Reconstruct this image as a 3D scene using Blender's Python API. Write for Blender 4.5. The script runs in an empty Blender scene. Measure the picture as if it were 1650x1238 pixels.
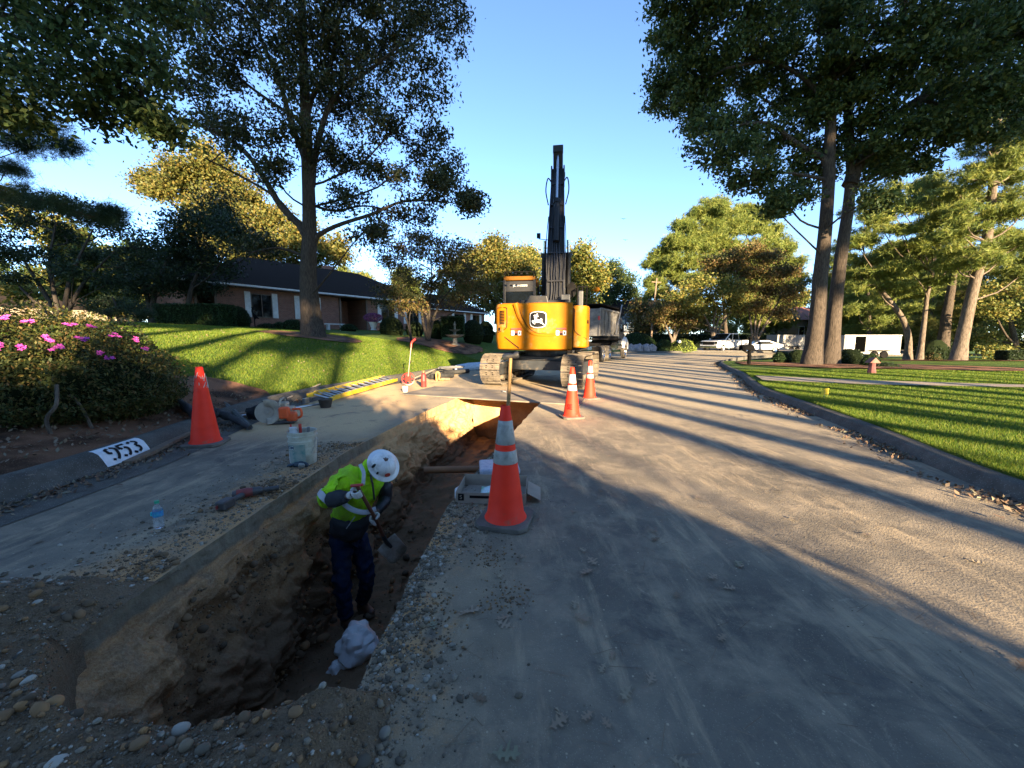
import bpy, bmesh, math, random
import numpy as np
from mathutils import Vector, Matrix, Euler, noise
from mathutils.geometry import tessellate_polygon
R=math.radians
S=bpy.context.scene
COL=S.collection
# ------------------------------------------------------------ camera, sky, sun, exposure
CH=1.4; FPX=620.0; PITCH=math.atan(71/620.0)
cd=bpy.data.cameras.new('camera'); cam=bpy.data.objects.new('camera',cd); COL.objects.link(cam)
cd.sensor_width=36; cd.lens=36*FPX/1650; cd.clip_end=3000; cd.clip_start=0.05
cam.location=(0,0,CH); cam.rotation_euler=(math.pi/2-PITCH,0,0)
S.camera=cam
SUN_AZ=R(160); SUN_EL=R(14)          # azimuth clockwise from +Y
SDIR=Vector((math.sin(SUN_AZ)*math.cos(SUN_EL),math.cos(SUN_AZ)*math.cos(SUN_EL),math.sin(SUN_EL)))
w=bpy.data.worlds.new("World"); S.world=w; w.use_nodes=True
nt=w.node_tree; nt.nodes.clear()
sk=nt.nodes.new('ShaderNodeTexSky'); sk.sky_type='NISHITA'; sk.sun_disc=False
sk.sun_elevation=SUN_EL; sk.sun_rotation=SUN_AZ; sk.air_density=0.62; sk.dust_density=0.0; sk.ozone_density=2.6
bg=nt.nodes.new('ShaderNodeBackground'); bg.inputs[1].default_value=0.088
wo=nt.nodes.new('ShaderNodeOutputWorld')
nt.links.new(sk.outputs[0],bg.inputs[0]); nt.links.new(bg.outputs[0],wo.inputs[0])
sl=bpy.data.lights.new('sun','SUN'); sl.energy=5.0; sl.angle=R(0.5); sl.color=(1.0,0.77,0.49)
so=bpy.data.objects.new('sun',sl); COL.objects.link(so)
so.rotation_euler=(-SDIR).to_track_quat('-Z','Y').to_euler(); so.location=(20,-60,40)
S.view_settings.view_transform='Standard'; S.view_settings.look='None'
S.view_settings.exposure=2.7; S.view_settings.gamma=1
S.render.engine='CYCLES'; S.render.resolution_x=1024; S.render.resolution_y=768
S.cycles.max_bounces=6; S.cycles.diffuse_bounces=3; S.cycles.transparent_max_bounces=6
# ------------------------------------------------------------ survey helpers
def at(u,v,Y):
    a=(v-619)/FPX; dx=(u-825)/FPX
    ry=math.cos(PITCH)-a*math.sin(PITCH); rz=-math.sin(PITCH)-a*math.cos(PITCH); t=Y/ry
    return Vector((dx*t,Y,CH+rz*t))
def gr(u,v,z=0.0):
    a=(v-619)/FPX; dx=(u-825)/FPX
    ry=math.cos(PITCH)-a*math.sin(PITCH); rz=-math.sin(PITCH)-a*math.cos(PITCH); t=(z-CH)/rz
    return Vector((dx*t,ry*t,z))
def ss(a,b,x):
    t=max(0.0,min(1.0,(x-a)/(b-a))); return t*t*(3-2*t)
def lerp(a,b,t): return a+(b-a)*t
def spline(pts,n=8):
    P=[Vector(p) for p in pts]; P=[P[0]*2-P[1]]+P+[P[-1]*2-P[-2]]; out=[]
    for i in range(1,len(P)-2):
        for k in range(n):
            t=k/n; a,b,c,d=P[i-1],P[i],P[i+1],P[i+2]
            out.append(0.5*((2*b)+(c-a)*t+(2*a-5*b+4*c-d)*t*t+(3*b-a-3*c+d)*t**3))
    out.append(P[-2]); return out
def nz(x,y,z=0,s=1): return noise.noise(Vector((x*s,y*s,z*s)))
# ------------------------------------------------------------ tagging
def tag(o,label=None,cat=None,group=None,kind=None):
    if label:o['label']=label
    if cat:o['category']=cat
    if group:o['group']=group
    if kind:o['kind']=kind
    return o
def thing(name,label,cat,loc=(0,0,0),rz=0,group=None):
    o=bpy.data.objects.new(name,None); COL.objects.link(o); o.location=loc; o.rotation_euler=(0,0,rz)
    o.empty_display_size=.2
    return tag(o,label,cat,group)
def dup(root,loc=None,rz=None,label=None,scale=None):
    r=root.copy(); COL.objects.link(r)
    if loc is not None:r.location=loc
    if rz is not None:r.rotation_euler=(0,0,rz)
    if scale:r.scale=(scale,)*3
    if label:r['label']=label
    for ch in list(root.children):
        c=ch.copy(); COL.objects.link(c); c.parent=r
        for g in ch.children:
            d=g.copy(); COL.objects.link(d); d.parent=c
    return r
# ------------------------------------------------------------ mesh builder
class MB:
    def __init__(s): s.v=[];s.f=[];s.m=[];s.M=Matrix.Identity(4)
    def add(s,vs,fs,mi=0,M=None):
        b=len(s.v); T=s.M@M if M is not None else s.M
        s.v+= [T@Vector(p) for p in vs]; s.f+=[[b+i for i in f] for f in fs]; s.m+=[mi]*len(fs); return s
    def box(s,c,d,rot=None,mi=0,taper=1.0):
        x,y,z=d[0]/2,d[1]/2,d[2]/2; t=taper
        vs=[(-x,-y,-z),(x,-y,-z),(x,y,-z),(-x,y,-z),(-x*t,-y*t,z),(x*t,-y*t,z),(x*t,y*t,z),(-x*t,y*t,z)]
        M=Matrix.Translation(c)
        if rot is not None: M=M@Euler(rot).to_matrix().to_4x4()
        return s.add(vs,[(0,3,2,1),(4,5,6,7),(0,1,5,4),(1,2,6,5),(2,3,7,6),(3,0,4,7)],mi,M)
    def tube(s,path,r,n=8,mi=0,cap=True):
        P=[Vector(p) for p in path]; r=[r]*len(P) if isinstance(r,(int,float)) else r
        vs=[];fs=[];up=None
        for i,p in enumerate(P):
            d=(P[min(i+1,len(P)-1)]-P[max(i-1,0)]).normalized()
            if up is None: up=Vector((0,0,1)) if abs(d.z)<.9 else Vector((1,0,0))
            a=d.cross(up)
            if a.length<1e-4: a=d.orthogonal()
            a.normalize(); b=d.cross(a).normalized(); up=a.cross(d)
            for k in range(n):
                t=2*math.pi*k/n; vs.append(p+(a*math.cos(t)+b*math.sin(t))*r[i])
        for i in range(len(P)-1):
            for k in range(n):
                fs.append((i*n+k,i*n+(k+1)%n,(i+1)*n+(k+1)%n,(i+1)*n+k))
        if cap: fs.append(tuple(range(n)));fs.append(tuple(reversed(range((len(P)-1)*n,len(P)*n))))
        return s.add(vs,fs,mi)
    def lathe(s,prof,n=24,c=(0,0,0),M=None,mi=0):
        vs=[];fs=[]
        for (r,z) in prof:
            for k in range(n):
                t=2*math.pi*k/n; vs.append((r*math.cos(t),r*math.sin(t),z))
        for i in range(len(prof)-1):
            for k in range(n): fs.append((i*n+k,i*n+(k+1)%n,(i+1)*n+(k+1)%n,(i+1)*n+k))
        T=Matrix.Translation(c)
        if M is not None:T=T@M
        return s.add(vs,fs,mi,T)
    def prism(s,poly,h0,h1,axis='z',M=None,mi=0):
        n=len(poly)
        def P(a,b,h): return (a,b,h) if axis=='z' else ((h,a,b) if axis=='x' else (a,h,b))
        vs=[P(a,b,h0) for a,b in poly]+[P(a,b,h1) for a,b in poly]
        fs=[(i,(i+1)%n,n+(i+1)%n,n+i) for i in range(n)]
        tr=tessellate_polygon([[Vector((a,b,0)) for a,b in poly]])
        fs+=[tuple(t) for t in tr]+[tuple(n+i for i in reversed(t)) for t in tr]
        return s.add(vs,fs,mi,M)
    def ell(s,c,r,nu=14,nv=9,M=None,mi=0,jit=0,seed=0,top=None):
        vs=[];fs=[]
        for j in range(nv+1):
            ph=math.pi*j/nv-math.pi/2
            for k in range(nu):
                t=2*math.pi*k/nu; d=Vector((math.cos(ph)*math.cos(t),math.cos(ph)*math.sin(t),math.sin(ph)))
                q=1+ (noise.noise(d*1.7+Vector((seed,seed*.7,0)))*jit if jit else 0)
                vs.append(Vector((d.x*r[0],d.y*r[1],d.z*r[2]))*q)
        for j in range(nv):
            for k in range(nu): fs.append((j*nu+k,j*nu+(k+1)%nu,(j+1)*nu+(k+1)%nu,(j+1)*nu+k))
        T=Matrix.Translation(c)
        if M is not None:T=T@M
        return s.add(vs,fs,mi,T)
    def grid(s,fn,nu,nv,mi=0):
        vs=[fn(i/nu,j/nv) for j in range(nv+1) for i in range(nu+1)]
        fs=[(j*(nu+1)+i,j*(nu+1)+i+1,(j+1)*(nu+1)+i+1,(j+1)*(nu+1)+i) for j in range(nv) for i in range(nu)]
        return s.add(vs,fs,mi)
    def build(s,name,mats,parent=None,smooth=False,bevel=0,recalc=True,sharp=40,local=None):
        me=bpy.data.meshes.new(name); me.from_pydata([tuple(v) for v in s.v],[],s.f)
        if not isinstance(mats,(list,tuple)):mats=[mats]
        for m in mats: me.materials.append(m)
        if len(mats)>1: me.polygons.foreach_set('material_index',s.m)
        if recalc:
            bm=bmesh.new(); bm.from_mesh(me); bmesh.ops.recalc_face_normals(bm,faces=bm.faces); bm.to_mesh(me); bm.free()
        if smooth:
            me.polygons.foreach_set('use_smooth',[True]*len(me.polygons))
            if sharp: me.set_sharp_from_angle(angle=R(sharp))
        me.update()
        o=bpy.data.objects.new(name,me); COL.objects.link(o)
        if parent:o.parent=parent
        if bevel:
            b=o.modifiers.new('bevel','BEVEL'); b.width=bevel; b.segments=2; b.limit_method='ANGLE'; b.angle_limit=R(35)
            b.harden_normals=False
        return o
def npmesh(name,V,F,mats,parent=None,attr=None,midx=None,smooth=False):
    """V (N,3) ; F (M,k) all same size"""
    V=np.asarray(V,dtype=np.float32);F=np.asarray(F,dtype=np.int32)
    me=bpy.data.meshes.new(name); me.vertices.add(len(V)); me.vertices.foreach_set('co',V.ravel())
    m,k=F.shape; me.loops.add(m*k); me.loops.foreach_set('vertex_index',F.ravel())
    me.polygons.add(m); me.polygons.foreach_set('loop_start',np.arange(0,m*k,k,dtype=np.int32))
    me.update(calc_edges=True)
    if attr is not None:
        a=me.attributes.new('rnd','FLOAT','FACE'); a.data.foreach_set('value',np.asarray(attr,dtype=np.float32))
    for mm in (mats if isinstance(mats,(list,tuple)) else [mats]): me.materials.append(mm)
    if midx is not None: me.polygons.foreach_set('material_index',np.asarray(midx,dtype=np.int32))
    if smooth: me.polygons.foreach_set('use_smooth',[True]*m)
    me.validate(); me.update()
    o=bpy.data.objects.new(name,me); COL.objects.link(o)
    if parent:o.parent=parent
    return o
# ------------------------------------------------------------ materials
class NT:
    def __init__(s,name):
        s.m=bpy.data.materials.new(name); s.m.use_nodes=True; s.t=s.m.node_tree; s.t.nodes.clear()
        s.out=s.n('ShaderNodeOutputMaterial'); s.tc=s.n('ShaderNodeTexCoord').outputs['Object']
    def n(s,t,**k):
        nd=s.t.nodes.new(t)
        for a,b in k.items(): setattr(nd,a,b)
        return nd
    def l(s,a,b): s.t.links.new(a,b)
    def setin(s,sock,v):
        if hasattr(v,'is_output') or hasattr(v,'links'): s.l(v,sock)
        else: sock.default_value=v
    def noise(s,scale,detail=4,rough=.55,vec=None,dist=0,stretch=None):
        v=vec if vec is not None else s.tc
        if stretch: 
            mp=s.n('ShaderNodeMapping'); mp.inputs['Scale'].default_value=stretch; s.l(v,mp.inputs[0]); v=mp.outputs[0]
        nd=s.n('ShaderNodeTexNoise'); s.l(v,nd.inputs['Vector']); nd.inputs['Scale'].default_value=scale
        nd.inputs['Detail'].default_value=detail; nd.inputs['Roughness'].default_value=rough; nd.inputs['Distortion'].default_value=dist
        return nd.outputs['Fac']
    def voro(s,scale,feature='F1',vec=None,out='Distance'):
        nd=s.n('ShaderNodeTexVoronoi',feature=feature); s.l(vec if vec is not None else s.tc,nd.inputs['Vector']); nd.inputs['Scale'].default_value=scale
        return nd.outputs[out]
    def ramp(s,fac,stops):
        r=s.n('ShaderNodeValToRGB'); s.setin(r.inputs[0],fac); e=r.color_ramp.elements
        while len(e)<len(stops): e.new(.5)
        for i,(p,c) in enumerate(stops):
            e[i].position=p; e[i].color=(c,c,c,1) if isinstance(c,(int,float)) else (*c,1)
        return r.outputs[0]
    def math(s,op,a,b=0.0,c=None,clamp=False):
        nd=s.n('ShaderNodeMath',operation=op); nd.use_clamp=clamp
        s.setin(nd.inputs[0],a); s.setin(nd.inputs[1],b)
        if c is not None:s.setin(nd.inputs[2],c)
        return nd.outputs[0]
    def mix(s,f,a,b,mode='MIX'):
        nd=s.n('ShaderNodeMix',data_type='RGBA',blend_type=mode); s.setin(nd.inputs[0],f)
        for k,v in ((6,a),(7,b)):
            if isinstance(v,tuple) and len(v)==3:v=(*v,1)
            s.setin(nd.inputs[k],v)
        return nd.outputs[2]
    def xyz(s):
        nd=s.n('ShaderNodeSeparateXYZ'); s.l(s.tc,nd.inputs[0]); return nd.outputs
    def sst(s,x,a,b):
        nd=s.n('ShaderNodeMapRange',interpolation_type='SMOOTHSTEP'); s.setin(nd.inputs[0],x)
        nd.inputs[1].default_value=a; nd.inputs[2].default_value=b; nd.inputs[3].default_value=0;nd.inputs[4].default_value=1
        return nd.outputs[0]
    def bsdf(s,col,rough=.8,metal=0,bump=None,bs=.3,bd=.02,spec=.5,**k):
        p=s.n('ShaderNodeBsdfPrincipled'); s.setin(p.inputs['Base Color'],(*col,1) if isinstance(col,tuple) and len(col)==3 else col)
        s.setin(p.inputs['Roughness'],rough); p.inputs['Metallic'].default_value=metal; p.inputs['Specular IOR Level'].default_value=spec
        if bump is not None:
            b=s.n('ShaderNodeBump'); b.inputs['Strength'].default_value=bs; b.inputs['Distance'].default_value=bd; s.l(bump,b.inputs['Height']); s.l(b.outputs[0],p.inputs['Normal'])
        for a,v in k.items(): p.inputs[a.replace('_',' ')].default_value=v
        s.l(p.outputs[0],s.out.inputs[0]); s.p=p
        return s.m
def pm(name,c,rough=.6,metal=0,c2=None,ns=6,dirt=None,dirtamt=.5,bump=0,bs=8,spec=.5,**k):
    t=NT(name); c2=c2 or tuple(x*.75 for x in c)
    col=t.mix(t.ramp(t.noise(ns),[(.35,0),(.68,1)]),c,c2)
    if dirt: col=t.mix(t.ramp(t.noise(ns*.7,6,.7),[(.62-dirtamt*.35,0),(.72,1)]),col,dirt)
    return t.bsdf(col,rough,metal,bump=t.noise(bs,5) if bump else None,bs=bump,spec=spec,**k)
def leafmat(name,cols,trans=.35,rough=.55):
    t=NT(name); a=t.n('ShaderNodeAttribute',attribute_name='rnd')
    n=len(cols); col=t.ramp(a.outputs['Fac'],[(i/(n-1),c) for i,c in enumerate(cols)])
    p=t.n('ShaderNodeBsdfPrincipled'); t.l(col,p.inputs['Base Color']); p.inputs['Roughness'].default_value=rough; p.inputs['Specular IOR Level'].default_value=.25
    tr=t.n('ShaderNodeBsdfTranslucent'); t.l(col,tr.inputs[0]); mx=t.n('ShaderNodeMixShader'); mx.inputs[0].default_value=trans
    t.l(p.outputs[0],mx.inputs[1]); t.l(tr.outputs[0],mx.inputs[2]); t.l(mx.outputs[0],t.out.inputs[0]); return t.m
M={}
M['black']=pm('black_rubber',(.006,.006,.007),.9,c2=(.014,.013,.012),spec=.05)
M['steel']=pm('dull_steel',(.30,.30,.30),.4,.8,c2=(.2,.2,.2))
M['chrome']=pm('bright_metal',(.7,.7,.7),.22,1)
M['darkpaint']=pm('dark_grey_paint',(.03,.033,.036),.45,dirt=(.12,.1,.08),dirtamt=.3)
M['opening_shade']=pm('painted_interior_shade',(.002,.002,.002),.9,spec=0)  # near black that paints the shade inside the open trailer
M['white']=pm('white_paint',(.55,.55,.53),.4,c2=(.48,.48,.46))
M['glass']=pm('dark_glass',(.005,.007,.009),.06,spec=.8)
M['wood']=pm('weathered_wood',(.20,.14,.09),.8,c2=(.11,.08,.055),ns=14,bump=.3,bs=40)
M['red']=pm('red_paint',(.5,.03,.02),.4,c2=(.35,.02,.015))
M['grey']=pm('grey_plastic',(.12,.12,.125),.5)
# ground-like materials
def soil_nodes(t,cA,cB,cC,sc=1.0):
    a=t.noise(2.2*sc,6,.65); b=t.noise(9*sc,5,.6); c=t.noise(60*sc,4,.7)
    col=t.mix(t.ramp(a,[(.38,0),(.62,1)]),cA,cB); col=t.mix(t.ramp(b,[(.45,0),(.7,.8)]),col,cC)
    col=t.mix(t.ramp(c,[(.4,.0),(.75,.45)]),col,(.34,.28,.20))
    return col,a,b,c
t=NT('asphalt'); X,Y,Z=t.xyz()
fine=t.noise(420,3,.7); mid=t.noise(38,4,.6); big=t.noise(.9,5,.6); big2=t.noise(3.1,6,.65,dist=.4)
col=t.mix(t.ramp(big,[(.35,0),(.65,1)]),(.064,.060,.056),(.115,.106,.095))
col=t.mix(t.ramp(big2,[(.46,0),(.68,.9)]),col,(.17,.15,.125))
str_=t.noise(2.0,6,.7,stretch=(2.6,.45,1)); col=t.mix(t.ramp(str_,[(.52,0),(.68,.8)]),col,(.23,.195,.15))
# trench dust
xc=t.math('ADD',-1.35,t.math('MULTIPLY',t.math('MAXIMUM',t.math('SUBTRACT',Y,4.8),0.0),.25))
d=t.math('SUBTRACT',t.math('ABSOLUTE',t.math('SUBTRACT',X,xc)),.78)
dn=t.math('ADD',d,t.math('MULTIPLY',t.math('SUBTRACT',t.noise(2.6,7,.7),.5),1.5))
dust=t.math('SUBTRACT',1.0,t.sst(dn,.0,.95))
col=t.mix(t.math('MULTIPLY',dust,.5),col,(.19,.15,.105))
och=t.math('MULTIPLY',t.math('SUBTRACT',1.0,t.sst(dn,-.15,.35)),t.ramp(t.noise(7,6,.7),[(.45,0),(.55,1)]))
col=t.mix(och,col,(.27,.155,.07))
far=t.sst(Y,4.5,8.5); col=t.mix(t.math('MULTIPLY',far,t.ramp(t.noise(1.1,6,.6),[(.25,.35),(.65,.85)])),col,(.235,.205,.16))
lstrip=t.math('MULTIPLY',t.math('MULTIPLY',t.math('SUBTRACT',1.0,t.sst(X,-2.25,-2.0)),t.math('SUBTRACT',1.0,t.sst(Y,3.9,5.4))),t.math('SUBTRACT',1.0,t.sst(dn,.12,.62))); col=t.mix(t.math('MULTIPLY',lstrip,t.ramp(t.noise(9,6,.75),[(.35,.25),(.6,.95)])),col,(.27,.155,.075))
nearleft=t.math('MULTIPLY',t.math('SUBTRACT',1.0,t.sst(X,-2.4,-1.9)),t.sst(Y,4.8,6.2)); col=t.mix(t.math('MULTIPLY',nearleft,.75),col,(.38,.28,.17))
# speckle aggregate and pale chips
sp=t.voro(95); col=t.mix(t.ramp(sp,[(.12,.5),(.24,0)]),col,(.22,.205,.18))
ch=t.voro(14,vec=None); col=t.mix(t.ramp(ch,[(.045,.55),(.09,0)]),col,(.36,.32,.25))
col=t.mix(t.ramp(t.noise(1.8,7,.75,dist=.8),[(.56,0),(.68,.7)]),col,(.038,.039,.043)); col=t.mix(t.ramp(t.noise(5.5,7,.8,dist=1.2),[(.60,0),(.70,.55)]),col,(.24,.215,.18)); col=t.mix(t.ramp(t.noise(22,5,.8),[(.60,0),(.72,.5)]),col,(.20,.18,.15))
cr=t.voro(.8,'DISTANCE_TO_EDGE'); 
col=t.mix(1.0,col,(2.0,1.83,1.48),'MULTIPLY')
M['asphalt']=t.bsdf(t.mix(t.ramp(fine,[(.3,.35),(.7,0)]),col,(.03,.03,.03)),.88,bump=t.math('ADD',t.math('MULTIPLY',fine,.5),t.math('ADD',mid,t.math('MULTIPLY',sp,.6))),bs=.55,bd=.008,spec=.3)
t=NT('trench_soil'); X,Y,Z=t.xyz(); col,a,b,c=soil_nodes(t,(.19,.115,.058),(.115,.085,.060),(.26,.155,.075))
# layers: concrete slab at top, orange clay, dark brown below
zz=t.math('ADD',Z,t.math('MULTIPLY',t.math('SUBTRACT',t.noise(3,5,.6),.5),.35))
col=t.mix(t.math('SUBTRACT',1.0,t.sst(zz,-.95,-.5)),col,(.105,.076,.052))
sand=t.math('MULTIPLY',t.sst(Y,4.6,5.6),t.sst(zz,-1.0,-.7)); col=t.mix(t.math('MULTIPLY',sand,.85),col,t.mix(t.ramp(t.noise(7,6,.7),[(.35,0),(.7,1)]),(.36,.255,.14),(.27,.18,.10)))
slab=t.sst(t.math('ADD',Z,t.math('MULTIPLY',t.math('SUBTRACT',t.noise(6,5,.7),.5),.10)),-.15,-.11); col=t.mix(t.math('MULTIPLY',slab,t.math('SUBTRACT',1.0,t.sst(Y,5.2,6.0))),col,t.mix(t.ramp(t.noise(9,6,.8,stretch=(1,1,.25)),[(.35,0),(.65,1)]),(.125,.12,.10),(.065,.06,.05)))
col=t.mix(1.0,col,(1.8,1.55,1.28),'MULTIPLY')
M['soil']=t.bsdf(col,.95,bump=t.math('ADD',b,t.math('MULTIPLY',c,.5)),bs=.8,bd=.03,spec=.15)
t=NT('spoil_dirt'); col,a,b,c=soil_nodes(t,(.10,.083,.062),(.15,.115,.078),(.17,.15,.12),2)
col=t.mix(t.ramp(t.voro(16),[(.18,.35),(.3,0)]),col,(.19,.175,.15))
col=t.mix(1.0,col,(1.5,1.28,1.06),'MULTIPLY')
M['spoil']=t.bsdf(col,.95,bump=t.math('ADD',b,c),bs=1,bd=.03,spec=.15)
t=NT('lawn_turf'); g1=t.noise(.35,5,.6); g2=t.noise(5,5,.7); g3=t.noise(90,3,.7)
col=t.mix(t.ramp(g1,[(.35,0),(.65,1)]),(.065,.115,.014),(.105,.165,.018)); col=t.mix(t.ramp(g2,[(.45,0),(.75,.6)]),col,(.17,.19,.045)); col=t.mix(t.ramp(g3,[(.35,.6),(.6,0)]),col,(.018,.04,.01))
M['lawn']=t.bsdf(col,.9,bump=t.math('ADD',g3,g2),bs=.9,bd=.05,spec=.15)
t=NT('concrete_kerb'); col=t.mix(t.ramp(t.noise(6,6,.7),[(.35,0),(.7,1)]),(.07,.064,.053),(.12,.11,.09)); col=t.mix(t.ramp(t.noise(2,5,.7),[(.5,0),(.7,.7)]),col,(.05,.046,.038)); col=t.mix(t.ramp(t.voro(60),[(.15,.5),(.25,0)]),col,(.32,.31,.28))
M['kerb']=t.bsdf(col,.9,bump=t.noise(120,4,.7),bs=.5,bd=.01,spec=.25)
t=NT('bark_mulch'); col=t.mix(t.noise(40,5,.8),(.16,.075,.04),(.32,.17,.10)); col=t.mix(t.ramp(t.noise(1.4,4),[(.45,0),(.62,1)]),col,(.06,.035,.022)); col=t.mix(t.ramp(t.voro(45),[(.1,.7),(.22,0)]),col,(.45,.28,.17))
M['mulch']=t.bsdf(col,.95,bump=t.noise(60,5,.8),bs=1,bd=.03,spec=.1)
t=NT('tree_bark'); n1=t.noise(8,6,.75,stretch=(4.2,4.2,.5),dist=.5); col=t.mix(t.ramp(n1,[(.35,0),(.65,1)]),(.022,.018,.014),(.115,.09,.068))
M['bark']=t.bsdf(col,.95,bump=n1,bs=1,bd=.06,spec=.15)
t=NT('pale_bark'); n1=t.noise(7,6,.7,stretch=(2,2,.5)); col=t.mix(t.ramp(n1,[(.35,0),(.65,1)]),(.055,.042,.032),(.17,.135,.10))
M['palebark']=t.bsdf(col,.9,bump=n1,bs=.8,bd=.03,spec=.2)
M['bark_dark']=pm('dark_branch_bark',(.035,.03,.026),.95,c2=(.06,.05,.04),ns=10,spec=.1)
M['paleleaf']=leafmat('pale_dry_leaves',[(.15,.10,.06),(.25,.18,.12),(.33,.25,.17),(.20,.20,.12)],.1,.8)
M['L_oak']=leafmat('oak_leaves',[(.018,.027,.011),(.03,.042,.015),(.05,.06,.02),(.09,.07,.025)],.3)
M['L_oakgreen']=leafmat('broad_oak_leaves',[(.022,.042,.013),(.04,.07,.02),(.065,.095,.025),(.13,.14,.035)],.35)
M['L_gold']=leafmat('golden_leaves',[(.045,.062,.016),(.095,.105,.024),(.155,.145,.034),(.19,.135,.032)],.35)
M['L_lime']=leafmat('yellow_green_leaves',[(.055,.085,.02),(.12,.15,.035),(.22,.21,.05),(.29,.22,.05)],.4)
M['L_pine']=leafmat('pine_needles',[(.05,.085,.02),(.11,.15,.03),(.18,.21,.04),(.27,.26,.06)],.25)
M['L_darkpine']=leafmat('dark_pine_needles',[(.012,.028,.014),(.02,.045,.02),(.035,.06,.025)],.25)
M['L_myrtle']=leafmat('autumn_myrtle_leaves',[(.05,.06,.016),(.10,.095,.025),(.17,.12,.04),(.13,.07,.032)],.35)
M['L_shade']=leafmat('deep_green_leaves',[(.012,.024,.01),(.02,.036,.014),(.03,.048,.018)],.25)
M['L_hedge']=leafmat('boxwood_leaves',[(.012,.03,.010),(.022,.05,.014),(.04,.075,.018)],.2)
M['L_azalea']=leafmat('azalea_leaves',[(.022,.038,.013),(.05,.065,.018),(.10,.10,.025),(.14,.085,.03)],.3)
M['L_bush']=leafmat('sunny_bush_leaves',[(.10,.16,.03),(.22,.28,.05),(.32,.34,.07)],.3)
# ------------------------------------------------------------ leaves and trees
def leaf_quads(C,size,aspect,rng,up=.5,fold=0.0):
    """C centres (N,3). returns V,F,attr: a 4-vertex pointed leaf each"""
    N=len(C); d=rng.normal(size=(N,3)); d/=np.linalg.norm(d,axis=1)[:,None]
    nrm=rng.normal(size=(N,3)); nrm[:,2]+=up*2; nrm-= (nrm*d).sum(1)[:,None]*d; nrm/=np.linalg.norm(nrm,axis=1)[:,None]+1e-9
    s=np.cross(nrm,d); L=size*rng.uniform(.6,1.35,N)[:,None]; W=L*aspect
    V=np.stack([C-d*L*.5, C+s*W*.5-d*L*.05, C+d*L*.5, C-s*W*.5-d*L*.05],1).reshape(-1,3)
    F=np.arange(4*N).reshape(N,4); return V,F,rng.random(N)
def needle_tris(C,size,width,k,rng,up=.3):
    N=len(C); d=rng.normal(size=(N,k,3)); d[:,:,2]+=up; d/=np.linalg.norm(d,axis=2)[:,:,None]
    o=rng.normal(size=(N,k,3)); s=np.cross(d,o); s/=np.linalg.norm(s,axis=2)[:,:,None]+1e-9
    L=size*rng.uniform(.7,1.2,(N,k,1)); c=C[:,None,:]
    V=np.stack([c+s*width,c-s*width,c+d*L-s*width*.3,c+d*L+s*width*.3],2).reshape(-1,3)
    a=np.repeat(rng.random(N),k)*.7+rng.random(N*k)*.3
    return V,np.arange(4*N*k).reshape(N*k,4),a
def seg(path,n,wob,rng):
    P=spline(path,max(2,n//max(1,len(path)-1)))
    return [p+Vector(rng.normal(size=3))*wob*(0 if i in(0,) else 1) for i,p in enumerate(P)]
def tree(name,label,cat,base,trunks,blobs,leaf,lm,bm_='bark',group=None,seed=1,limb_r=.12,twig_r=.018,rise=.55,flare=1.45,nside=9,mesh_only=False):
    """trunks: list of (path, r0, r1); blobs: (center, radii, nclusters); leaf: dict(n,size,aspect,sig,mode)"""
    rng=np.random.default_rng(seed); b=Vector(base); mb=MB(); allT=[]
    for path,r0,r1 in trunks:
        P=seg([Vector(p)-b for p in path],16,0.02*r0,rng); n=len(P)
        rr=[lerp(r0,r1,i/(n-1))*(1+(flare-1)*math.exp(-6*(i/(n-1))*4) ) for i in range(n)]
        P[0]=P[0]-Vector((0,0,.25))
        mb.tube(P,rr,max(nside,7) if r0>.15 else 6); allT+=[(p,rr[i]) for i,p in enumerate(P)]
    C=[]
    lf=dict(n=60,size=.12,aspect=.5,sig=.35,mode='leaf',up=.5,flat=.7); lf.update(leaf)
    for (bc,br,nc) in blobs:
        bc=Vector(bc)-b; br=Vector(br)
        # start on nearest suitable trunk point
        best=min(allT,key=lambda q:(abs(q[0].z-(bc.z-rise*math.hypot(q[0].x-bc.x,q[0].y-bc.y)))+.35*math.hypot(q[0].x-bc.x,q[0].y-bc.y)))
        st=best[0]; mid=(st+bc)/2+Vector((rng.normal()*.25,rng.normal()*.25,-.08*(bc-st).length))
        end=bc+Vector((bc.x-st.x,bc.y-st.y,(bc.z-st.z)*.5)).normalized()*min(br)*.5
        limb=seg([st,mid,bc,end],9,.05*min(br)*.5,rng); r0=min(limb_r*(.6+.12*br.length),best[1]*.8)
        mb.tube(limb,[lerp(r0,r0*.25,i/(len(limb)-1)) for i in range(len(limb))],6)
        m=len(limb)//3
        for k in range(nc):
            v=rng.normal(size=3); v/=np.linalg.norm(v); rad=rng.random()**.45
            cp=bc+Vector((v[0]*br.x,v[1]*br.y,v[2]*br.z))*rad
            q=min(limb[m:],key=lambda p:(p-cp).length+.0*p.z)
            if twig_r>0:
                md=(q+cp)/2+Vector(rng.normal(size=3))*.12*(q-cp).length
                mb.tube([q,md,cp],[twig_r*1.3,twig_r,twig_r*.4],3,cap=False)
                if lf['mode']=='leaf': C.append((md.lerp(cp,.5),.5))
            C.append((cp,1))
    cen=[];sg=[]
    for p,wt in C:
        n=max(1,int(lf['n']*wt)); cen.append(np.repeat(np.array([p]),n,0))
    cen=np.concatenate(cen)
    g=rng.normal(size=cen.shape)*lf['sig']; g[:,2]*=lf['flat']; cen=cen+g
    if lf['mode']=='leaf': V,F,a=leaf_quads(cen,lf['size'],lf['aspect'],rng,lf['up'])
    else: V,F,a=needle_tris(cen,lf['size'],lf['aspect'],lf.get('k',7),rng)
    root=thing(name,label,cat,base,0,group)
    mb.build('trunk',M[bm_],root,smooth=True,sharp=0,recalc=False)
    npmesh('crown',V,F,M[lm],root,a)
    return root
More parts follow.
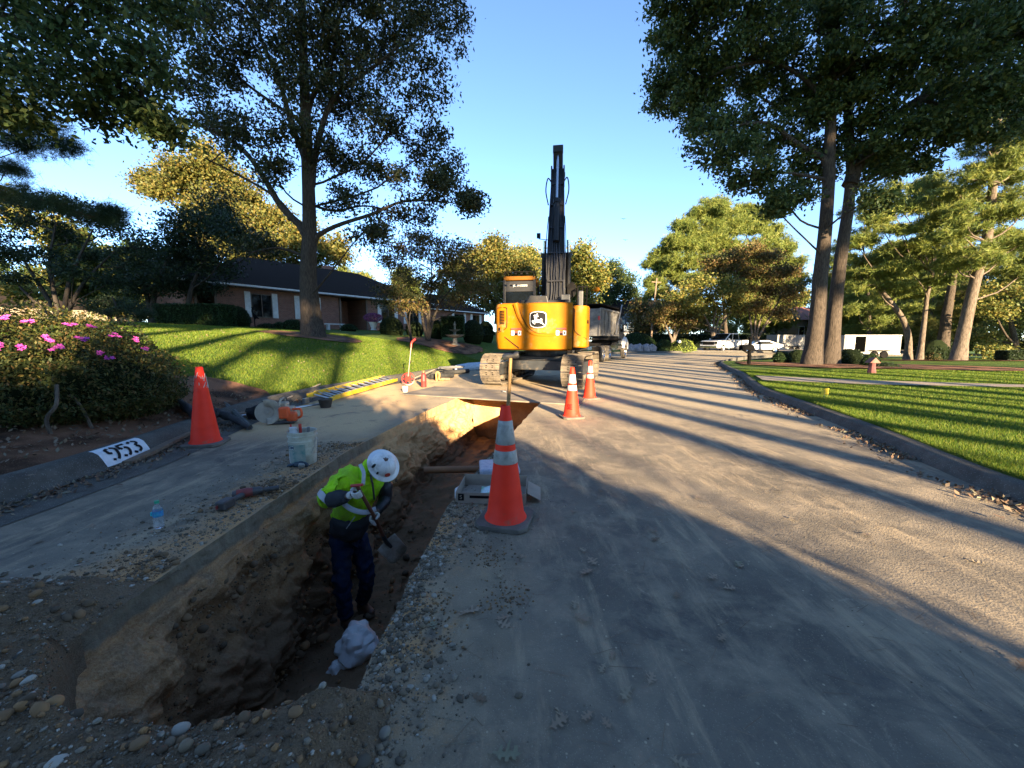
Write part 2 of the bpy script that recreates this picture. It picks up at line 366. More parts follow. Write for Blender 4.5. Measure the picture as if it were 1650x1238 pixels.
# ============================================================ THE SETTING
KL=[p for p in spline([(-4.3,-40,0),(-4.3,-8,0),(-4.3,1,0),(-4.3,3.4,0),(-4.42,4.6,0),(-4.75,6.2,0),(-5.0,8,0),(-4.8,10,0),(-4.3,11.8,0),(-3.3,15.2,0),(-2.1,19.8,0),(-.2,24.5,0),(2.8,29.5,0),(6.4,34.5,0),(10.5,38.8,0),(15,41.4,0),(24,42.2,0),(45,41.5,0)],8)]
KR=[p for p in spline([(4.2,-40,0),(4.2,-8,0),(4.22,1,0),(4.4,3.13,0),(4.68,4.15,0),(5.16,5.44,0),(5.75,7.36,0),(6.75,10.56,0),(9.0,15.27,0),(10.3,18.5,0),(12.4,23,0),(15.6,27.3,0),(20,31.5,0),(26,34.6,0),(45,36.5,0)],8)]
KLa=np.array([[p.x,p.y] for p in KL]); 
def kd(x,y,K=KLa):
    a=K[:-1];b=K[1:];ab=b-a;p=np.array([x,y]); t=np.clip(((p-a)*ab).sum(1)/(ab**2).sum(1),0,1)
    return float(np.sqrt((((a+ab*t[:,None])-p)**2).sum(1)).min())
def hL(x,y):
    d=max(0,kd(x,y)-.35); A=(1-.93*ss(2,10,x))*(.32+.68*ss(3.5,10,y)); d2=min(d,60)
    return .13+A*(1.5*(1-math.exp(-d2/4))+.042*min(d2,25))+.03*nz(x,y,0,.5)*min(1,d)
def hR(x,y): 
    return .15-.42*ss(20,34,y)*ss(11,16,x)+.025*nz(x,y,3,.5)
def xl(y):  # trench left rim
    return float(np.interp(y,[0,4.8,5.8,7.4,9.4,13],[-2.1,-2.08,-1.95,-1.72,-1.28,-.5]))+.02*nz(0,y,1,3.)
def xr(y):
    return float(np.interp(y,[0,1.1,1.56,1.97,3.1,4.5,7.7,8.46,13],[-.66,-.64,-.62,-.6,-.55,-.26,.44,.62,1.7]))+.025*nz(5,y,1,4.)
Y0,Y1=.85,10.0
ys=list(np.arange(Y0,Y1+.01,.12))
hole=[Vector((xl(y),y,0)) for y in ys]+[Vector((xr(y),y,0)) for y in reversed(ys)]
outer=[p.copy() for p in KL]+[p.copy() for p in reversed(KR)]
tr=tessellate_polygon([outer,hole]); mb=MB(); mb.add(outer+hole,[tuple(q) for q in tr])
road=mb.build('road',M['asphalt'],recalc=False); tag(road,kind='structure')
for p in road.data.polygons:
    if p.normal.z<0: p.flip()
mb=MB(); mb.add([(-900,-900,0),(900,-900,0),(900,900,0),(-900,900,0)],[(0,1,2,3)]); g=mb.build('ground',M['lawn']); g.location.z=-2.2; tag(g,kind='structure')
def kerb(name,K,side,prof):
    mb=MB();n=len(prof);vs=[]
    for i,p in enumerate(K):
        d=(K[min(i+1,len(K)-1)]-K[max(i-1,0)]); d.z=0; d.normalize(); o=Vector((-d.y,d.x,0))*side
        w_=1+.02*nz(p.x,p.y,0,1)
        vs+=[p+o*a*w_+Vector((0,0,b)) for a,b in prof]
    fs=[(i*n+k,i*n+k+1,(i+1)*n+k+1,(i+1)*n+k) for i in range(len(K)-1) for k in range(n-1)]
    mb.add(vs,fs); o=mb.build(name,M['kerb'],smooth=True,sharp=35); return tag(o,kind='structure')
def dense(K,s):
    out=[]
    for a,b in zip(K[:-1],K[1:]):
        n=max(1,int((b-a).length/s)); out+=[a.lerp(b,i/n) for i in range(n)]
    return out+[K[-1]]
kerb('kerb',dense(KL,.4),1,[(-.45,.006),(-.02,.012),(.02,.03),(.07,.11),(.11,.165),(.17,.195),(.25,.20),(.33,.185),(.37,.15),(.38,-.1)])
kerb('kerb',dense(KR,.4),-1,[(-.04,-.02),(0,.01),(.035,.09),(.065,.12),(.10,.13),(.19,.135),(.20,-.1)])
# lawns: sheets that start at the back of each kerb
def lawn(K,side,off,h,name,outdir):
    D=[0,.15,.35,.6,1,1.5,2,3,4,5,6,8,10,13,16,20,25,32,40,55,80,120,200,400]; mb=MB(); vs=[]
    for i,p in enumerate(K):
        d=(K[min(i+1,len(K)-1)]-K[max(i-1,0)]); d.normalize(); o=Vector((-d.y,d.x,0))*side*off; q=p+o; od=outdir(p)
        for dd in D:
            c=q+od*dd; vs.append((c.x,c.y,h(c.x,c.y)+(.0 if dd>0 else -.02)))
    n=len(D); fs=[(i*n+k,i*n+k+1,(i+1)*n+k+1,(i+1)*n+k) for i in range(len(K)-1) for k in range(n-1)]
    mb.add(vs,fs); o=mb.build(name,M['lawn'],smooth=True,sharp=0); return tag(o,kind='structure')
def odL(p):
    a=ss(0,34,p.y); v=Vector((-1+a*.9,a*1.0,0)); return v.normalized()
lawn(dense(KL,.7),1,.37,hL,'lawn',odL)
lawn(dense(KR,.7),-1,.19,hR,'lawn',lambda p:Vector((1,0,0)))
for o in COL.objects:
    if o.name.startswith('lawn') and sum(p.normal.z for p in o.data.polygons)<0: o.data.flip_normals()
def patch(name,pts,h,mat,dz,res=.35,edge=0,label=None):
    """a sheet draped on the ground inside a closed outline"""
    P=spline([*pts,pts[0]],6)[:-1] if edge else [Vector(p) for p in pts]
    xs=[p[0] for p in P]; y_=[p[1] for p in P]
    from mathutils.geometry import delaunay_2d_cdt
    V2=[Vector((p[0]+edge*.3*nz(p[0],p[1],2,2.5),p[1]+edge*.3*nz(p[0],p[1],7,2.5))) for p in P]; n=len(V2); E=[(i,(i+1)%n) for i in range(n)]
    x=min(xs)
    while x<max(xs):
        y=min(y_)
        while y<max(y_): V2.append(Vector((x+.01*nz(x,y),y))); y+=res
        x+=res
    v,e,f,_,_,_=delaunay_2d_cdt(V2,E,[tuple(range(n))],1,1e-4)
    mb=MB(); mb.add([(a.x,a.y,h(a.x,a.y)+dz) for a in v],[tuple(q) for q in f]); o=mb.build(name,mat,smooth=True,sharp=0)
    if sum(p.normal.z for p in o.data.polygons)<0: o.data.flip_normals()
    return tag(o,kind='structure')
M['path']=pm('pale_path',(.30,.25,.19),.9,c2=(.22,.18,.14),ns=3,bump=.3,bs=80,spec=.2)
M['drive']=pm('pale_concrete_drive',(.36,.31,.25),.9,c2=(.27,.235,.19),ns=.8,bump=.2,bs=60,spec=.2)
patch('path',[(7.62,11.6),(8.42,13.3),(10.6,11.7),(14.2,10.3),(30,9),(30,8.3),(14,9.65),(10,10.6)],hR,M['path'],.035)
patch('driveway',[(17.5,42.45),(46,42.1),(46,52),(19,52)],hL,M['drive'],.06,1.2)
patch('mulch_bed',[(-4.58,-1),(-4.58,1.5),(-4.58,3.4),(-4.70,4.6),(-5.02,6.2),(-5.27,8.0),(-5.6,8.7),(-6.7,8.3),(-7.4,7.8),(-8.6,7.2),(-11,6.6),(-13,5),(-11,-1)],hL,M['mulch'],.03,.3,.5)
patch('mulch_bed',[(-11.4,17),(-9.3,16.2),(-7.4,17),(-7.2,18.6),(-9,20),(-11.3,19)],hL,M['mulch'],.05,.4,.5)
patch('mulch_bed',[(-6.5,22),(-3.6,21.6),(-2.2,23.6),(-2.2,26.6),(-6,26.5),(-7,24)],hL,M['mulch'],.05,.4,.5)
patch('mulch_bed',[(11.6,19.3),(13.2,17.2),(16.5,16.0),(20,15.0),(22.5,16.0),(19,19.5),(15,21.5),(12.4,21.3)],hR,M['mulch'],.05,.4,.5)
patch('mulch_bed',[(26,26),(28.5,24.4),(33,24),(36,26),(33,30),(27,29)],hR,M['mulch'],.05,.6,.5)
# ------------------------------------------------------------ trench
def depth(y): return 1.2*ss(.98,1.75,y)+.22*ss(1.9,3.0,y)*(1-ss(5,7,y))
def tprof(y,t):
    """t 0..1 across from left rim to right rim"""
    a,b=xl(y),xr(y); D=max(depth(y),.0); W=b-a; sl=min(.16,D*.5+.02)
    k=ss(4.6,6.0,y); lw=.20+.05*nz(y,3,0,.8); rw=.08+.50*ss(5.0,6.6,y)*(1-.5*ss(8.5,10,y)); lw*=(1+1.6*(1-ss(1.1,2.3,y))); rw+=.3*(1-ss(1.1,1.9,y)); lw=min(lw,.45*W); rw=min(rw,.5*W)
    knots=[(0,0,0),(.10,.012,-sl),(.13,.05+.02*nz(y,1,9,4),-sl-.01),(.42,lw,-D+.12*(D>.3)),(.48,lw+.08,-D),(.60,W-rw-.1,-D-.02),(.66,W-rw-.03,-D+.08*(D>.3)),(.88,W-.05,-sl-.02),(.90,W-.02,-sl),(1,W,0)]
    ts=[q[0] for q in knots]; return a+float(np.interp(t,ts,[q[1] for q in knots])), float(np.interp(t,ts,[q[2] for q in knots]))
NU,NV=200,360; vs=[]
for j in range(NV+1):
    y=Y0+(Y1-Y0)*(j/NV)**1.25
    for i in range(NU+1):
        t=i/NU; x,z=tprof(y,t); e=min(t,1-t); m=ss(.08,.2,e)*min(1,depth(y)+.3)
        p=Vector((x,y,z)); 
        n1=noise.fractal(p*1.7,.8,2.1,5); n2=noise.noise_vector(p*5.5); n3=noise.fractal(p*16,.9,2.2,4)
        rub=ss(5.0,6.5,y)*ss(.6,.7,t)
        amp=.16; 
        off=Vector((n1*amp+n2.x*.06+n3*(.042+.03*rub), n2.y*.04, n2.z*.05*(1+rub)+n3*.025+(.10*n1 if .42<t<.68 else 0)))*m
        # chisel marks on the concrete slab edge
        if e<.125: off=Vector(((.010*nz(0,y,z,26)+.012*nz(1,y,z*.3,9)+.02*nz(2,y,z,5)*ss(.02,.1,e))*(1 if e>.006 else 0),0,0))
        p+=off
        vs.append(p)
fs=[(j*(NU+1)+i,j*(NU+1)+i+1,(j+1)*(NU+1)+i+1,(j+1)*(NU+1)+i) for j in range(NV) for i in range(NU)]
mb=MB(); mb.add(vs,fs); o=mb.build('trench',M['soil'],smooth=True,sharp=0,recalc=False)
# normals should face into the trench (up)
if sum(p.normal.z for p in o.data.polygons)<0: o.data.flip_normals()
tag(o,kind='structure')
mb=MB(); a=[tprof(Y1,t/20) for t in range(21)]; 
mb.add([(x,Y1+.01,z) for x,z in a]+[(x,Y1+.01,-.002) for x,z in a],[(i,i+1,22+i,21+i) for i in range(20)]); tag(mb.build('trench_end',M['soil']),kind='structure')
# heap of dug dirt at the near end
def moundh(x,y):
    # a low heap of diggings that rims the near end of the pit
    rimy=1.13+(.50 if x<-1.35 else .17)*abs((x+1.35)/.75)**2.2 if x>-2.15 else 1.13+.50*1.14+ (-(x+2.15))*.05
    f=ss(-3.5,-2.6,x)*(1-ss(-.70,-.36,x)); back=ss(-1.2,-.2,y)
    h=.13+.05*noise.fractal(Vector((x,y,0))*2.2,.8,2.,4)+.018*nz(x,y,0,14)+.010*nz(x,y,4,34)
    v=h*f*back-.03*(1-f)
    inner=ss(0,.34,y-rimy)
    # left shoulder beside the slab end
    if x<-2.05: v=v*(1-ss(1.30,1.5,y)*(1-ss(2.08,2.5,-x)))*(1-ss(1.7,2.25,y+.10*nz(x,y,1,4)))+.008-.03*ss(2.05,2.2,y); return v
    return v*(1-inner)-inner*1.15
N1,N2=190,150; vs=[]
for j in range(N2+1):
    for i in range(N1+1):
        x=lerp(-3.6,-.3,i/N1); y=lerp(-1.3,2.25,j/N2); z=moundh(x,y)
        if x>-2.12: z=min(z,.3)
        vs.append((x+.012*nz(x,y,2,20),y+.012*nz(x,y,6,20),z))
fs=[]
for j in range(N2):
    for i in range(N1):
        q=(j*(N1+1)+i,j*(N1+1)+i+1,(j+1)*(N1+1)+i+1,(j+1)*(N1+1)+i)
        cx,cy=vs[q[0]][0],vs[q[0]][1]
        if cy>1.95 and cx>-2.05: continue
        if min(vs[k][2] for k in q)<-.42: continue
        fs.append(q)
mb=MB(); mb.add(vs,fs); o=mb.build('dirt_mound',M['spoil'],smooth=True,sharp=0,recalc=False); tag(o,kind='structure')
# ------------------------------------------------------------ loose stones, clods
rng=np.random.default_rng(5)
M['stone']=leafmat('river_gravel',[(.085,.07,.05),(.13,.105,.072),(.18,.135,.085),(.22,.195,.15),(.36,.33,.27)],0,.85)
M['clod']=leafmat('clay_clods',[(.09,.06,.035),(.15,.09,.045),(.22,.12,.05)],0,.95)
ICO=None
def rocks(P,size,name,mat,seed,flat=.65,emb=.25,label=None):
    r=np.random.default_rng(seed); bm=bmesh.new(); bmesh.ops.create_icosphere(bm,subdivisions=1,radius=1); v0=np.array([v.co[:] for v in bm.verts]); f0=np.array([[v.index for v in f.verts] for f in bm.faces]); bm.free()
    bm=bmesh.new(); bmesh.ops.create_icosphere(bm,subdivisions=2,radius=1); v1=np.array([v.co[:] for v in bm.verts]); f1=np.array([[v.index for v in f.verts] for f in bm.faces]); bm.free()
    P=np.array(P); N=len(P); size=np.asarray(size)
    Vs=[];Fs=[];As=[];b=0
    for big in (0,1):
        idx=np.where((size>.018)==bool(big))[0]
        if len(idx)==0: continue
        bv,bf=(v1,f1) if big else (v0,f0); n=len(idx); k=len(bv)
        sc=r.uniform(.7,1.25,(n,1,3)); V=np.repeat(bv[None],n,0)*(1+ r.normal(size=(n,k,1))*(.05 if big else .12))*sc
        a=r.uniform(0,6.28,n); c,s=np.cos(a)[:,None],np.sin(a)[:,None]; x=V[:,:,0]*c-V[:,:,1]*s; y=V[:,:,0]*s+V[:,:,1]*c
        z=V[:,:,2]*flat; tl=r.normal(size=(n,1))*.35; z2=z+x*tl*.5
        V=np.stack([x,y,z2],2)*size[idx][:,None,None]+P[idx][:,None,:]; V[:,:,2]+=size[idx][:,None]*flat*(1-2*emb)*.8
        F=(np.arange(n)*k)[:,None,None]+bf[None]+b; Vs.append(V.reshape(-1,3));Fs.append(F.reshape(-1,3));As.append(np.repeat(r.random(n)**1.3,len(bf))); b+=n*k
    return tag(npmesh(name,np.concatenate(Vs),np.concatenate(Fs),mat,None,np.concatenate(As),smooth=True),label,'gravel',kind='stuff')
P=[];s=[]
for _ in range(30000):     # on the mound
    x=rng.uniform(-3.3,-.42); y=rng.uniform(.2,2.1); z=moundh(x,y)
    if z<-.02 or z>.35: continue
    if nz(x,y,9,1.4)<-.35+rng.random()*.7-.2: continue
    P.append((x,y,z)); s.append(min(.024,.0024*math.exp(rng.exponential(.42))))
rocks(P,s,'gravel_heap',M['stone'],1,label='grey and tan rounded gravel spread over the dirt mound at the near end')
P=[];s=[]
for _ in range(9000):     # along the right rim
    y=rng.uniform(1.0,5.2); wd=.30*math.exp(-((y-2.9)/.5)**2)+.07+.18*math.exp(-((y-1.4)/.35)**2); x=xr(y)+abs(rng.normal())*wd*.8+.0
    P.append((x,y,0)); s.append(min(.018,.0026*math.exp(rng.exponential(.5))))
for _ in range(1500):
    x=rng.uniform(-.4,2.2); y=rng.uniform(1.0,7)
    if nz(x,y,5,1.1)>.05: P.append((x,y,0)); s.append(rng.uniform(.0015,.0045))
rocks(P,s,'gravel_strip',M['stone'],2,label='loose pebbles lying along the right lip of the trench')
P=[];s=[]
for _ in range(8000):     # left strip
    y=rng.uniform(1.3,5.2); x=xl(y)-abs(rng.normal())*.38-.03
    if x<-4: continue
    P.append((x,y,0)); s.append(min(.016,.0023*math.exp(rng.exponential(.5))))
for _ in range(1200):
    P.append((rng.uniform(-4.1,-2.2),rng.uniform(1.6,9),0)); s.append(rng.uniform(.0015,.0045))
rocks(P,s,'pebble_scatter',M['stone'],3,label='small stones scattered on the road left of the trench')
P=[];s=[]
for _ in range(6000):
    y=rng.uniform(1.4,5.4); x=xl(y)-abs(rng.normal())*.22-.02
    if nz(x,y,3,1.6)<-.1: continue
    P.append((x,y,0)); s.append(min(.022,.0032*math.exp(rng.exponential(.5))))
for cx,cy,n in ((-.15,2.35,120),(-.05,1.95,130),(-.42,1.85,90),(-.36,1.62,70)):
    for _ in range(n): P.append((cx+rng.normal()*.07,cy+rng.normal()*.07,0)); s.append(rng.uniform(.003,.008))
for _ in range(500):
    y=rng.uniform(5.6,9); t=rng.uniform(.62,.9); x,z=tprof(y,t); P.append((x,y,z+.02)); s.append(rng.uniform(.01,.035))
for _ in range(900):
    y=rng.uniform(1.9,5.6); t=rng.uniform(.42,.66); x,z=tprof(y,t); P.append((x,y,z+.02)); s.append(min(.05,.006*math.exp(rng.exponential(.6))))
for _ in range(2600):
    y=1.2+4.6*rng.random(); t=rng.uniform(.14,.44); x,z=tprof(y,t); P.append((x+.01,y,z)); s.append(min(.03,.0045*math.exp(rng.exponential(.55))))
for _ in range(5200):
    x=rng.uniform(-3.2,-.45); y=rng.uniform(.2,1.9); z=moundh(x,y)
    if -.05<z<.4: P.append((x,y,z)); s.append(min(.024,.0035*math.exp(rng.exponential(.5))))
M['clod']=leafmat('clay_clods_mixed',[(.09,.065,.042),(.14,.095,.055),(.21,.125,.062),(.30,.17,.075)],0,.95)
rocks(P,s,'clay_clods',M['clod'],4,flat=.8,label='orange clay crumbs spilled beside and inside the trench')
# ------------------------------------------------------------ grass blades and fallen needles
M['grass']=leafmat('grass_blades',[(.045,.10,.010),(.085,.155,.014),(.15,.215,.02),(.24,.25,.04)],.45)
def blades(gen,n,name,hgt,wid,seed,lab):
    r=np.random.default_rng(seed); B=[]
    while len(B)<n:
        q=gen(r)
        if q: B.append(q)
    B=np.array(B); N=len(B); a=r.uniform(0,6.28,N); d=np.stack([np.cos(a),np.sin(a),np.zeros(N)],1); L=hgt*r.uniform(.5,1.3,(N,1))
    sc=np.maximum(1,np.hypot(B[:,0],B[:,1])/7)[:,None]
    lean=r.normal(size=(N,3))*.35; lean[:,2]=1; tip=B+lean*L; V=np.stack([B-d*wid*sc,B+d*wid*sc,tip],1).reshape(-1,3)
    return tag(npmesh(name,V,np.arange(3*N).reshape(N,3),M['grass'],None,r.random(N)),lab,'grass',kind='stuff')
KRa=np.array([[p.x,p.y] for p in KR])
def xkr(y): return float(np.interp(y,KRa[:,1],KRa[:,0]))+.2
def xkl(y): return float(np.interp(y,KLa[:,1],KLa[:,0]))-.4
def gR(r):
    y=3.0+13*r.random()**1.5; x=xkr(y)+.02+r.random()**1.3*13
    if x/y>1.5: return None
    u=x-6.98
    if y>8 and abs((y-(12.75-(x-7.4)*.45)) if x<14 else (y-9.8))<(.95 if x<10 else .5): 
        yc=float(np.interp(x,[7.4,10.3,14.1,30],[12.75,11.15,9.98,8.65])); hw=float(np.interp(x,[7.4,10.3,14.1],[.9,.6,.38]))
        if abs(y-yc)<hw: return None
    return (x,y,hR(x,y)-.004)
blades(gR,150000,'grass_verge',.045,.003,1,'short green turf on the right verge beside the road')
def gL(r):
    y=6.0+16*r.random()**1.3; x=xkl(y)-.05-r.random()**1.2*14
    if y<float(np.interp(x,[-13,-11,-8.6,-7.4,-6.7,-5.6,-5],[5,6.6,7.2,7.8,8.3,8.7,9.0]))+.2*nz(x,0,0,3): return None
    if -x/y>1.35: return None
    return (x,y,hL(x,y)-.004)
blades(gL,150000,'grass_lawn',.05,.0035,2,'short green turf sloping up in front of the brick house')
# ------------------------------------------------------------ dry leaves
M['leafbrown']=leafmat('dry_leaves',[(.10,.06,.04),(.17,.11,.07),(.25,.18,.12),(.17,.17,.12)],.15,.8)
def lobed(scale,seed,curl=.25,round_=False):
    """an oak leaf outline with lobes, curled into a shallow trough"""
    r=random.Random(seed); side=[]
    ks=[(0,.03),(.16,.05),(.22,.20),(.32,.26),(.30,.09),(.42,.08),(.48,.30),(.60,.36),(.56,.12),(.68,.09),(.74,.25),(.86,.24),(.80,.08),(.90,.05),(1.0,.0)]
    up=[(x+r.uniform(-.02,.02),y*r.uniform(.7,1.1)) for x,y in ks]; dn=[(x+r.uniform(-.02,.02),-y*r.uniform(.7,1.1)) for x,y in ks]
    vs=[(0,0)]; mb=MB(); mid=[(i/14*1.0,0) for i in range(15)]
    def z(x,y): return (y*y*curl*1.6+ .35*curl*(x-.5)**2+abs(math.sin(x*5+seed))*.03)*scale
    V=[(x*scale,0,z(x,0)) for x,_ in mid]+[(x*scale,y*scale,z(x,y)) for x,y in up]+[(x*scale,y*scale,z(x,y)) for x,y in dn]
    F=[]
    for i in range(14):
        F.append((i,i+1,15+i+1,15+i)); F.append((i+1,i,30+i,30+i+1))
    stem=[(-.22*scale,0,.01*scale),(0,0,.004)]
    mb.add(V,F); mb.tube(stem,.012*scale,4); return mb
leafspots=[(1062,868,.12),(1047,855,.1),(985,735,.1),(1122,805,.1),(1185,905,.11),(1195,907,.1),(955,920,.13),(948,900,.13),(745,990,.12),(755,985,.1),(825,995,.12),(800,1003,.11),(925,990,.12),(925,985,.1),(1015,1110,.11),(1045,1105,.1),(955,1150,.09),(760,1120,.1),(885,1175,.11),(912,1168,.11),(985,1178,.09),(615,1140,.12),(795,1218,.12),(1080,1225,.09),(1165,950,.09),(1155,928,.1),(1090,955,.1),(1170,1025,.09),(700,1018,.11),(728,960,.1),(935,885,.1),(812,925,.08),(843,895,.08),(968,795,.11),(930,825,.1),(985,1065,.08),(975,1072,.08),(1270,835,.1),(1400,862,.1),(1245,792,.08),(1560,905,.12),(300,830,.1),(150,845,.12),(60,795,.12),(35,810,.12),(50,880,.1),(215,890,.09),(320,725,.1),(440,745,.09),(420,640,.1),(370,655,.1),(250,655,.1),(1640,1080,.1),(1330,760,.09),(1150,740,.08),(1440,730,.1),(1490,760,.1)]
r=random.Random(3); protos=[]
for i in range(6): protos.append(lobed(1.0,i*7+1,.2+.12*i))
pl=[]
for i,m_ in enumerate(protos):
    o=m_.build('fallen_leaf',M['paleleaf'],smooth=True,sharp=0); a=o.data.attributes.new('rnd','FLOAT','FACE'); a.data.foreach_set('value',[.08+.17*i]*len(o.data.polygons)); pl.append(o)
for i,(u,v,sz) in enumerate(leafspots):
    o=pl[i] if i<6 else pl[r.randrange(6)].copy()
    if i>=6: COL.objects.link(o)
    p=gr(u,v); 
    if p.x<-4.3: p=Vector((p.x,p.y,.17))
    o.location=(p.x,p.y,p.z+.006); s_=sz*r.uniform(.62,.85); o.scale=(s_,s_,s_); o.rotation_euler=(r.uniform(-.25,.25),r.uniform(-.2,.2),r.uniform(0,6.28))
    tag(o,'dry curled oak leaf lying loose on the road','leaf','oak leaves fallen on the pavement')
rg=np.random.default_rng(8); C=[]
for _ in range(5200):   # litter in the right gutter
    y=1.5+26*rg.random()**1.4; x=xkr(y)-.2-abs(rg.normal())*.16-.01
    if nz(x,y,1,1.2)>-.35: C.append((x,y,.008+.02*rg.random()))
for _ in range(1800):   # left gutter and bed
    y=rg.uniform(1.5,9); x=xkl(y)+.36+abs(rg.normal())*.16; C.append((x,y,.02))
for _ in range(5000):
    x=rg.uniform(-10.5,-4.9); y=rg.uniform(2.5,8.3)
    if x<xkl(y) and y<7.0-(x+5)*-.0+(x+8)*.4: C.append((x,y,hL(x,y)+.045+.01*rg.random()))
for _ in range(0):
    y=rg.uniform(3,20); x=xkr(y)+rg.random()**1.5*8; C.append((x,y,hR(x,y)+.03))
for _ in range(900):
    y=rg.uniform(10.5,20); x=xkl(y)-rg.random()*9; C.append((x,y,hL(x,y)+.03))
V,F,a=leaf_quads(np.array(C),.055,.55,rg,1.6); tag(npmesh('leaf_litter',V,F,M['leafbrown'],None,a),'brown leaf litter gathered in the gutters and over the mulch','leaf litter',kind='stuff')
# pine needles and twigs on the road
C=[];
for _ in range(1400): C.append((rg.uniform(-.3,4.0),rg.uniform(1.0,8),.004))
C=np.array(C); a=rg.uniform(0,6.28,len(C)); d=np.stack([np.cos(a),np.sin(a),np.zeros(len(C))],1)*rg.uniform(.02,.07,(len(C),1)); s=np.stack([-np.sin(a),np.cos(a),np.zeros(len(C))],1)*.0009
V=np.stack([C-d-s,C-d+s,C+d+s,C+d-s],1).reshape(-1,3); tag(npmesh('pine_straw',V,np.arange(len(V)).reshape(-1,4),M['leafbrown'],None,rg.random(len(C))),'thin pine straw strewn over the asphalt','pine straw',kind='stuff')
# ============================================================ EXCAVATOR
M['yellow']=pm('construction_yellow',(.36,.132,.002),.6,c2=(.29,.105,.002),ns=2.5,dirt=(.30,.21,.10),dirtamt=.2,spec=.12)
M['mud']=pm('muddy_track_steel',(.11,.09,.065),.8,.1,c2=(.19,.155,.11),ns=9,dirt=(.06,.05,.045),dirtamt=.4,bump=.4,bs=30)
M['boom']=pm('dark_boom_paint',(.007,.008,.010),.5,c2=(.014,.014,.015),dirt=(.035,.03,.024),dirtamt=.15,spec=.3)
M['hose']=pm('hydraulic_hose',(.010,.010,.011),.5)
M['tubeg']=pm('hydraulic_pipe',(.020,.020,.022),.4,.3)
M['decalw']=pm('decal_white',(.7,.7,.68),.5); M['decalr']=pm('decal_red',(.45,.05,.03),.5); M['decalb']=pm('decal_black',(.003,.003,.004),.5,spec=.2)
M['orange']=pm('fluorescent_orange',(.90,.034,.010),.6,c2=(.78,.026,.008),spec=.3,ns=5,dirt=(.35,.10,.06),dirtamt=.12)
def text_mb(txt,size,bold=.0,ext=.002,condense=1.0):
    cu=bpy.data.curves.new('t','FONT'); cu.body=txt; cu.size=size; cu.extrude=ext; cu.offset=bold; cu.align_x='CENTER'; cu.align_y='CENTER'
    o=bpy.data.objects.new('t',cu); COL.objects.link(o); bpy.context.view_layer.update()
    me=bpy.data.meshes.new_from_object(o.evaluated_get(bpy.context.evaluated_depsgraph_get()))
    v=[(p.co.x*condense,p.co.y,p.co.z) for p in me.vertices]; f=[tuple(p.vertices) for p in me.polygons]
    bpy.data.objects.remove(o); bpy.data.curves.remove(cu); bpy.data.meshes.remove(me); return v,f
def put_text(name,txt,size,T,mat,parent,bold=0,condense=1.0,ext=.002,warp=None):
    v,f=text_mb(txt,size,bold,ext,condense)
    if warp: v=[warp(p) for p in v]
    mb=MB(); mb.add(v,f,0,T); return mb.build(name,mat,parent,recalc=False)
ex=thing('excavator','yellow and black tracked excavator seen from behind with its boom raised',"excavator",(1.17,13.15,0),R(-18.6))
UP=Matrix.Rotation(R(10.5),4,'Z')
def umb(): m=MB(); m.M=UP.copy(); return m
# tracks
def stadium(L,r,n):
    per=2*L+2*math.pi*r; out=[]
    for i in range(n):
        s_=per*i/n
        if s_<L: out.append((-L/2+s_,-r,0))
        elif s_<L+math.pi*r: a=(s_-L)/r; out.append((L/2+r*math.sin(a),-r*math.cos(a),a))
        elif s_<2*L+math.pi*r: out.append((L/2-(s_-L-math.pi*r),r,math.pi))
        else: a=(s_-2*L-math.pi*r)/r; out.append((-L/2-r*math.sin(a),r*math.cos(a),math.pi+a))
    return out
for sx in (-1,1):
    m=MB(); cx=sx*1.24
    for (y,z,a) in stadium(3.35,.44,48):
        c=Vector((cx,y,z+.50)); rot=(a,0,0)
        m.box(c,(.62,.175,.028),rot)
        nrm=Vector((0,math.sin(a),-math.cos(a))); tg=Vector((0,math.cos(a),math.sin(a)))
        for k in (-.055,.0,.055): m.box(c+nrm*.022+tg*k,(.62,.014,.03),rot)
        for bx in (-.10,.10):
            for k in (-.028,.028): m.box(c+nrm*.02+tg*k+Vector((bx,0,0)),(.03,.02,.02),rot,mi=1)
        m.box(c-nrm*.05,(.16,.12,.07),rot,mi=1)
    m.build('track_chain',[M['mud'],M['black']],ex)
    m=MB(); m.box((cx,0,.5),(.26,3.3,.42)); m.box((cx-sx*.02,0,.62),(.36,2.9,.18)); 
    m.box((cx-sx*.20,-1.72,.5),(.05,.5,.34)); m.build('track_frame',M['darkpaint'],ex,bevel=.02)
    for nm,yy,rr in (('sprocket',-1.68,.36),('idler_wheel',1.68,.36)):
        m=MB(); m.lathe([(0,-.12),(rr*.35,-.17),(rr*.8,-.12),(rr,-.1),(rr,.1),(rr*.8,.12),(rr*.35,.17),(0,.12)],20,(cx,yy,.5),Matrix.Rotation(math.pi/2,4,'Y')); m.build(nm,M['mud'],ex,smooth=True)
    m=MB()
    for k in range(7): m.lathe([(0,-.15),(.09,-.15),(.09,.15),(0,.15)],12,(cx,-1.2+.4*k,.2),Matrix.Rotation(math.pi/2,4,'Y'))
    m.build('rollers',M['mud'],ex,smooth=True)
m=MB(); m.box((0,0,.72),(1.9,1.5,.32)); m.box((0,0,.55),(1.2,1.1,.2))
for sy in(-1,1): m.box((0,sy*.8,.6),(2.0,.45,.3))
m.lathe([(0,.85),(.72,.85),(.72,1.06),(0,1.06)],28); m.build('undercarriage',M['darkpaint'],ex,bevel=.02)
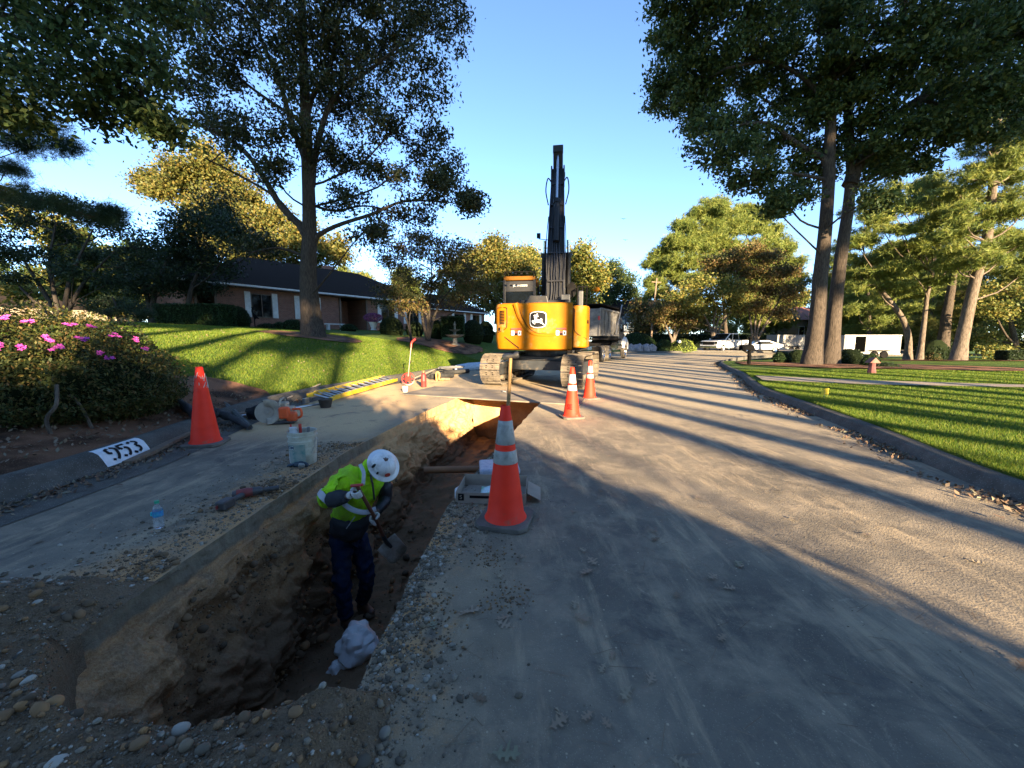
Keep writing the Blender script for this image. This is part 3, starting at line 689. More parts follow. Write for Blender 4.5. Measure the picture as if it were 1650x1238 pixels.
# counterweight
pl_=[(-1.46,-.7),(-1.46,-1.45),(-1.44,-1.62),(-1.36,-1.76),(-1.2,-1.86),(-.8,-1.93),(-.4,-1.97),(0,-1.98),(.45,-1.97),(.84,-1.93),(.84,-.7)]
m=umb(); n=len(pl_)
lv=[(1.10,.93),(1.14,.975),(1.45,1.0),(2.36,1.0),(2.44,.985),(2.47,.95)]
vs=[((x)*s_ if x<0 else x*(1 if s_>.97 else s_+.03),-.7+(y+.7)*s_,z) for z,s_ in lv for x,y in pl_]
fs=[(j*n+i,j*n+i+1,(j+1)*n+i+1,(j+1)*n+i) for j in range(len(lv)-1) for i in range(n-1)]+[tuple(range(n)),tuple((len(lv)-1)*n+i for i in range(n))]+[tuple([j*n for j in range(len(lv))]+[j*n+n-1 for j in reversed(range(len(lv)))])]
m.add(vs,fs); cw=m.build('counterweight',M['yellow'],ex,smooth=True,sharp=35)
# raised styling rib: a swept J-shaped crease
rib=[(-.80,2.45),(-.76,2.30),(-.70,2.10),(-.60,1.90),(-.46,1.70),(-.28,1.57),(-.08,1.53),(.25,1.52),(.55,1.54)]
m=umb(); m.tube([(x,-1.965+.03*abs(x)**2*1.0+(.02 if abs(x)>.7 else 0),z) for x,z in spline([(a,b,0) for a,b in rib],4) for x,z in [(x,z)]] if False else [Vector((p.x,-1.968+.045*p.x*p.x,p.y)) for p in spline([(a,b,0) for a,b in rib],4)],[.075*(1-i/33) +.010 for i in range(33)],8)
m.build('body_crease',M['yellow'],cw,smooth=True)
m=umb(); m.tube([Vector((p.x+.05,-1.982+.045*p.x*p.x,p.y+.05)) for p in spline([(a,b,0) for a,b in rib],4)],[.016*(1-i/34) for i in range(33)],6); m.build('crease_shade_line',M['decalb'],cw,smooth=True)  # thin dark tube that paints in the shade along the crease
m=umb(); m.tube([(-1.42,-1.68,1.66),(-1.1,-1.89,1.46),(-.78,-1.93,1.22),(-.7,-1.93,1.16)],.012,6); m.build('panel_seam',M['decalb'],cw); m=umb(); m.tube([(.84,-1.93,1.40),(.86,-1.93,2.3)],.008,6)
m.build('panel_seam',M['decalb'],cw)
m=umb()
for k in range(9): m.box((-1.21,-1.865,2.24-.045*k),(.14,.04,.022),(0,0,R(-22)))
m.build('vent_slots',M['decalb'],cw); m=umb(); m.box((-1.30,-1.815,1.72),(.035,.03,.09),(0,0,R(-30))); m.build('latch',M['decalb'],cw)
m=umb(); fr=spline([(-1.36,-1.77,2.34),(-1.10,-1.895,2.34),(-1.06,-1.905,2.25),(-1.06,-1.905,1.85),(-1.12,-1.885,1.72),(-1.36,-1.77,1.62)],4); m.tube(fr,.010,6); m.build('vent_panel_edge',M['decalb'],cw)
# right side engine door
pr=[(.86,-.2),(.86,-1.925),(1.1,-1.86),(1.24,-1.76),(1.32,-1.58),(1.35,-1.3),(1.36,-.2)]
m=umb(); m.prism(pr,1.18,2.38); dr=m.build('engine_door',M['yellow'],ex,smooth=True,bevel=.04,sharp=30)
m=umb(); m.tube([(.90,-1.925,2.28),(.885,-1.932,1.9),(.90,-1.93,1.66),(1.0,-1.905,1.56),(1.27,-1.74,1.42)],.010,6); m.box((1.28,-1.70,1.92),(.05,.02,.10),(0,0,R(50))); m.build('door_seam',M['decalb'],dr)
# emblem: leaping deer on a dark rounded shield
def sh(s_): return [(s_*x,s_*z) for x,z in [(-.255,.10),(-.24,.19),(-.15,.235),(0,.25),(.15,.235),(.24,.19),(.255,.10),(.25,-.12),(.22,-.20),(.12,-.24),(0,-.25),(-.12,-.24),(-.22,-.20),(-.25,-.12)]]
lx,lz=-.14,1.98
for nm,s_,y0,y1,mt in (('emblem_border',1.0,-1.972,-2.000,'decalb'),('emblem_rim',.95,-1.99,-2.004,'decalw'),('emblem_field',.87,-1.995,-2.008,'decalb')):
    m=umb(); m.prism([(lx+x,lz+z) for x,z in sh(s_)],y0,y1,axis='y'); m.build(nm,M[mt],cw)
deer=[(350,500),(400,470),(365,455),(335,430),(325,385),(350,405),(372,430),(385,380),(400,345),(415,390),(430,415),(455,370),(470,350),(478,385),(492,395),(490,340),(505,300),(530,315),(552,355),(545,400),(530,420),(590,435),(572,470),(512,475),(500,520),(490,565),(530,600),(650,628),(715,635),(712,600),(675,560),(735,548),(768,580),(775,640),(765,700),(800,775),(860,835),(905,880),(905,915),(870,900),(760,815),(690,795),(635,765),(450,772),(395,740),(340,705),(305,705),(345,755),(432,828),(395,858),(300,800),(245,730),(232,672),(300,650),(372,652),(378,595),(400,540),(362,520)]
m=umb(); m.prism([(lx+(x-565)/1790,lz-(z-615)/1790) for x,z in deer],-2.003,-2.013,axis='y'); m.build('emblem_deer',M['decalw'],cw)
for x0 in (-.78,.52):
    yy=-1.968+.045*x0*x0-.012
    m=umb(); m.box((x0,yy,1.72),(.30,.014,.05)); d=m.build('warning_label',M['decalr'],cw)
    m=umb(); m.box((x0-.10,yy,1.60),(.09,.014,.13)); m.box((x0+.10,yy,1.60),(.09,.014,.13)); m.build('warning_label',M['decalw'],cw)
    m=umb(); m.box((x0,yy+.001,1.63),(.11,.016,.06)); m.build('warning_label',M['decalr'],cw)
    m=umb(); m.box((x0,yy+.001,1.57),(.11,.016,.06)); m.box((x0-.10,yy-.006,1.6),(.03,.008,.06)); m.box((x0+.10,yy-.006,1.6),(.03,.008,.07)); m.build('warning_label',M['decalb'],cw)
# upper deck and hood
m=umb(); m.box((0,-.1,1.22),(2.6,2.9,.26)); m.box((.1,-.7,1.85),(2.3,1.1,1.1)); m.box((.0,-.95,2.53),(1.5,1.1,.12)); m.box((.95,.35,1.75),(.7,1.3,.85)); m.build('upper_deck',M['boom'],ex,bevel=.03)
m=umb(); m.prism([(-.55,2.47),(.15,2.47),(.10,2.68),(-.42,2.70)],-1.75,-1.0,axis='y'); m.build('hood_cover',M['boom'],ex,bevel=.03)
# cab
cabm=umb(); x0,x1,y0,y1,z0,z1=-1.45,-.42,.05,1.75,1.35,3.42
for px,py in ((x0,y0),(x1,y0),(x0,y1),(x1,y1)): cabm.box((px,py,(z0+z1)/2),(.09,.09,z1-z0))
cabm.box(((x0+x1)/2,(y0+y1)/2,1.6),(x1-x0,y1-y0,.9)); cabm.box(((x0+x1)/2,y0,3.20),(x1-x0,.08,.36)); cabm.box(((x0+x1)/2,y0,2.1),(x1-x0,.07,.2)); cabm.box((x1-.02,y0+.5,2.6),(.06,.08,1.3))
cab=cabm.build('cab',M['boom'],ex,bevel=.015)
m=umb(); m.box(((x0+x1)/2,(y0+y1)/2+.0,3.47),(1.08,1.78,.14)); m.build('cab_roof',pm('shaded_yellow_roof',(.17,.065,.004),.6,c2=(.12,.05,.004),spec=.15),cab,bevel=.03)  # roof yellow browned in its own colour to stand for shade
m=umb(); 
for k in range(5): m.box((-1.30+.18*k,-.845,3.475),(.07,.02,.05))
m.M=UP@Matrix.Translation((0,0,0)); m.build('roof_lamp',M['black'],cab)
m=umb()
for sx in(x0+.03,x1-.03): m.tube([(sx,.0,3.5),(sx,.0,3.68),(sx,1.6,3.68),(sx,1.6,3.5)],.014,6)
m.tube([(x0+.03,0,3.68),(x1-.03,0,3.68)],.014,6); m.build('roof_rail',M['black'],cab)
m=umb(); m.box(((x0+x1)/2,y0,2.61),(x1-x0-.1,.015,.82)); m.build('rear_window',M['glass'],cab)
m=umb(); m.box((x1,(y0+y1)/2,2.65),(.015,y1-y0-.1,1.1)); m.box((x0,(y0+y1)/2,2.65),(.015,y1-y0-.1,1.1)); m.box(((x0+x1)/2,y1,2.5),(x1-x0-.1,.015,1.4)); m.build('side_window',M['glass'],cab)
put_text('cab_lettering','JOHN DEERE',.085,UP@Matrix.Translation((-.9,y0-.045,3.22))@Matrix.Rotation(math.pi/2,4,'X'),M['decalw'],cab)
# boom, with its pipes and cylinders
bx=.27; piv=Vector((bx,.25,1.75)); tip=Vector((bx,1.75,8.15))
def boxsec(m,path,ws,hs,mi=0):
    vs=[];P=[Vector(p) for p in path]
    for i,p in enumerate(P):
        d=(P[min(i+1,len(P)-1)]-P[max(i-1,0)]).normalized(); b=Vector((1,0,0)); c=b.cross(d).normalized()
        for sx,sy in ((-1,-1),(1,-1),(1,1),(-1,1)): vs.append(p+b*sx*ws[i]/2+c*sy*hs[i]/2)
    n=len(P); fs=[(i*4+k,i*4+(k+1)%4,(i+1)*4+(k+1)%4,(i+1)*4+k) for i in range(n-1) for k in range(4)]+[(0,1,2,3),(n*4-4,n*4-3,n*4-2,n*4-1)]
    m.add(vs,fs,mi)
ZB=lambda z:1.75+(z-1.75)*.885
bp=spline([(bx,.25,1.75),(bx,.55,ZB(3.3)),(bx,.95,ZB(5.1)),(bx,1.35,ZB(6.7)),(bx,1.78,ZB(8.2))],4)
m=umb(); k=len(bp); boxsec(m,bp,[lerp(.74,.44,i/(k-1)) for i in range(k)],[.5+.35*math.sin(math.pi*i/(k-1)) for i in range(k)])
boom=m.build('boom',M['boom'],ex,bevel=.02)
m=umb()
def bpt(t,ox,back): 
    f=t*(len(bp)-1); i=min(int(f),len(bp)-2); p=bp[i].lerp(bp[i+1],f-i); return p+Vector((ox,-(.5+.35*math.sin(math.pi*t))/2-back,0))
for ox,t0,t1,rr,bk in ((-.30,.02,.9,.02,.03),(.30,.02,.85,.02,.03),(-.16,.02,.97,.02,.07),(-.05,.05,.62,.026,.06),(.03,.12,.70,.024,.07),(.16,.03,.93,.02,.06)):
    m.tube([bpt(lerp(t0,t1,q/14),ox*(1-.35*lerp(t0,t1,q/14))+.02*math.sin(q*1.9+ox*30),bk+.02*math.sin(q+ox*9)) for q in range(15)],rr,6)
for q in range(6):
    t_=.14+.15*q; m.box(bpt(t_,0,.06),(.56-.2*t_,.06,.05),(R(-12),0,0))
m.build('boom_pipes',M['tubeg'],boom,smooth=True)
m=umb()
for s_,r_ in ((-1,.05),(1,.06)):
    m.tube(spline([bpt(.90,s_*.20,.05),bpt(.93,s_*.34,.12),bpt(.84,s_*.40,.1),bpt(.74,s_*.30,.05)],6),.022,7)
    m.tube(spline([bpt(.30,s_*.30,.06),bpt(.5,s_*.33,.1),bpt(.66,s_*.28,.06)],6),.016,6)
m.tube(spline([bpt(.16,.0,.1),bpt(.14,.2,.2),bpt(.17,.46,.12),bpt(.04,.48,.1)],6),.022,7)
m.tube(spline([bpt(.20,.1,.1),bpt(.19,.36,.15),bpt(.10,.45,.12)],6),.018,7)
m.build('hydraulic_hoses',M['hose'],boom,smooth=True)
m=umb(); m.lathe([(0,-.26),(.10,-.26),(.10,.26),(0,.26)],14,bpt(.985,0,-.25),Matrix.Rotation(math.pi/2,4,'Y')); 
for s_ in(-1,1): m.box(bpt(.96,s_*.22,-.1),(.05,.42,.62)); 
m.build('boom_tip_fork',M['boom'],boom,bevel=.02)
for s_ in (-1,1):
    m=umb(); a=Vector((bx+s_*.46,1.35,1.7)); b=Vector((bx+s_*.42,.95,4.3)); m.tube([a,b],.095,14); m.tube([b,b+(b-a)*.06],.125,14); cy=m.build('boom_cylinder',M['boom'],ex,smooth=True)
    m=umb(); m.tube([b+(b-a)*.06,b+(b-a)*.22],.05,12); m.build('piston_rod',M['chrome'],cy,smooth=True)
m=umb(); m.tube([bpt(.50,0,.16),bpt(.74,0,.26)],.10,14); m.tube([bpt(.735,0,.26),bpt(.76,0,.27)],.12,14); ac=m.build('arm_cylinder',M['boom'],ex,smooth=True)
m=umb(); m.tube([bpt(.76,0,.27),(bx,1.42,ZB(8.75))],.045,12); m.build('piston_rod',M['chrome'],ac,smooth=True)
m=umb(); boxsec(m,[(bx,1.45,ZB(8.95)),(bx,1.72,ZB(8.5)),(bx,2.15,ZB(7.9)),(bx,2.9,5.4),(bx,3.15,4.8)],[.34,.34,.34,.28,.26],[.3,.5,.55,.35,.28]); m.box((bx,1.40,ZB(8.93)),(.36,.2,.24)); m.build('arm',M['boom'],ex,bevel=.02)
m=umb(); pf=[(3.0,4.9),(3.3,4.95),(3.5,4.5),(3.45,4.0),(3.1,3.75),(2.6,3.8),(2.35,4.1),(2.5,4.15),(2.7,3.95),(3.05,3.95),(3.28,4.2),(3.25,4.55)]
m.prism(pf,bx-.42,bx+.42,axis='x'); m.build('bucket',M['mud'],ex,bevel=.01)
m=umb(); m.tube([(bx-.30,.9,4.9),(bx-.62,.8,4.92)],.015,6); m.box((bx-.62,.78,5.02),(.13,.13,.16)); m.build('boom_lamp',M['black'],ex,bevel=.02)
m=umb(); m.lathe([(0,-.03),(.19,-.03),(.21,0),(.19,.03),(0,.03)],20,(0,0,0)); o=m.build('mirror',M['black'],ex,smooth=True)
o.data.transform(Matrix.Translation(UP@Vector((.82,.6,3.12)))@Matrix.Rotation(R(80),4,'X')@Matrix.Diagonal((.8,1.35,1,1)))
m=umb()
for xx in (1.02,1.18,1.33): m.tube([(xx,.2,2.3),(xx,.2,3.18),(xx,.9,3.18),(xx,.9,2.2)],.02,6)
m.tube([(1.02,.2,3.18),(1.33,.2,3.18)],.02,6);m.tube([(1.02,.2,2.8),(1.33,.2,2.8)],.02,6); m.build('handrail',M['black'],ex,smooth=True)
m=umb(); m.box((1.10,-.5,2.7),(.16,.18,.5)); m.box((.62,-.3,2.66),(.3,.3,.4)); m.build('air_filter_housing',M['darkpaint'],ex,bevel=.03)
m=umb(); m.tube([(1.5,.2,3.05),(1.62,.2,3.05)],.02,6); m.ell((1.64,.2,3.08),(.11,.09,.08)); m.build('work_lamp',M['yellow'],ex,smooth=True)
# ============================================================ DUMP TRUCK
dt=thing('dump_truck','black dump truck with silver grey bed parked ahead of the excavator','dump truck',(4.87,25.6,0),R(-30))
M['bed']=pm('scuffed_bed_steel',(.16,.155,.15),.5,.3,c2=(.09,.088,.085),ns=3,dirt=(.3,.27,.22),dirtamt=.4)
M['dirtytyre']=pm('dusty_tyre',(.05,.045,.04),.85,c2=(.16,.135,.10),ns=4)
m=MB(); m.box((0,1.35,2.5),(2.4,4.3,1.6)); 
b_=m.build('dump_body',M['bed'],dt,bevel=.03)
m=MB()
for sx in(-1,1):
    for k in range(6): m.box((sx*1.23,-.7+.82*k,2.5),(.09,.14,1.62))
    m.box((sx*1.23,1.35,3.33),(.13,4.4,.12)); m.box((sx*1.23,1.35,1.72),(.12,4.4,.12))
m.build('bed_ribs',M['bed'],b_,bevel=.01)
m=MB(); m.box((0,-.86,2.5),(2.5,.1,1.7)); 
for sx in(-1.2,-.4,.4,1.2): m.box((sx,-.94,2.5),(.1,.08,1.7))
m.build('tailgate',M['bed'],dt,bevel=.01)
m=MB(); m.box((0,1.4,3.62),(2.5,4.6,.10)); m.box((0,3.6,3.3),(2.5,.2,.9)); m.build('tarp_frame',M['black'],dt,bevel=.02)
for sx in(-1,1): m=MB(); m.tube([(sx*1.34,2.3,1.75),(sx*1.34,3.8,3.9)],.05,8); m.build('tarp_arm',M['steel'],dt)
m=MB(); m.box((0,2.6,1.15),(.95,7.6,.35)); m.box((0,2,1.45),(2.3,5.4,.12)); m.box((0,-.9,1.1),(2.4,.12,.2)); m.build('chassis',M['black'],dt,bevel=.02)
def wheel(parent,c,r,w,ax='x',tm='dirtytyre',dual=False,rimm='chrome'):
    Rm=Matrix.Rotation(math.pi/2,4,'Y')
    m=MB(); m.lathe([(r*.62,-w/2),(r*.9,-w/2),(r,-w*.35),(r,w*.35),(r*.9,w/2),(r*.62,w/2)],28,c,Rm); wh=m.build('wheel',M[tm],parent,smooth=True,sharp=50)
    s_=1 if c[0]>0 else -1
    m=MB(); m.lathe([(0,s_*w*.30),(r*.25,s_*w*.34),(r*.3,s_*w*.1),(r*.52,s_*w*.14),(r*.60,s_*w*.47),(r*.64,s_*w*.48),(r*.64,-s_*w*.4),(0,-s_*w*.4)],24,c,Rm); m.build('rim',M[rimm],wh,smooth=True,sharp=40)
    return wh
for yy in (-.05,1.3,2.55): 
    if yy<2: 
        for sx in(-1,1): wheel(dt,(sx*1.02,yy,.52),.52,.5)
for sx in(-1,1): wheel(dt,(sx*1.05,5.9,.55),.55,.3)
m=MB(); m.box((0,5.1,1.9),(2.1,1.5,1.6)); m.box((0,5.2,2.85),(1.95,1.2,.5),taper=.9); c_=m.build('cab',M['darkpaint'],dt,bevel=.06)
m=MB(); m.box((0,6.3,1.55),(1.5,1.6,.9),taper=.92); m.build('hood',M['white'],dt,bevel=.08)
for sx in(-1,1):
    m=MB(); m.tube([(sx*1.05,5.25,.75),(sx*1.05,5.4,1.15),(sx*1.05,5.9,1.38),(sx*1.05,6.4,1.15),(sx*1.05,6.6,.7)],[.2,.26,.28,.24,.16],8); m.build('fender',M['white'],dt,smooth=True)
    m=MB(); m.lathe([(0,-.5),(.3,-.5),(.3,.5),(0,.5)],18,(sx*.95,4.1,.95),Matrix.Rotation(math.pi/2,4,'X')); m.build('fuel_tank',M['chrome'],dt,smooth=True)
    m=MB(); m.box((sx*1.3,5.9,2.5),(.1,.18,.5)); m.build('mirror',M['chrome'],dt,bevel=.02)
    m=MB(); m.box((sx*1.18,-1.0,2.75),(.12,.05,.25)); m.build('tail_light',M['red'],dt)
    m=MB(); m.box((sx*.95,-.75,.6),(.55,.03,.7)); m.build('mud_flap',M['black'],dt)
    m=MB(); m.tube([(sx*.9,4.45,1.5),(sx*.9,4.45,3.7)],.07,10); m.build('exhaust_stack',M['chrome'],dt,smooth=True)
m=MB(); m.box((1.06,5.1,2.3),(.02,.8,.55)); m.box((0,5.72,2.5),(1.7,.06,.5)); m.build('window',M['glass'],c_)
# ============================================================ TRAFFIC CONES
M['collar']=pm('grey_reflective_collar',(.40,.40,.37),.45,c2=(.26,.26,.23),ns=9,dirt=(.12,.11,.09),dirtamt=.35)
M['collarw']=pm('white_reflective_collar',(.48,.46,.42),.45,c2=(.36,.34,.30),ns=9,dirt=(.3,.25,.2),dirtamt=.25)
M['conebase']=pm('worn_rubber_base',(.085,.075,.062),.85,c2=(.15,.13,.105),ns=7,bump=.3,bs=40)
def cr(z): return lerp(.148,.036,(z-.04)/.87)
def cone(label,loc,rz,collars,colm='collar',tilt=0):
    t=thing('traffic_cone',label,'traffic cone',loc,rz,'orange traffic cones around the trench')
    m=MB(); P=[(.205*math.cos(a),.205*math.sin(a)) for a in []] 
    oc=[(-.20,-.15),(-.15,-.20),(.15,-.20),(.20,-.15),(.20,.15),(.15,.20),(-.15,.20),(-.20,.15)]
    m.prism(oc,0.003,.038); m.build('base',M['conebase'],t,bevel=.008)
    m=MB(); m.lathe([(.165,.036),(.158,.05),(cr(.07),.07)]+[(cr(z),z) for z in (.2,.4,.6,.8,.905)]+[(.030,.912),(.026,.90),(.026,.7)],36); m.build('body',M['orange'],t,smooth=True,sharp=50)
    for z0,z1,e in collars:
        m=MB(); m.lathe([(cr(z0)+.001,z0),(cr(z0)+.0035,z0+.004),(cr(z1)+.0035,z1-.004),(cr(z1)+.001,z1)],36); m.build('reflective_collar',M[colm],t,smooth=True,sharp=50)
    return t
c1=cone('nearest orange cone with grey collars and a hammer handle sticking up from its top',(-.05,2.86,0),R(-14),[(.62,.80,0),(.475,.575,0)])
c2=cone('tall orange cone with torn white mesh below its tip beside the painted kerb',(-4.13,5.07,0),R(14),[])
c2.scale=(1.13,1.13,1.15)
m=MB(); 
rr=random.Random(4)
for k in range(46):
    a=rr.uniform(0,6.28); z0=rr.uniform(.66,.80); z1=z0+rr.uniform(.02,.07); a2=a+rr.uniform(-.9,.9)
    m.tube([((cr(z)+.004)*math.cos(q),(cr(z)+.004)*math.sin(q),z) for z,q in ((z0,a),((z0+z1)/2,(a+a2)/2),(z1,a2))],rr.uniform(.0015,.004),4)
m.build('torn_collar',M['collarw'],c2)
c3=cone('orange cone lettered SE with two white collars, on the road right of the trench end',(1.08,6.87,0),R(10),[(.63,.79,0),(.50,.595,0)],'collarw')
c3.rotation_euler=(0,0,R(10))
c4=cone('farthest orange cone with grey collars, close behind the lettered cone',(1.85,9.1,0),R(20),[(.63,.79,0),(.50,.595,0)])
def wc(p): 
    z=.21+p[1]; a=-math.pi/2+ p[0]/.13 ; r_=cr(z)+.0015+p[2]; return (r_*math.cos(a),r_*math.sin(a),z)
put_text('stencil_lettering','SE',.125,Matrix.Rotation(R(-38),4,'Z'),M['decalb'],c3,bold=.004,condense=.8,ext=.0006,warp=wc)
# ============================================================ SLEDGE HAMMER standing in the nearest cone
M['hickory']=pm('worn_hickory',(.36,.21,.07),.55,c2=(.22,.12,.045),ns=12)
hm=thing('sledge_hammer','sledge hammer with a worn wooden handle standing head up in the nearest cone','hammer',(-.05,2.86,.62))
a=Vector((0,0,0)); b=at(823,574,2.86)-Vector((-.05,2.86,.62))
m=MB(); m.tube([a,a.lerp(b,.5)+Vector((.004,0,0)),b],[.013,.015,.013],10); m.build('handle',M['hickory'],hm,smooth=True)
m=MB(); m.tube([(-.058,.01,-.012),(-.045,.008,-.009),(-.02,0,0),(.02,0,0),(.045,-.008,.009),(.058,-.01,.012)],[.022,.026,.019,.019,.026,.022],12); o=m.build('head',M['darkpaint'],hm,smooth=True); o.location=b
# ============================================================ WORKER
def skin(name,V,E,mat,parent,sub=2,disp=0,dsz=.08,root=0):
    me=bpy.data.meshes.new(name); me.from_pydata([tuple(v[0]) for v in V],E,[]); me.materials.append(mat)
    o=bpy.data.objects.new(name,me); COL.objects.link(o); o.parent=parent
    sm=o.modifiers.new('skin','SKIN'); sm.use_smooth_shade=True; sm.branch_smoothing=.6
    for i,v in enumerate(V):
        d=me.skin_vertices[0].data[i]; r_=v[1]; d.radius=r_ if isinstance(r_,tuple) else (r_,r_); d.use_root=(i==root)
    ms=o.modifiers.new('sub','SUBSURF'); ms.levels=sub; ms.render_levels=sub
    if disp:
        tx=bpy.data.textures.new('folds','CLOUDS'); tx.noise_scale=dsz; tx.noise_depth=2
        md=o.modifiers.new('folds','DISPLACE'); md.texture=tx; md.strength=disp; md.mid_level=.5
    return o
SK_=1;M['skin']=pm('dark_skin',(.10,.05,.03),.55); M['hivis']=pm('hi_vis_yellow_fabric',(.42,.80,.015),.8,c2=(.33,.66,.012),ns=4,bump=.5,bs=35,dirt=(.20,.30,.05),dirtamt=.5,spec=.2)
M['blackcloth']=pm('black_nylon',(.012,.012,.014),.42,c2=(.022,.022,.024),ns=7,bump=.4,bs=25)
M['greycloth']=pm('charcoal_cloth',(.028,.03,.034),.85,c2=(.04,.042,.046),bump=.3,bs=90,spec=.2)
M['denim']=pm('dark_denim',(.014,.032,.085),.85,c2=(.008,.018,.048),ns=5,bump=.5,bs=60,dirt=(.06,.055,.06),dirtamt=.45,spec=.15)
M['reflect']=pm('reflective_tape',(.42,.43,.44),.4,c2=(.33,.34,.35))
M['glove']=pm('dusty_white_glove',(.60,.59,.55),.85,c2=(.42,.40,.36),ns=30)
M['boot']=pm('brown_leather_boot',(.07,.055,.045),.75,c2=(.04,.032,.026),ns=9,dirt=(.15,.11,.07),dirtamt=.3)
M['hat']=pm('white_hard_hat',(.72,.72,.71),.33,c2=(.62,.61,.58),ns=5,dirt=(.35,.32,.27),dirtamt=.18,spec=.6)
DUMMY=0
wk=thing('person','worker in white hard hat and yellow jacket stooping in the trench over a shovel','person',at(572,1000,3.6))
W0=wk.location.copy(); A=lambda u,v,Y:at(u,v,Y)-W0
pel=A(563,862,3.66);wa=A(561,838,3.66);ch=A(577,798,3.60);up=A(590,772,3.56);nk=A(602,757,3.52);hd=A(616,748,3.47);ht=A(628,738,3.43)
hR_=A(551,872,3.58);kR=A(551,938,3.50);aR=A(558,1000,3.56);tR=A(568,1012,3.44)
hL_=A(577,870,3.74);kL=A(592,930,3.70);aL=A(584,974,3.80);tL=A(601,990,3.62)
sR=A(561,770,3.44);eR=A(527,806,3.36);wR=A(561,800,3.20);pR=A(574,793,3.16)
sL=A(620,772,3.70);eL=A(622,806,3.66);wL=A(606,826,3.46);pL=A(606,840,3.42)
skin('body',[(pel,.10),(wa,.10),(ch,.12),(up,.09),(nk,.06),(hd,.075),(ht,.07),(hR_,.09),(kR,.06),(aR,.045),(tR,.04),(hL_,.09),(kL,.06),(aL,.045),(tL,.04),(sR,.05),(eR,.035),(wR,.028),(pR,.03),(sL,.06),(eL,.04),(wL,.028),(pL,.03)],
 [(0,1),(1,2),(2,3),(3,4),(4,5),(5,6),(0,7),(7,8),(8,9),(9,10),(0,11),(11,12),(12,13),(13,14),(3,15),(15,16),(16,17),(17,18),(3,19),(19,20),(20,21),(21,22)],M['skin'],wk)
skin('jeans',[(pel+Vector((0,0,.06)),(.125,.115)),(hR_,.112),(hR_.lerp(kR,.5),.092),(kR,.080),(kR.lerp(aR,.5),.074),(aR+Vector((0,0,.03)),.078),(hL_,.112),(hL_.lerp(kL,.5),.09),(kL,.080),(kL.lerp(aL,.5),.072),(aL+Vector((0,0,.03)),.076)],[(0,1),(1,2),(2,3),(3,4),(4,5),(0,6),(6,7),(7,8),(8,9),(9,10)],M['denim'],wk,3,.065,.065)
skin('jacket',[(wa+Vector((-.04,.02,-.05)),(.175,.16)),(ch,(.215,.185)),(up,(.205,.17)),(nk+Vector((-.01,0,-.01)),.10),(sR,.125),(sR.lerp(eR,.55),.108),(eR,.095),(sL,.115),(sL.lerp(eL,.25),.085)],[(0,1),(1,2),(2,3),(2,4),(4,5),(5,6),(2,7),(7,8)],M['hivis'],wk,3,.075,.06)
skin('sleeve',[(up.lerp(sR,.35),.14),(sR,.132),(sR.lerp(eR,.5),.112),(eR,.096),(eR.lerp(wR,.08),.085)],[(0,1),(1,2),(2,3),(3,4)],M['hivis'],wk,3,.07,.055)
skin('jacket_hem',[(pel+Vector((.02,-.02,-.01)),(.180,.165)),(wa+Vector((.03,-.04,.0)),(.205,.185)),(wa.lerp(ch,.45)+Vector((.05,-.06,0)),(.175,.165))],[(0,1),(1,2)],M['greycloth'],wk,3,.07,.07)
skin('sleeve_cuff',[(eR.lerp(wR,.12),.092),(eR.lerp(wR,.45),.082),(wR,.052)],[(0,1),(1,2)],M['greycloth'],wk,2,.02,.05)
skin('black_sleeve',[(sL+Vector((.01,-.02,.01)),.088),(sL.lerp(eL,.5)+Vector((.0,-.02,0)),.078),(eL,.07),(eL.lerp(wL,.5),.058),(wL,.045)],[(0,1),(1,2),(2,3),(3,4)],M['blackcloth'],wk,2,.03,.05)
skin('hood',[(nk+Vector((-.05,.0,-.02)),.075),(nk+Vector((-.045,.02,.05)),.08),(hd+Vector((-.07,.02,.0)),.07)],[(0,1),(1,2)],M['hivis'],wk,2,.03,.05)
skin('beanie',[(nk+Vector((.02,-.02,.0)),.07),(hd+Vector((-.015,0,-.01)),.083),(hd.lerp(ht,.4),.08)],[(0,1),(1,2)],M['greycloth'],wk,2)
m=MB(); dr_=(eR-sR).normalized(); q=dr_.to_track_quat('Z','Y').to_matrix().to_4x4()
m.lathe([(.108,-.03),(.112,0),(.106,.03)],24,sR.lerp(eR,.90),q); m.build('reflective_band',M['reflect'],wk,smooth=True)
def band(pts,w_,name='reflective_band'):
    P=spline(pts,6); m=MB(); vs=[]
    for i,p in enumerate(P):
        d=(P[min(i+1,len(P)-1)]-P[max(i-1,0)]).normalized(); o=d.cross(Vector((.35,-.85,.4))).normalized(); vs+=[p-o*w_,p+o*w_]
    m.add(vs,[(2*i,2*i+1,2*i+3,2*i+2) for i in range(len(P)-1)]); o=m.build(name,M['reflect'],wk,smooth=True,sharp=0); so_=o.modifiers.new('s','SOLIDIFY'); so_.thickness=.006; return o
band([A(580,748,3.40),A(586,762,3.33),A(585,782,3.30)],.016)
band([A(548,806,3.32),A(565,820,3.27),A(588,826,3.28),A(606,820,3.38)],.022)
m=MB(); m.tube([A(558,852,3.36),A(572,833,3.34)],.004,6); m.build('pocket_zip',M['reflect'],wk)
m=MB(); m.tube(spline([A(597,765,3.36),A(601,785,3.36),A(603,805,3.36)],4),.009,6); m.build('jacket_zip',M['blackcloth'],wk)
# face: nose, beard under the brim
face=Vector((.62,-.42,-.55)).normalized()
m=MB(); m.ell(hd+face*.085,(.018,.018,.03),8,6); m.build('nose',M['skin'],wk,smooth=True)
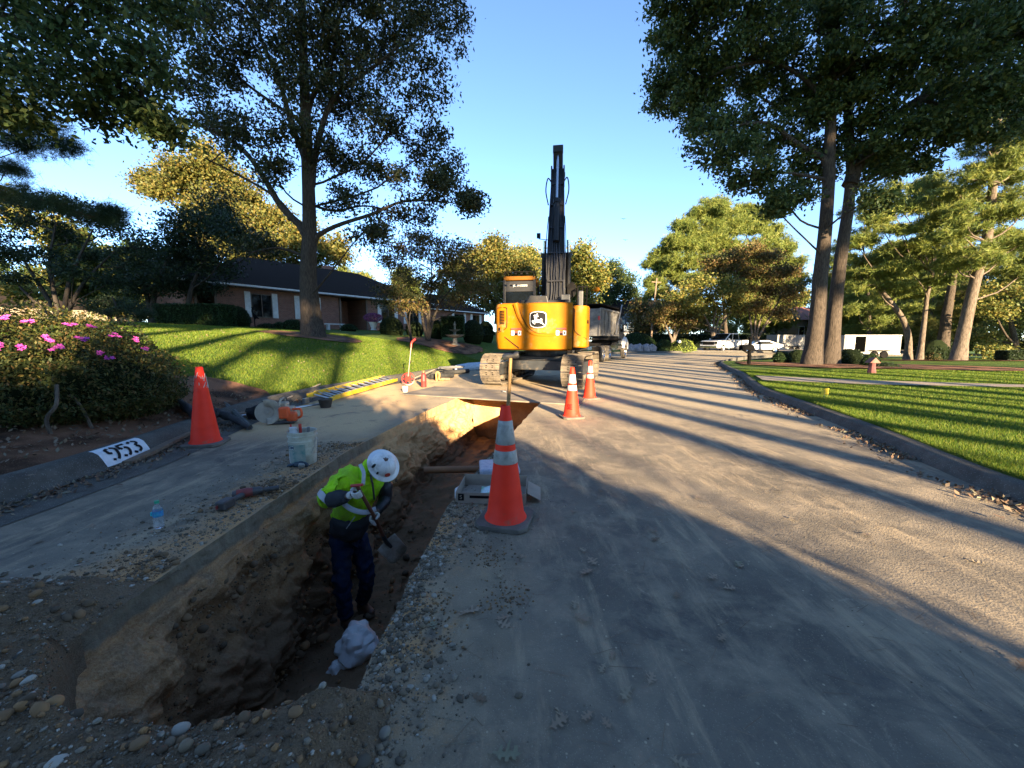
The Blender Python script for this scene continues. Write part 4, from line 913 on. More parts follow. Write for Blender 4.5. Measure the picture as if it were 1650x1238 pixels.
# hard hat
hx=Vector((.50,-.62,.58)).normalized(); fw=(face-hx*face.dot(hx)).normalized(); sd=hx.cross(fw)
HM=Matrix((( fw.x,sd.x,hx.x,0),(fw.y,sd.y,hx.y,0),(fw.z,sd.z,hx.z,0),(0,0,0,1)))
m=MB(); n=40; HS=.86
prof=[(.172,-.012),(.175,-.004),(.168,.0),(.14,.004),(.128,.012),(.127,.04),(.119,.075),(.10,.108),(.07,.130),(.035,.141),(0,.144)]
vs=[];
for r_,z in prof:
    for k in range(n):
        a_=2*math.pi*k/n; rid=1+.05*max(0,1-abs(math.sin(a_))*5)*(1 if r_<.12 and r_>.01 else 0)+.035*max(0,1-abs(math.sin(a_)-.42)*9)*(1 if r_<.12 and r_>.03 else 0)+.035*max(0,1-abs(math.sin(a_)+.42)*9)*(1 if r_<.12 and r_>.03 else 0)
        ex_=1.12 if abs(math.cos(a_))>0 else 1; vs.append((r_*math.cos(a_)*1.10,r_*math.sin(a_)*.96,z*rid+(-.012*(abs(math.cos(a_))) if r_>.15 else 0)))
fs=[(i*n+k,i*n+(k+1)%n,(i+1)*n+(k+1)%n,(i+1)*n+k) for i in range(len(prof)-1) for k in range(n)]
hc=A(620,747,3.47)-hx*.035
m.add([Vector(q_)*HS for q_ in vs],fs,0,Matrix.Translation(hc)@HM); ho=m.build('hard_hat',M['hat'],wk,smooth=True,sharp=0); q=ho.modifiers.new('s','SOLIDIFY'); q.thickness=.004
def stk(nm,ang,z,r_,w_,h_,mt):
    m=MB(); c=Vector((r_*1.1*math.cos(ang),r_*.96*math.sin(ang),z)); nn=Vector((math.cos(ang),math.sin(ang),.35)).normalized(); q=nn.to_track_quat('Z','Y').to_matrix().to_4x4()
    m.lathe([(0,.004),(w_,.002),(w_,-.004)],8,(0,0,0),None); m.M=Matrix.Identity(4); o=m.build(nm,M[mt],ho); o.data.transform(Matrix.Translation(hc)@HM@Matrix.Translation(c*HS)@q@Matrix.Diagonal((1,h_/w_,1,1)))
stk('round_sticker',-.35,.055,.127,.026,.026,'decalr'); stk('dark_sticker',-1.75,.05,.127,.014,.034,'decalb'); stk('small_label',-1.15,.03,.129,.010,.02,'decalb')
def hand(parent,c,axis,palm_n,name='glove'):
    """palm block with four curled fingers closing round a shaft and a thumb from the side"""
    ax=axis.normalized(); pn=(palm_n-ax*palm_n.dot(ax)).normalized(); cr_=ax.cross(pn)
    V=[(c+pn*.045-cr_*.0,.034),(c+pn*.050-cr_*.035,.030)];E=[(0,1)]
    o=skin(name,V,E,M['glove'],parent,2)
    for k in range(4):
        off=ax*(.030-.021*k); L=[1,1.08,1.0,.82][k]
        P=[c+off+pn*.040+cr_*.012,c+off+pn*.030+cr_*.040*L,c+off-pn*.004+cr_*.045*L,c+off-pn*.028+cr_*.026*L,c+off-pn*.030+cr_*.004]
        skin('finger',[(P[0],.0125),(P[1],.0115),(P[2],.011),(P[3],.010),(P[4],.009)],[(0,1),(1,2),(2,3),(3,4)],M['glove'],o,1)
    P=[c+ax*.02+pn*.045-cr_*.02,c+ax*.046+pn*.022-cr_*.036,c+ax*.050-pn*.010-cr_*.030,c+ax*.044-pn*.028-cr_*.010]
    skin('thumb',[(P[0],.016),(P[1],.014),(P[2],.012),(P[3],.010)],[(0,1),(1,2),(2,3)],M['glove'],o,1)
    return o
top=A(578,788,3.14); h1=A(606,838,3.40); low=A(622,873,3.58); bl=A(640,892,3.66); ax=(top-h1).normalized()
hand(wk,pR+Vector((.015,0,0)),ax,(wR-pR)); hand(wk,h1,ax,(wL-h1))
skin('glove_cuff',[(pR.lerp(wR,.35),.033),(wR,.037)],[(0,1)],M['glove'],wk,2); skin('glove_cuff',[(h1.lerp(wL,.5),.033),(wL+Vector((0,0,.0)),.037)],[(0,1)],M['glove'],wk,2)
for a_,t_ in ((aR,tR),(aL,tL)):
    b0=a_+Vector((0,0,.05)); 
    hd_=Vector(((t_-a_).x,(t_-a_).y,0)).normalized(); s0=a_+Vector((0,0,-.05))
    skin('boot',[(b0,.062),(s0-hd_*.03,.058),(s0+hd_*.07,(.052,.045)),(s0+hd_*.16,(.052,.038)),(s0+hd_*.20,.03)],[(0,1),(1,2),(2,3),(3,4)],M['boot'],wk,2)
# shovel (held, so a thing of its own)
shv=thing('shovel','long wooden handled shovel with a clay crusted steel blade held by the worker','shovel',tuple(W0))
m=MB(); m.tube([top+ax*.05,top,h1,low],[.017,.016,.017,.018],10); m.build('handle',pm('red_brown_handle',(.15,.055,.028),.55,c2=(.10,.04,.022)),shv,smooth=True)
m=MB(); m.tube([low.lerp(h1,.3),low,low.lerp(bl,.45)],[.02,.021,.016],10); m.build('socket',M['darkpaint'],shv,smooth=True)
m=MB(); m.tube([top+ax*.05-ax.cross(Vector((0,1,0))).normalized()*.05,top+ax*.05+ax.cross(Vector((0,1,0))).normalized()*.05],.013,8); m.build('grip',M['red'],shv,smooth=True)
M['blade']=pm('clay_crusted_blade',(.42,.38,.32),.8,c2=(.24,.20,.15),ns=10,bump=.4,bs=40)
bd=(bl-low).normalized(); sx_=bd.cross(Vector((.2,-.8,.5))).normalized(); up_=sx_.cross(bd).normalized()
m=MB()
def blade(u,v):
    w_=.105*(1-.0*v) if v<.62 else .105*math.sqrt(max(0,1-((v-.62)/.38)**2)); x=(u-.5)*2*w_
    return low.lerp(low+bd*.29,v)+bd*.0+sx_*x+up_*(.22*abs(x)-.02+.03*math.sin(v*3))
m.grid(blade,10,14); o=m.build('blade',M['blade'],shv,smooth=True,sharp=0); q=o.modifiers.new('s','SOLIDIFY'); q.thickness=.004
# ============================================================ THINGS ON THE LEFT OF THE TRENCH
bk=thing('bucket','dirty off-white plastic pail with a faded teal label holding hand tools','bucket',gr(490,746))
M['pail']=pm('dirty_pail_plastic',(.50,.49,.40),.6,c2=(.36,.34,.26),ns=7,dirt=(.20,.16,.11),dirtamt=.45)
m=MB(); m.lathe([(0,.004),(.128,.004),(.130,.012),(.143,.262),(.152,.264),(.152,.276),(.143,.278),(.145,.322),(.155,.324),(.155,.336),(.146,.340),(.149,.372),(.154,.376),(.150,.384),(.143,.378),(.140,.3),(.125,.02),(0,.018)],44); m.build('pail',M['pail'],bk,smooth=True,sharp=35)
M['teal']=pm('faded_teal_print',(.10,.22,.20),.65,c2=(.26,.32,.27),ns=14,dirt=(.35,.33,.27),dirtamt=.5)
def wrapc(a0,a1,z0,z1,e=.0015):
    m=MB(); m.grid(lambda u,v:((lerp(.130,.143,lerp(z0,z1,v)/.262)+e)*math.cos(lerp(a0,a1,u)),(lerp(.130,.143,lerp(z0,z1,v)/.262)+e)*math.sin(lerp(a0,a1,u)),lerp(z0,z1,v)),20,4); return m
rot=-math.pi/2-.55+.45
wrapc(rot-.95,rot+.75,.035,.245).build('label',M['teal'],bk,smooth=True)
wrapc(rot-.82,rot-.08,.19,.235,.003).build('label_panel',pm('label_pale',(.42,.46,.42),.6),bk,smooth=True)
def wb(p): 
    z=.212+p[1]; a=rot-.45+p[0]/.14; r_=lerp(.130,.143,z/.262)+.0045+p[2]; return (r_*math.cos(a),r_*math.sin(a),z)
put_text('label_lettering','BOM',.05,Matrix.Identity(4),pm('label_navy',(.015,.05,.10),.5),bk,bold=.001,ext=.0005,warp=wb)
m=MB()
for k in range(9):
    m.grid(lambda u,v,k=k:((lerp(.130,.143,(.05+.014*k+v*.005)/.262)+.004)*math.cos(rot-.8+u*(.6+.05*(k%3))),(lerp(.130,.143,(.05+.014*k+v*.005)/.262)+.004)*math.sin(rot-.8+u*(.6+.05*(k%3))),.05+.014*k+v*.005),8,1)
m.build('label_print',pm('label_text_pale',(.4,.42,.37),.6),bk)
m=MB(); m.tube([(.157*math.cos(t),.157*math.sin(t)*.98,.27-.16*math.sin((t+.2)/2.6*math.pi) if 0<=t+.2<=2.6 else .27) for t in [-.2+i*.13-1.6 for i in range(0)]] or [(.156,-.02,.31),(.17,-.07,.22),(.15,-.12,.15),(.17,-.02,.13),(.158,.02,.30)],.0025,5); m.build('wire_handle',M['steel'],bk)
B0=gr(490,746)
def stick(name,lab,cat,p0,p1,r_,mat):
    m=MB(); m.tube([B0+Vector(p0),B0+Vector(p1)],r_,8); return tag(m.build(name,M[mat],smooth=True),lab,cat)
stick('tool_handle','dark red tool handle poking up from the middle of the pail','tool',(0,-.02,.03),(-.02,.0,.455),.017,'red')
stick('pry_tool','thin dark red bar leaning over the left rim of the pail','tool',(-.08,0,.03),(-.155,.05,.44),.009,'red')
stick('chisel','short grey steel chisel standing at the right of the pail','tool',(.06,.02,.03),(.075,0,.42),.018,'steel')
m=MB(); m.lathe([(0,.02),(.05,.02),(.052,.05),(.052,.33),(.046,.36),(.034,.385),(.034,.40),(.040,.402),(.040,.42),(.0,.42)],24,B0+Vector((-.085,-.03,.0))); tag(m.build('caulk_jar',M['white'],smooth=True),'white lidded jar standing at the left inside the pail','jar')
gl=gr(487,751); M['bluerubber']=pm('blue_rubber_glove',(.02,.045,.065),.6)
gv=thing('work_glove','dark blue rubber glove with a pale cuff lying against the foot of the pail','glove',tuple(gl))
o=skin('palm',[(Vector((-.09,-.02,.02)),.025),(Vector((-.03,-.03,.03)),.038),(Vector((.03,-.04,.03)),.036),(Vector((.09,-.03,.022)),.02)],[(0,1),(1,2),(2,3)],M['bluerubber'],gv,2,.02,.04)
for k in range(4): skin('finger',[(Vector((-.06,-.05+.02*k,.03)),.013),(Vector((-.12-.01*(k%2),-.055+.028*k,.02)),.011),(Vector((-.155+.012*abs(k-1.5),-.06+.03*k,.012)),.008)],[(0,1),(1,2)],M['bluerubber'],gv,1)
m=MB(); m.box((.035,-.075,.03),(.06,.05,.04),(.3,.2,.6)); m.build('cuff',M['collar'],gv,bevel=.01)
# impact wrench
M['toolred']=pm('scuffed_red_tool',(.22,.03,.025),.5,c2=(.08,.02,.018),ns=20); M['toolblack']=pm('scuffed_black_tool',(.035,.035,.038),.5,c2=(.07,.065,.06),ns=25)
iw=thing('impact_wrench','dirty red and black cordless impact wrench lying on the road by the trench','power tool',gr(386,806)+Vector((0,0,.0)),R(32))
m=MB(); m.tube([(-.02,.02,.05),(.05,.02,.05),(.10,.02,.05)],[.038,.043,.036],14); m.build('motor_housing',M['toolred'],iw,smooth=True)
m=MB(); m.tube([(.10,.02,.05),(.15,.02,.05),(.175,.02,.048)],[.040,.036,.022],14); m.tube([(-.05,.02,.05),(-.02,.02,.05)],[.028,.037],12); m.build('hammer_case',M['toolblack'],iw,smooth=True)
m=MB(); m.tube([(.175,.02,.048),(.19,.02,.048),(.19,.02,.048),(.30,.02,.046)],[.014,.014,.021,.021],14); m.build('socket',M['toolblack'],iw,smooth=True)
m=MB(); m.tube([(.03,0,.045),(-.02,-.06,.042),(-.06,-.12,.04)],[.026,.022,.024],10); m.build('handle',M['toolblack'],iw,smooth=True)
m=MB(); m.box((-.085,-.155,.045),(.085,.125,.075),(0,0,R(-35))); bt=m.build('battery',M['toolblack'],iw,bevel=.012)
m=MB(); m.box((-.118,-.178,.042),(.006,.09,.03),(0,0,R(-35+0))); m.build('battery_mark',M['toolred'],bt)
# water bottle
wb_=thing('water_bottle','clear plastic water bottle with green cap and blue label standing on the road','bottle',gr(257,851))
t=NT('clear_plastic'); p=t.n('ShaderNodeBsdfPrincipled'); p.inputs['Base Color'].default_value=(.85,.93,1,1); p.inputs['Roughness'].default_value=.04; p.inputs['IOR'].default_value=1.25; p.inputs['Transmission Weight'].default_value=.9; t.l(p.outputs[0],t.out.inputs[0]); M['pet']=t.m
m=MB(); m.lathe([(0,.004),(.024,.003),(.031,.012),(.031,.035),(.029,.04),(.031,.045),(.031,.075),(.029,.08),(.031,.085),(.031,.14),(.027,.155),(.017,.178),(.0135,.186),(.0135,.196)],28); m.build('bottle',M['pet'],wb_,smooth=True,sharp=0)
m=MB(); m.lathe([(.0315,.095),(.0318,.138)],28); m.build('label',pm('blue_bottle_label',(.02,.12,.40),.4,c2=(.05,.35,.45),ns=30),wb_,smooth=True)
m=MB(); m.box((-.034,-.01,.115),(.014,.02,.03)); m.build('label_flap',pm('aqua_label',(.03,.5,.55),.4),wb_,bevel=.003)
m=MB(); m.lathe([(0,.214),(.014,.214),(.015,.210),(.015,.194),(.0,.194)],20); m.build('cap',pm('green_cap',(.01,.30,.16),.4),wb_,smooth=True,sharp=40)
# plank along the kerb
m=MB(); P=[gr(205,750)+Vector((0,0,.03)),gr(250,733)+Vector((0,0,.055)),gr(300,708)+Vector((0,0,.07)),gr(345,688)+Vector((0,0,.06)),gr(392,672)+Vector((0,0,.08))]
vs=[]
for p in P:
    vs+=[p+Vector((-.045,-.01,-.022)),p+Vector((.045,.01,-.022)),p+Vector((.045,.01,.02)),p+Vector((-.045,-.01,.02))]
m.add(vs,[(i*4+k,i*4+(k+1)%4,(i+1)*4+(k+1)%4,(i+1)*4+k) for i in range(4) for k in range(4)]+[(0,1,2,3),(16,17,18,19)])
tag(m.build('plank',M['wood'],bevel=.004),'warped weathered plank lying along the kerb below the painted number','plank')
# painted kerb number 953
sg=thing('kerb_number','white painted patch on the kerb face with the stencilled number 953','house number',(0,0,0))
pa=gr(212,716,.14); K0=None
ky0,ky1=4.02,4.62
def kx(y): return float(np.interp(y,KLa[:,1],KLa[:,0]))
prof=[(.022,.034),(.07,.114),(.11,.169),(.17,.199),(.24,.204)]
def kpt(y,s_,e=.003):
    seg_=[0]; 
    for a,b in zip(prof[:-1],prof[1:]): seg_.append(seg_[-1]+math.dist(a,b))
    o=float(np.interp(s_,seg_,[q[0] for q in prof])); z=float(np.interp(s_,seg_,[q[1] for q in prof])); return Vector((kx(y)-o+e*.6,y,z+e))
m=MB(); m.grid(lambda u,v:kpt(lerp(ky0,ky1,u),v*.275),14,20); m.build('white_patch',pm('kerb_white_paint',(.68,.72,.74),.6,c2=(.52,.56,.58),ns=12),sg,smooth=True)
def ds(ch): 
    return ch
def wk_(p,yc): 
    return tuple(kpt(yc+p[0],.145+p[1],.0055))
DG={'9':[[(-.008,.072),(-.032,.06),(-.038,.035),(-.032,.012),(-.008,.002)],[(.010,.074),(.034,.058),(.040,.03),(.036,-.02),(.022,-.055),(.008,-.070)],[(-.012,-.068),(-.034,-.058)]],
'5':[[(-.036,.07),(.036,.07)],[(-.03,.062),(-.034,.014)],[(.006,.026),(.034,.008),(.038,-.022),(.026,-.055),(.008,-.068)],[(-.010,-.068),(-.036,-.056)],[(-.03,.014),(-.010,.026)]],
'3':[[(-.036,.050),(-.024,.066),(-.008,.073)],[(.008,.073),(.034,.058),(.034,.03),(.006,.010)],[(.010,.004),(.036,-.012),(.038,-.045),(.010,-.068)],[(-.008,-.070),(-.036,-.052)]]}
for chh,yc in (('9',4.17),('5',4.315),('3',4.46)):
    m=MB()
    for st_ in DG[chh]:
        P=spline([(a,b,0) for a,b in st_],5) if len(st_)>2 else [Vector((*st_[0],0)).lerp(Vector((*st_[1],0)),k/6) for k in range(7)]
        vs=[]
        for i,p in enumerate(P):
            d=(P[min(i+1,len(P)-1)]-P[max(i-1,0)]).normalized(); o=Vector((-d.y,d.x,0))*.0125
            for q_ in (p-o,p,p+o): vs.append(kpt(yc+q_.x*1.4,.125+q_.y*1.15,.009))
        m.add(vs,[(3*i+k,3*i+k+1,3*i+k+4,3*i+k+3) for i in range(len(P)-1) for k in (0,1)])
    m.build('digit',M['decalb'],sg,recalc=False)
# silt sock and black fabric, pipes
M['sock']=pm('black_filter_fabric',(.012,.012,.013),.8,c2=(.03,.03,.03),bump=.6,bs=60)
sk_=spline([gr(275,636,.30),gr(292,652,.30),gr(318,672,.22),gr(345,668,.2),gr(372,676,.12),gr(402,693,.03)],5)
m=MB(); m.tube([p+Vector((0,0,.03)) for p in sk_],[.03+.045*math.sin(math.pi*i/(len(sk_)-1))*(1+.4*math.sin(i*2.1)) for i in range(len(sk_))],10); tag(m.build('silt_sock',M['sock'],smooth=True),'crumpled black fabric sock draped over the kerb behind the tall cone','silt sock')
m=MB(); P=[gr(352,660)+Vector((0,0,.22)),gr(378,675)+Vector((0,0,.12)),gr(402,693)+Vector((0,0,.035))]; m.tube(P,[.05,.055,.05],8); 
tag(m.build('ribbed_tube',pm('ribbed_dark_hose',(.03,.036,.034),.7,c2=(.09,.10,.09),ns=30,bump=1,bs=50),smooth=True),'short ribbed dark green hose lying across the plank beside the tall cone','hose')
m=MB(); m.ell(gr(408,678)+Vector((0,.1,.10)),(.16,.10,.15),14,10,jit=.5,seed=3); tag(m.build('fabric_bundle',M['sock'],smooth=True),'bunched black fabric behind the round saw guard','fabric')
def pole(name,lab,p0,p1,r_,mat,cat='pole'):
    m=MB(); m.tube([p0,p1],r_,10); return tag(m.build(name,mat,smooth=True,sharp=60),lab,cat)
M['alu']=pm('aluminium_tube',(.55,.56,.57),.3,.9,c2=(.4,.4,.4)); M['palewood']=pm('pale_wood_pole',(.45,.36,.26),.7)
pole('metal_pole','long silver pole lying on the road from the hose to the black tub',gr(380,677)+Vector((0,0,.06)),gr(522,655)+Vector((0,0,.06)),.022,M['alu'])
pole('wooden_pole','thin pale wooden pole lying from the saw to the edge of the grass',gr(463,642,.1),at(516,621,10.4)+Vector((0,0,.03)),.018,M['palewood'])
# cut-off saw
cs=thing('cutoff_saw','dusty petrol cut-off saw with round blade guard and orange body','saw',gr(448,683),R(12))
M['dustgrey']=pm('dusty_cream_metal',(.42,.36,.26),.8,c2=(.28,.24,.18),ns=12,bump=.3,bs=40); M['huskorange']=pm('orange_plastic',(.75,.10,.02),.45,c2=(.55,.08,.02))
RX=Matrix.Rotation(R(78),4,'X')@Matrix.Rotation(R(8),4,'Y')
m=MB(); m.lathe([(0,-.004),(.185,-.004),(.185,.004),(0,.004)],40,(-.13,-.04,.21),RX); m.lathe([(0,-.02),(.03,-.02),(.03,.02),(0,.02)],16,(-.13,-.04,.21),RX); m.build('blade',pm('dusty_disc',(.36,.31,.23),.8,c2=(.25,.21,.16)),cs,smooth=True,sharp=40)
m=MB(); vs=[];n=22
for i in range(n+1):
    a=R(-100+200*i/n)
    for r_,h_ in ((.10,.02),(.205,.028),(.215,0),(.205,-.028),(.10,-.02)): vs.append((r_*math.cos(a),r_*math.sin(a),h_))
m.add(vs,[(i*5+k,i*5+k+1,(i+1)*5+k+1,(i+1)*5+k) for i in range(n) for k in range(4)],0,Matrix.Translation((-.13,-.045,.21))@RX@Matrix.Rotation(R(8),4,'Z')); o=m.build('blade_guard',M['dustgrey'],cs,smooth=True); q=o.modifiers.new('s','SOLIDIFY'); q.thickness=.005
m=MB(); m.box((.12,.10,.17),(.20,.28,.20)); m.box((.05,.12,.30),(.16,.2,.10)); m.box((-.02,.04,.15),(.28,.08,.10)); m.build('engine',M['dustgrey'],cs,bevel=.025)
m=MB(); m.box((.14,-.09,.20),(.17,.10,.20)); m.box((.24,-.06,.13),(.16,.12,.16)); m.build('housing',M['huskorange'],cs,bevel=.035)
m=MB(); m.tube(spline([(.05,-.05,.30),(.06,.02,.40),(.06,.18,.40),(.05,.26,.28)],5),.016,8); m.build('front_handle',M['dustgrey'],cs,smooth=True)
m=MB(); m.tube(spline([(.24,-.02,.24),(.36,-.02,.24),(.37,-.02,.12),(.26,-.02,.08)],5),.02,8); m.build('rear_handle',M['huskorange'],cs,smooth=True)
m=MB(); m.box((-.02,-.03,.03),(.24,.12,.05)); m.box((.18,.0,.04),(.2,.2,.05)); m.build('base_skid',M['toolblack'],cs,bevel=.015)
# black tub
tb=thing('rubber_tub','small black rubber tub on the road between the silver pole and the ladder','tub',gr(525,657))
m=MB(); m.lathe([(0,.005),(.10,.005),(.135,.16),(.145,.17),(.145,.18),(.128,.175),(.09,.02),(0,.02)],30); m.build('tub',pm('black_tub',(.03,.024,.02),.7,c2=(.06,.045,.035)),tb,smooth=True,sharp=40)
m=MB(); m.lathe([(0,.15),(.05,.165),(.127,.155)],20); m.build('muddy_water',pm('muddy_fill',(.12,.09,.06),.8),tb,smooth=True)
# ladder
M['ladder']=pm('yellow_fibreglass',(.75,.50,.02),.45,c2=(.6,.38,.02),ns=6,dirt=(.3,.24,.15),dirtamt=.35)
A0=gr(520,652); A1=gr(500,630); B1=gr(645,612); 
la=thing('ladder','yellow fibreglass extension ladder with silver rungs lying along the kerb','ladder',(0,0,0))
r0=gr(527,651)+Vector((0,0,.05)); r1=gr(640,616)+Vector((0,0,.05)); dd=(r1-r0); dn_=Vector((-dd.y,dd.x,0)).normalized()*.44
if dn_.x>0: dn_=-dn_
for off,lf_ in ((Vector((0,0,0)),0),(dn_+Vector((0,0,.10)),.0)):
    m=MB(); a,b=r0+off,r1+off; rz_=math.atan2(dd.y,dd.x); c=(a+b)/2; c.z=a.z+.03; m.box(c,(dd.length,.035,.09),(0,0,rz_)); m.box(c+Vector((0,0,.05)),(dd.length*.86,.05,.03),(0,0,rz_)); m.build('rail',M['ladder'],la,bevel=.008)
for k in range(11):
    m=MB(); p=r0.lerp(r1,(k+.6)/11.5)+Vector((0,0,.03)); m.tube([p,p+dn_+Vector((0,0,.10))],.018,8); m.tube([p+Vector((0,0,.05)),p+dn_+dd.normalized()*.16+Vector((0,0,.14))],.015,8); m.build('rung',M['alu'],la,smooth=True)
for off in (Vector((0,0,0)),dn_):
    m=MB(); m.box(r0+off-dd.normalized()*.06+Vector((0,0,.03)),(.16,.07,.11),(0,0,math.atan2(dd.y,dd.x))); m.build('foot',M['alu'],la,bevel=.01)
# measuring wheel, red cylinder, cup
mw=thing('measuring_wheel','red measuring wheel with long upright handle standing near the kerb','measuring wheel',gr(658,621))
p0=Vector((0,0,0)); s_=at(663,552,12.0)-Vector(gr(658,621)); 
m=MB(); RY=Matrix.Rotation(math.pi/2,4,'X')@Matrix.Rotation(R(20),4,'Y')
m.lathe([(.17,-.015),(.20,-.02),(.20,.02),(.17,.015)],28,(0,0,.20),RY); 
for k in range(6):
    a=k*math.pi/3; m.box((0,0,.2),(.001,.001,.001)); m.tube([Vector((0,0,.2)),Vector((.18*math.cos(a),.03*math.cos(a),.2+.18*math.sin(a)))],.012,6)
m.box((0,-.03,.2),(.17,.05,.16)); m.build('wheel',M['red'],mw,smooth=True,sharp=40)
m=MB(); m.tube([(0,-.03,.2),s_*.95],.013,8); m.build('shaft',M['palewood'],mw,smooth=True)
m=MB(); m.tube([s_*.52,s_*.56],.028,8); m.build('clamp',M['black'],mw,smooth=True)
m=MB(); m.tube(spline([s_*.88,s_*.98,s_*1.04+Vector((.05,0,.0)),s_*1.06+Vector((.12,0,.02))],4),.028,8); m.build('grip',M['red'],mw,smooth=True)
rc=thing('gas_cylinder','small dark red cylinder with brass valve beside the measuring wheel','cylinder',gr(683,624))
m=MB(); m.lathe([(0,.0),(.075,.0),(.08,.02),(.08,.17),(.085,.18),(.08,.19),(.08,.33),(.06,.40),(.035,.43),(0,.44)],20); m.build('tank',pm('dull_red_tank',(.20,.025,.02),.55,c2=(.12,.02,.018)),rc,smooth=True,sharp=40)
m=MB(); m.tube([(0,0,.42),(0,0,.48)],.02,8); m.tube([(-.05,0,.48),(.05,0,.48)],.014,8); m.build('valve',pm('brass',(.4,.28,.1),.4,.8),rc)
m=MB(); c=gr(653,632); m.lathe([(0,.0),(.065,.0),(.085,.15),(.088,.155),(.08,.15),(.06,.01),(0,.01)],20,c); tag(m.build('white_cup',M['white'],smooth=True,sharp=40),'small white plastic tub in front of the red measuring wheel','tub')
pole('steel_bar','thin pale bar lying between the measuring wheel and the red cylinder',gr(668,617)+Vector((0,0,.15)),gr(700,606)+Vector((0,0,.25)),.018,M['palewood'])
kt=thing('pipe_cutter','rusty yellow and brown clamp tool lying by the kerb right of the red cylinder','tool',gr(706,614))
m=MB(); m.tube(spline([(-.05,0,.0),(-.06,0,.25),(0,0,.30),(.05,0,.22),(.04,0,.06),(.2,0,.04)],5),.035,8); m.build('jaw',pm('rusty_yellow',(.38,.24,.06),.7,c2=(.2,.13,.06)),kt,smooth=True)
m=MB(); m.tube([(.1,0,.06),(.38,.1,.05)],.05,8); m.build('body',M['wood'],kt,smooth=True)
for k,(u,v,l_,lab) in enumerate(((735,604,.9,'black corrugated pipe lying along the left kerb near the excavator'),(712,611,.7,'short black pipe offcut lying behind the yellow clamp tool'))):
    p=gr(u,v); m=MB(); m.tube([p+Vector((-l_*.5,-l_*.4,.11)),p+Vector((l_*.5,l_*.5,.11))],.09,12); tag(m.build('black_pipe',M['sock'],smooth=True,sharp=50),lab,'pipe')
m=MB(); p=gr(760,597); m.tube(spline([p+Vector((-.7,-.5,.14)),p+Vector((0,0,.16)),p+Vector((.9,.5,.2))],5),[.10,.15,.17,.18,.2,.2,.2,.19,.18,.17,.15],12); tag(m.build('wrapped_roll',pm('pale_blue_plastic',(.50,.58,.66),.5,c2=(.38,.45,.52),ns=14,bump=.6,bs=10),smooth=True,sharp=0),'roll of pale blue plastic sheet beside the left track of the excavator','plastic roll')
m=MB(); p=gr(728,603); m.tube(spline([p+Vector((-.5,-.2,.26)),p+Vector((-.45,.1,.28)),p+Vector((.3,.5,.28)),p+Vector((.4,.2,.26)),p+Vector((-.4,-.25,.26))],5),.03,8); tag(m.build('hose_loop',M['grey'],smooth=True),'grey hose looped on top of the black corrugated pipe','hose')
# ============================================================ THINGS ON THE RIGHT OF THE TRENCH
M['card']=pm('grey_cardboard',(.30,.25,.19),.85,c2=(.22,.185,.145),ns=6)
bo=thing('cardboard_tray','shallow open cardboard tray with wrappers inside, half behind the nearest cone','box',(-.17,3.36,.004),R(-4))
w2,d2,hh=.30,.20,.095
m=MB(); m.box((0,0,.004),(2*w2,2*d2,.008)); m.build('bottom',M['card'],bo)
for c,s2,rt in (((0,-d2,hh/2),(2*w2,.006,hh),0),((0,d2,hh/2+.01),(2*w2,.006,hh+.02),0),((-w2,0,hh/2),(.006,2*d2-.01,hh),0),((w2,0,hh/2),(.006,2*d2-.01,hh),0)):
    m=MB(); m.box(c,s2); m.build('side',M['card'],bo)
m=MB(); m.box((w2+.07,.0,.05),(.13,.3,.004),(0,R(28),0)); m.build('flap',M['card'],bo)
m=MB(); m.box((-w2+.045,-d2-.005,.055),(.05,.004,.06)); m.box((-w2+.30,-d2-.005,.06),(.36,.004,.022)); m.build('dark_print',M['decalb'],bo)
put_text('print_letter','S',.05,Matrix.Translation((-w2+.045,-d2-.010,.055))@Matrix.Rotation(math.pi/2,4,'X'),M['card'],bo,ext=.0005)
m=MB(); m.grid(lambda u,v:(lerp(-.12,.12,u),lerp(-.15,.10,v),.03+.025*nz(u,v,1,3)+.03*u),12,12); o=tag(m.build('wrapper',pm('white_green_wrapper',(.55,.62,.68),.4,c2=(.06,.35,.09),ns=14),smooth=True),'crumpled white and green wrapper lying inside the cardboard tray','wrapper'); o.location=(-.16,3.34,.02); q=o.modifiers.new('s','SOLIDIFY'); q.thickness=.004
m=MB(); m.box((-.14,4.02,.04),(.42,.36,.07),(0,0,R(6))); 
o=tag(m.build('paper_pack',pm('white_plastic_sleeve',(.40,.42,.47),.4,c2=(.26,.29,.37),ns=18,bump=.6,bs=25),bevel=.02),'flat white plastic wrapped pack on the road behind the cardboard tray','pack')
m=MB(); m.tube([(-.485,3.48,.03),(-.50,3.36,.05),(-.485,3.22,.04)],[.014,.02,.014],8); tag(m.build('bag_scrap',M['white'],smooth=True),'scrap of white plastic tucked at the left end of the cardboard tray','plastic')
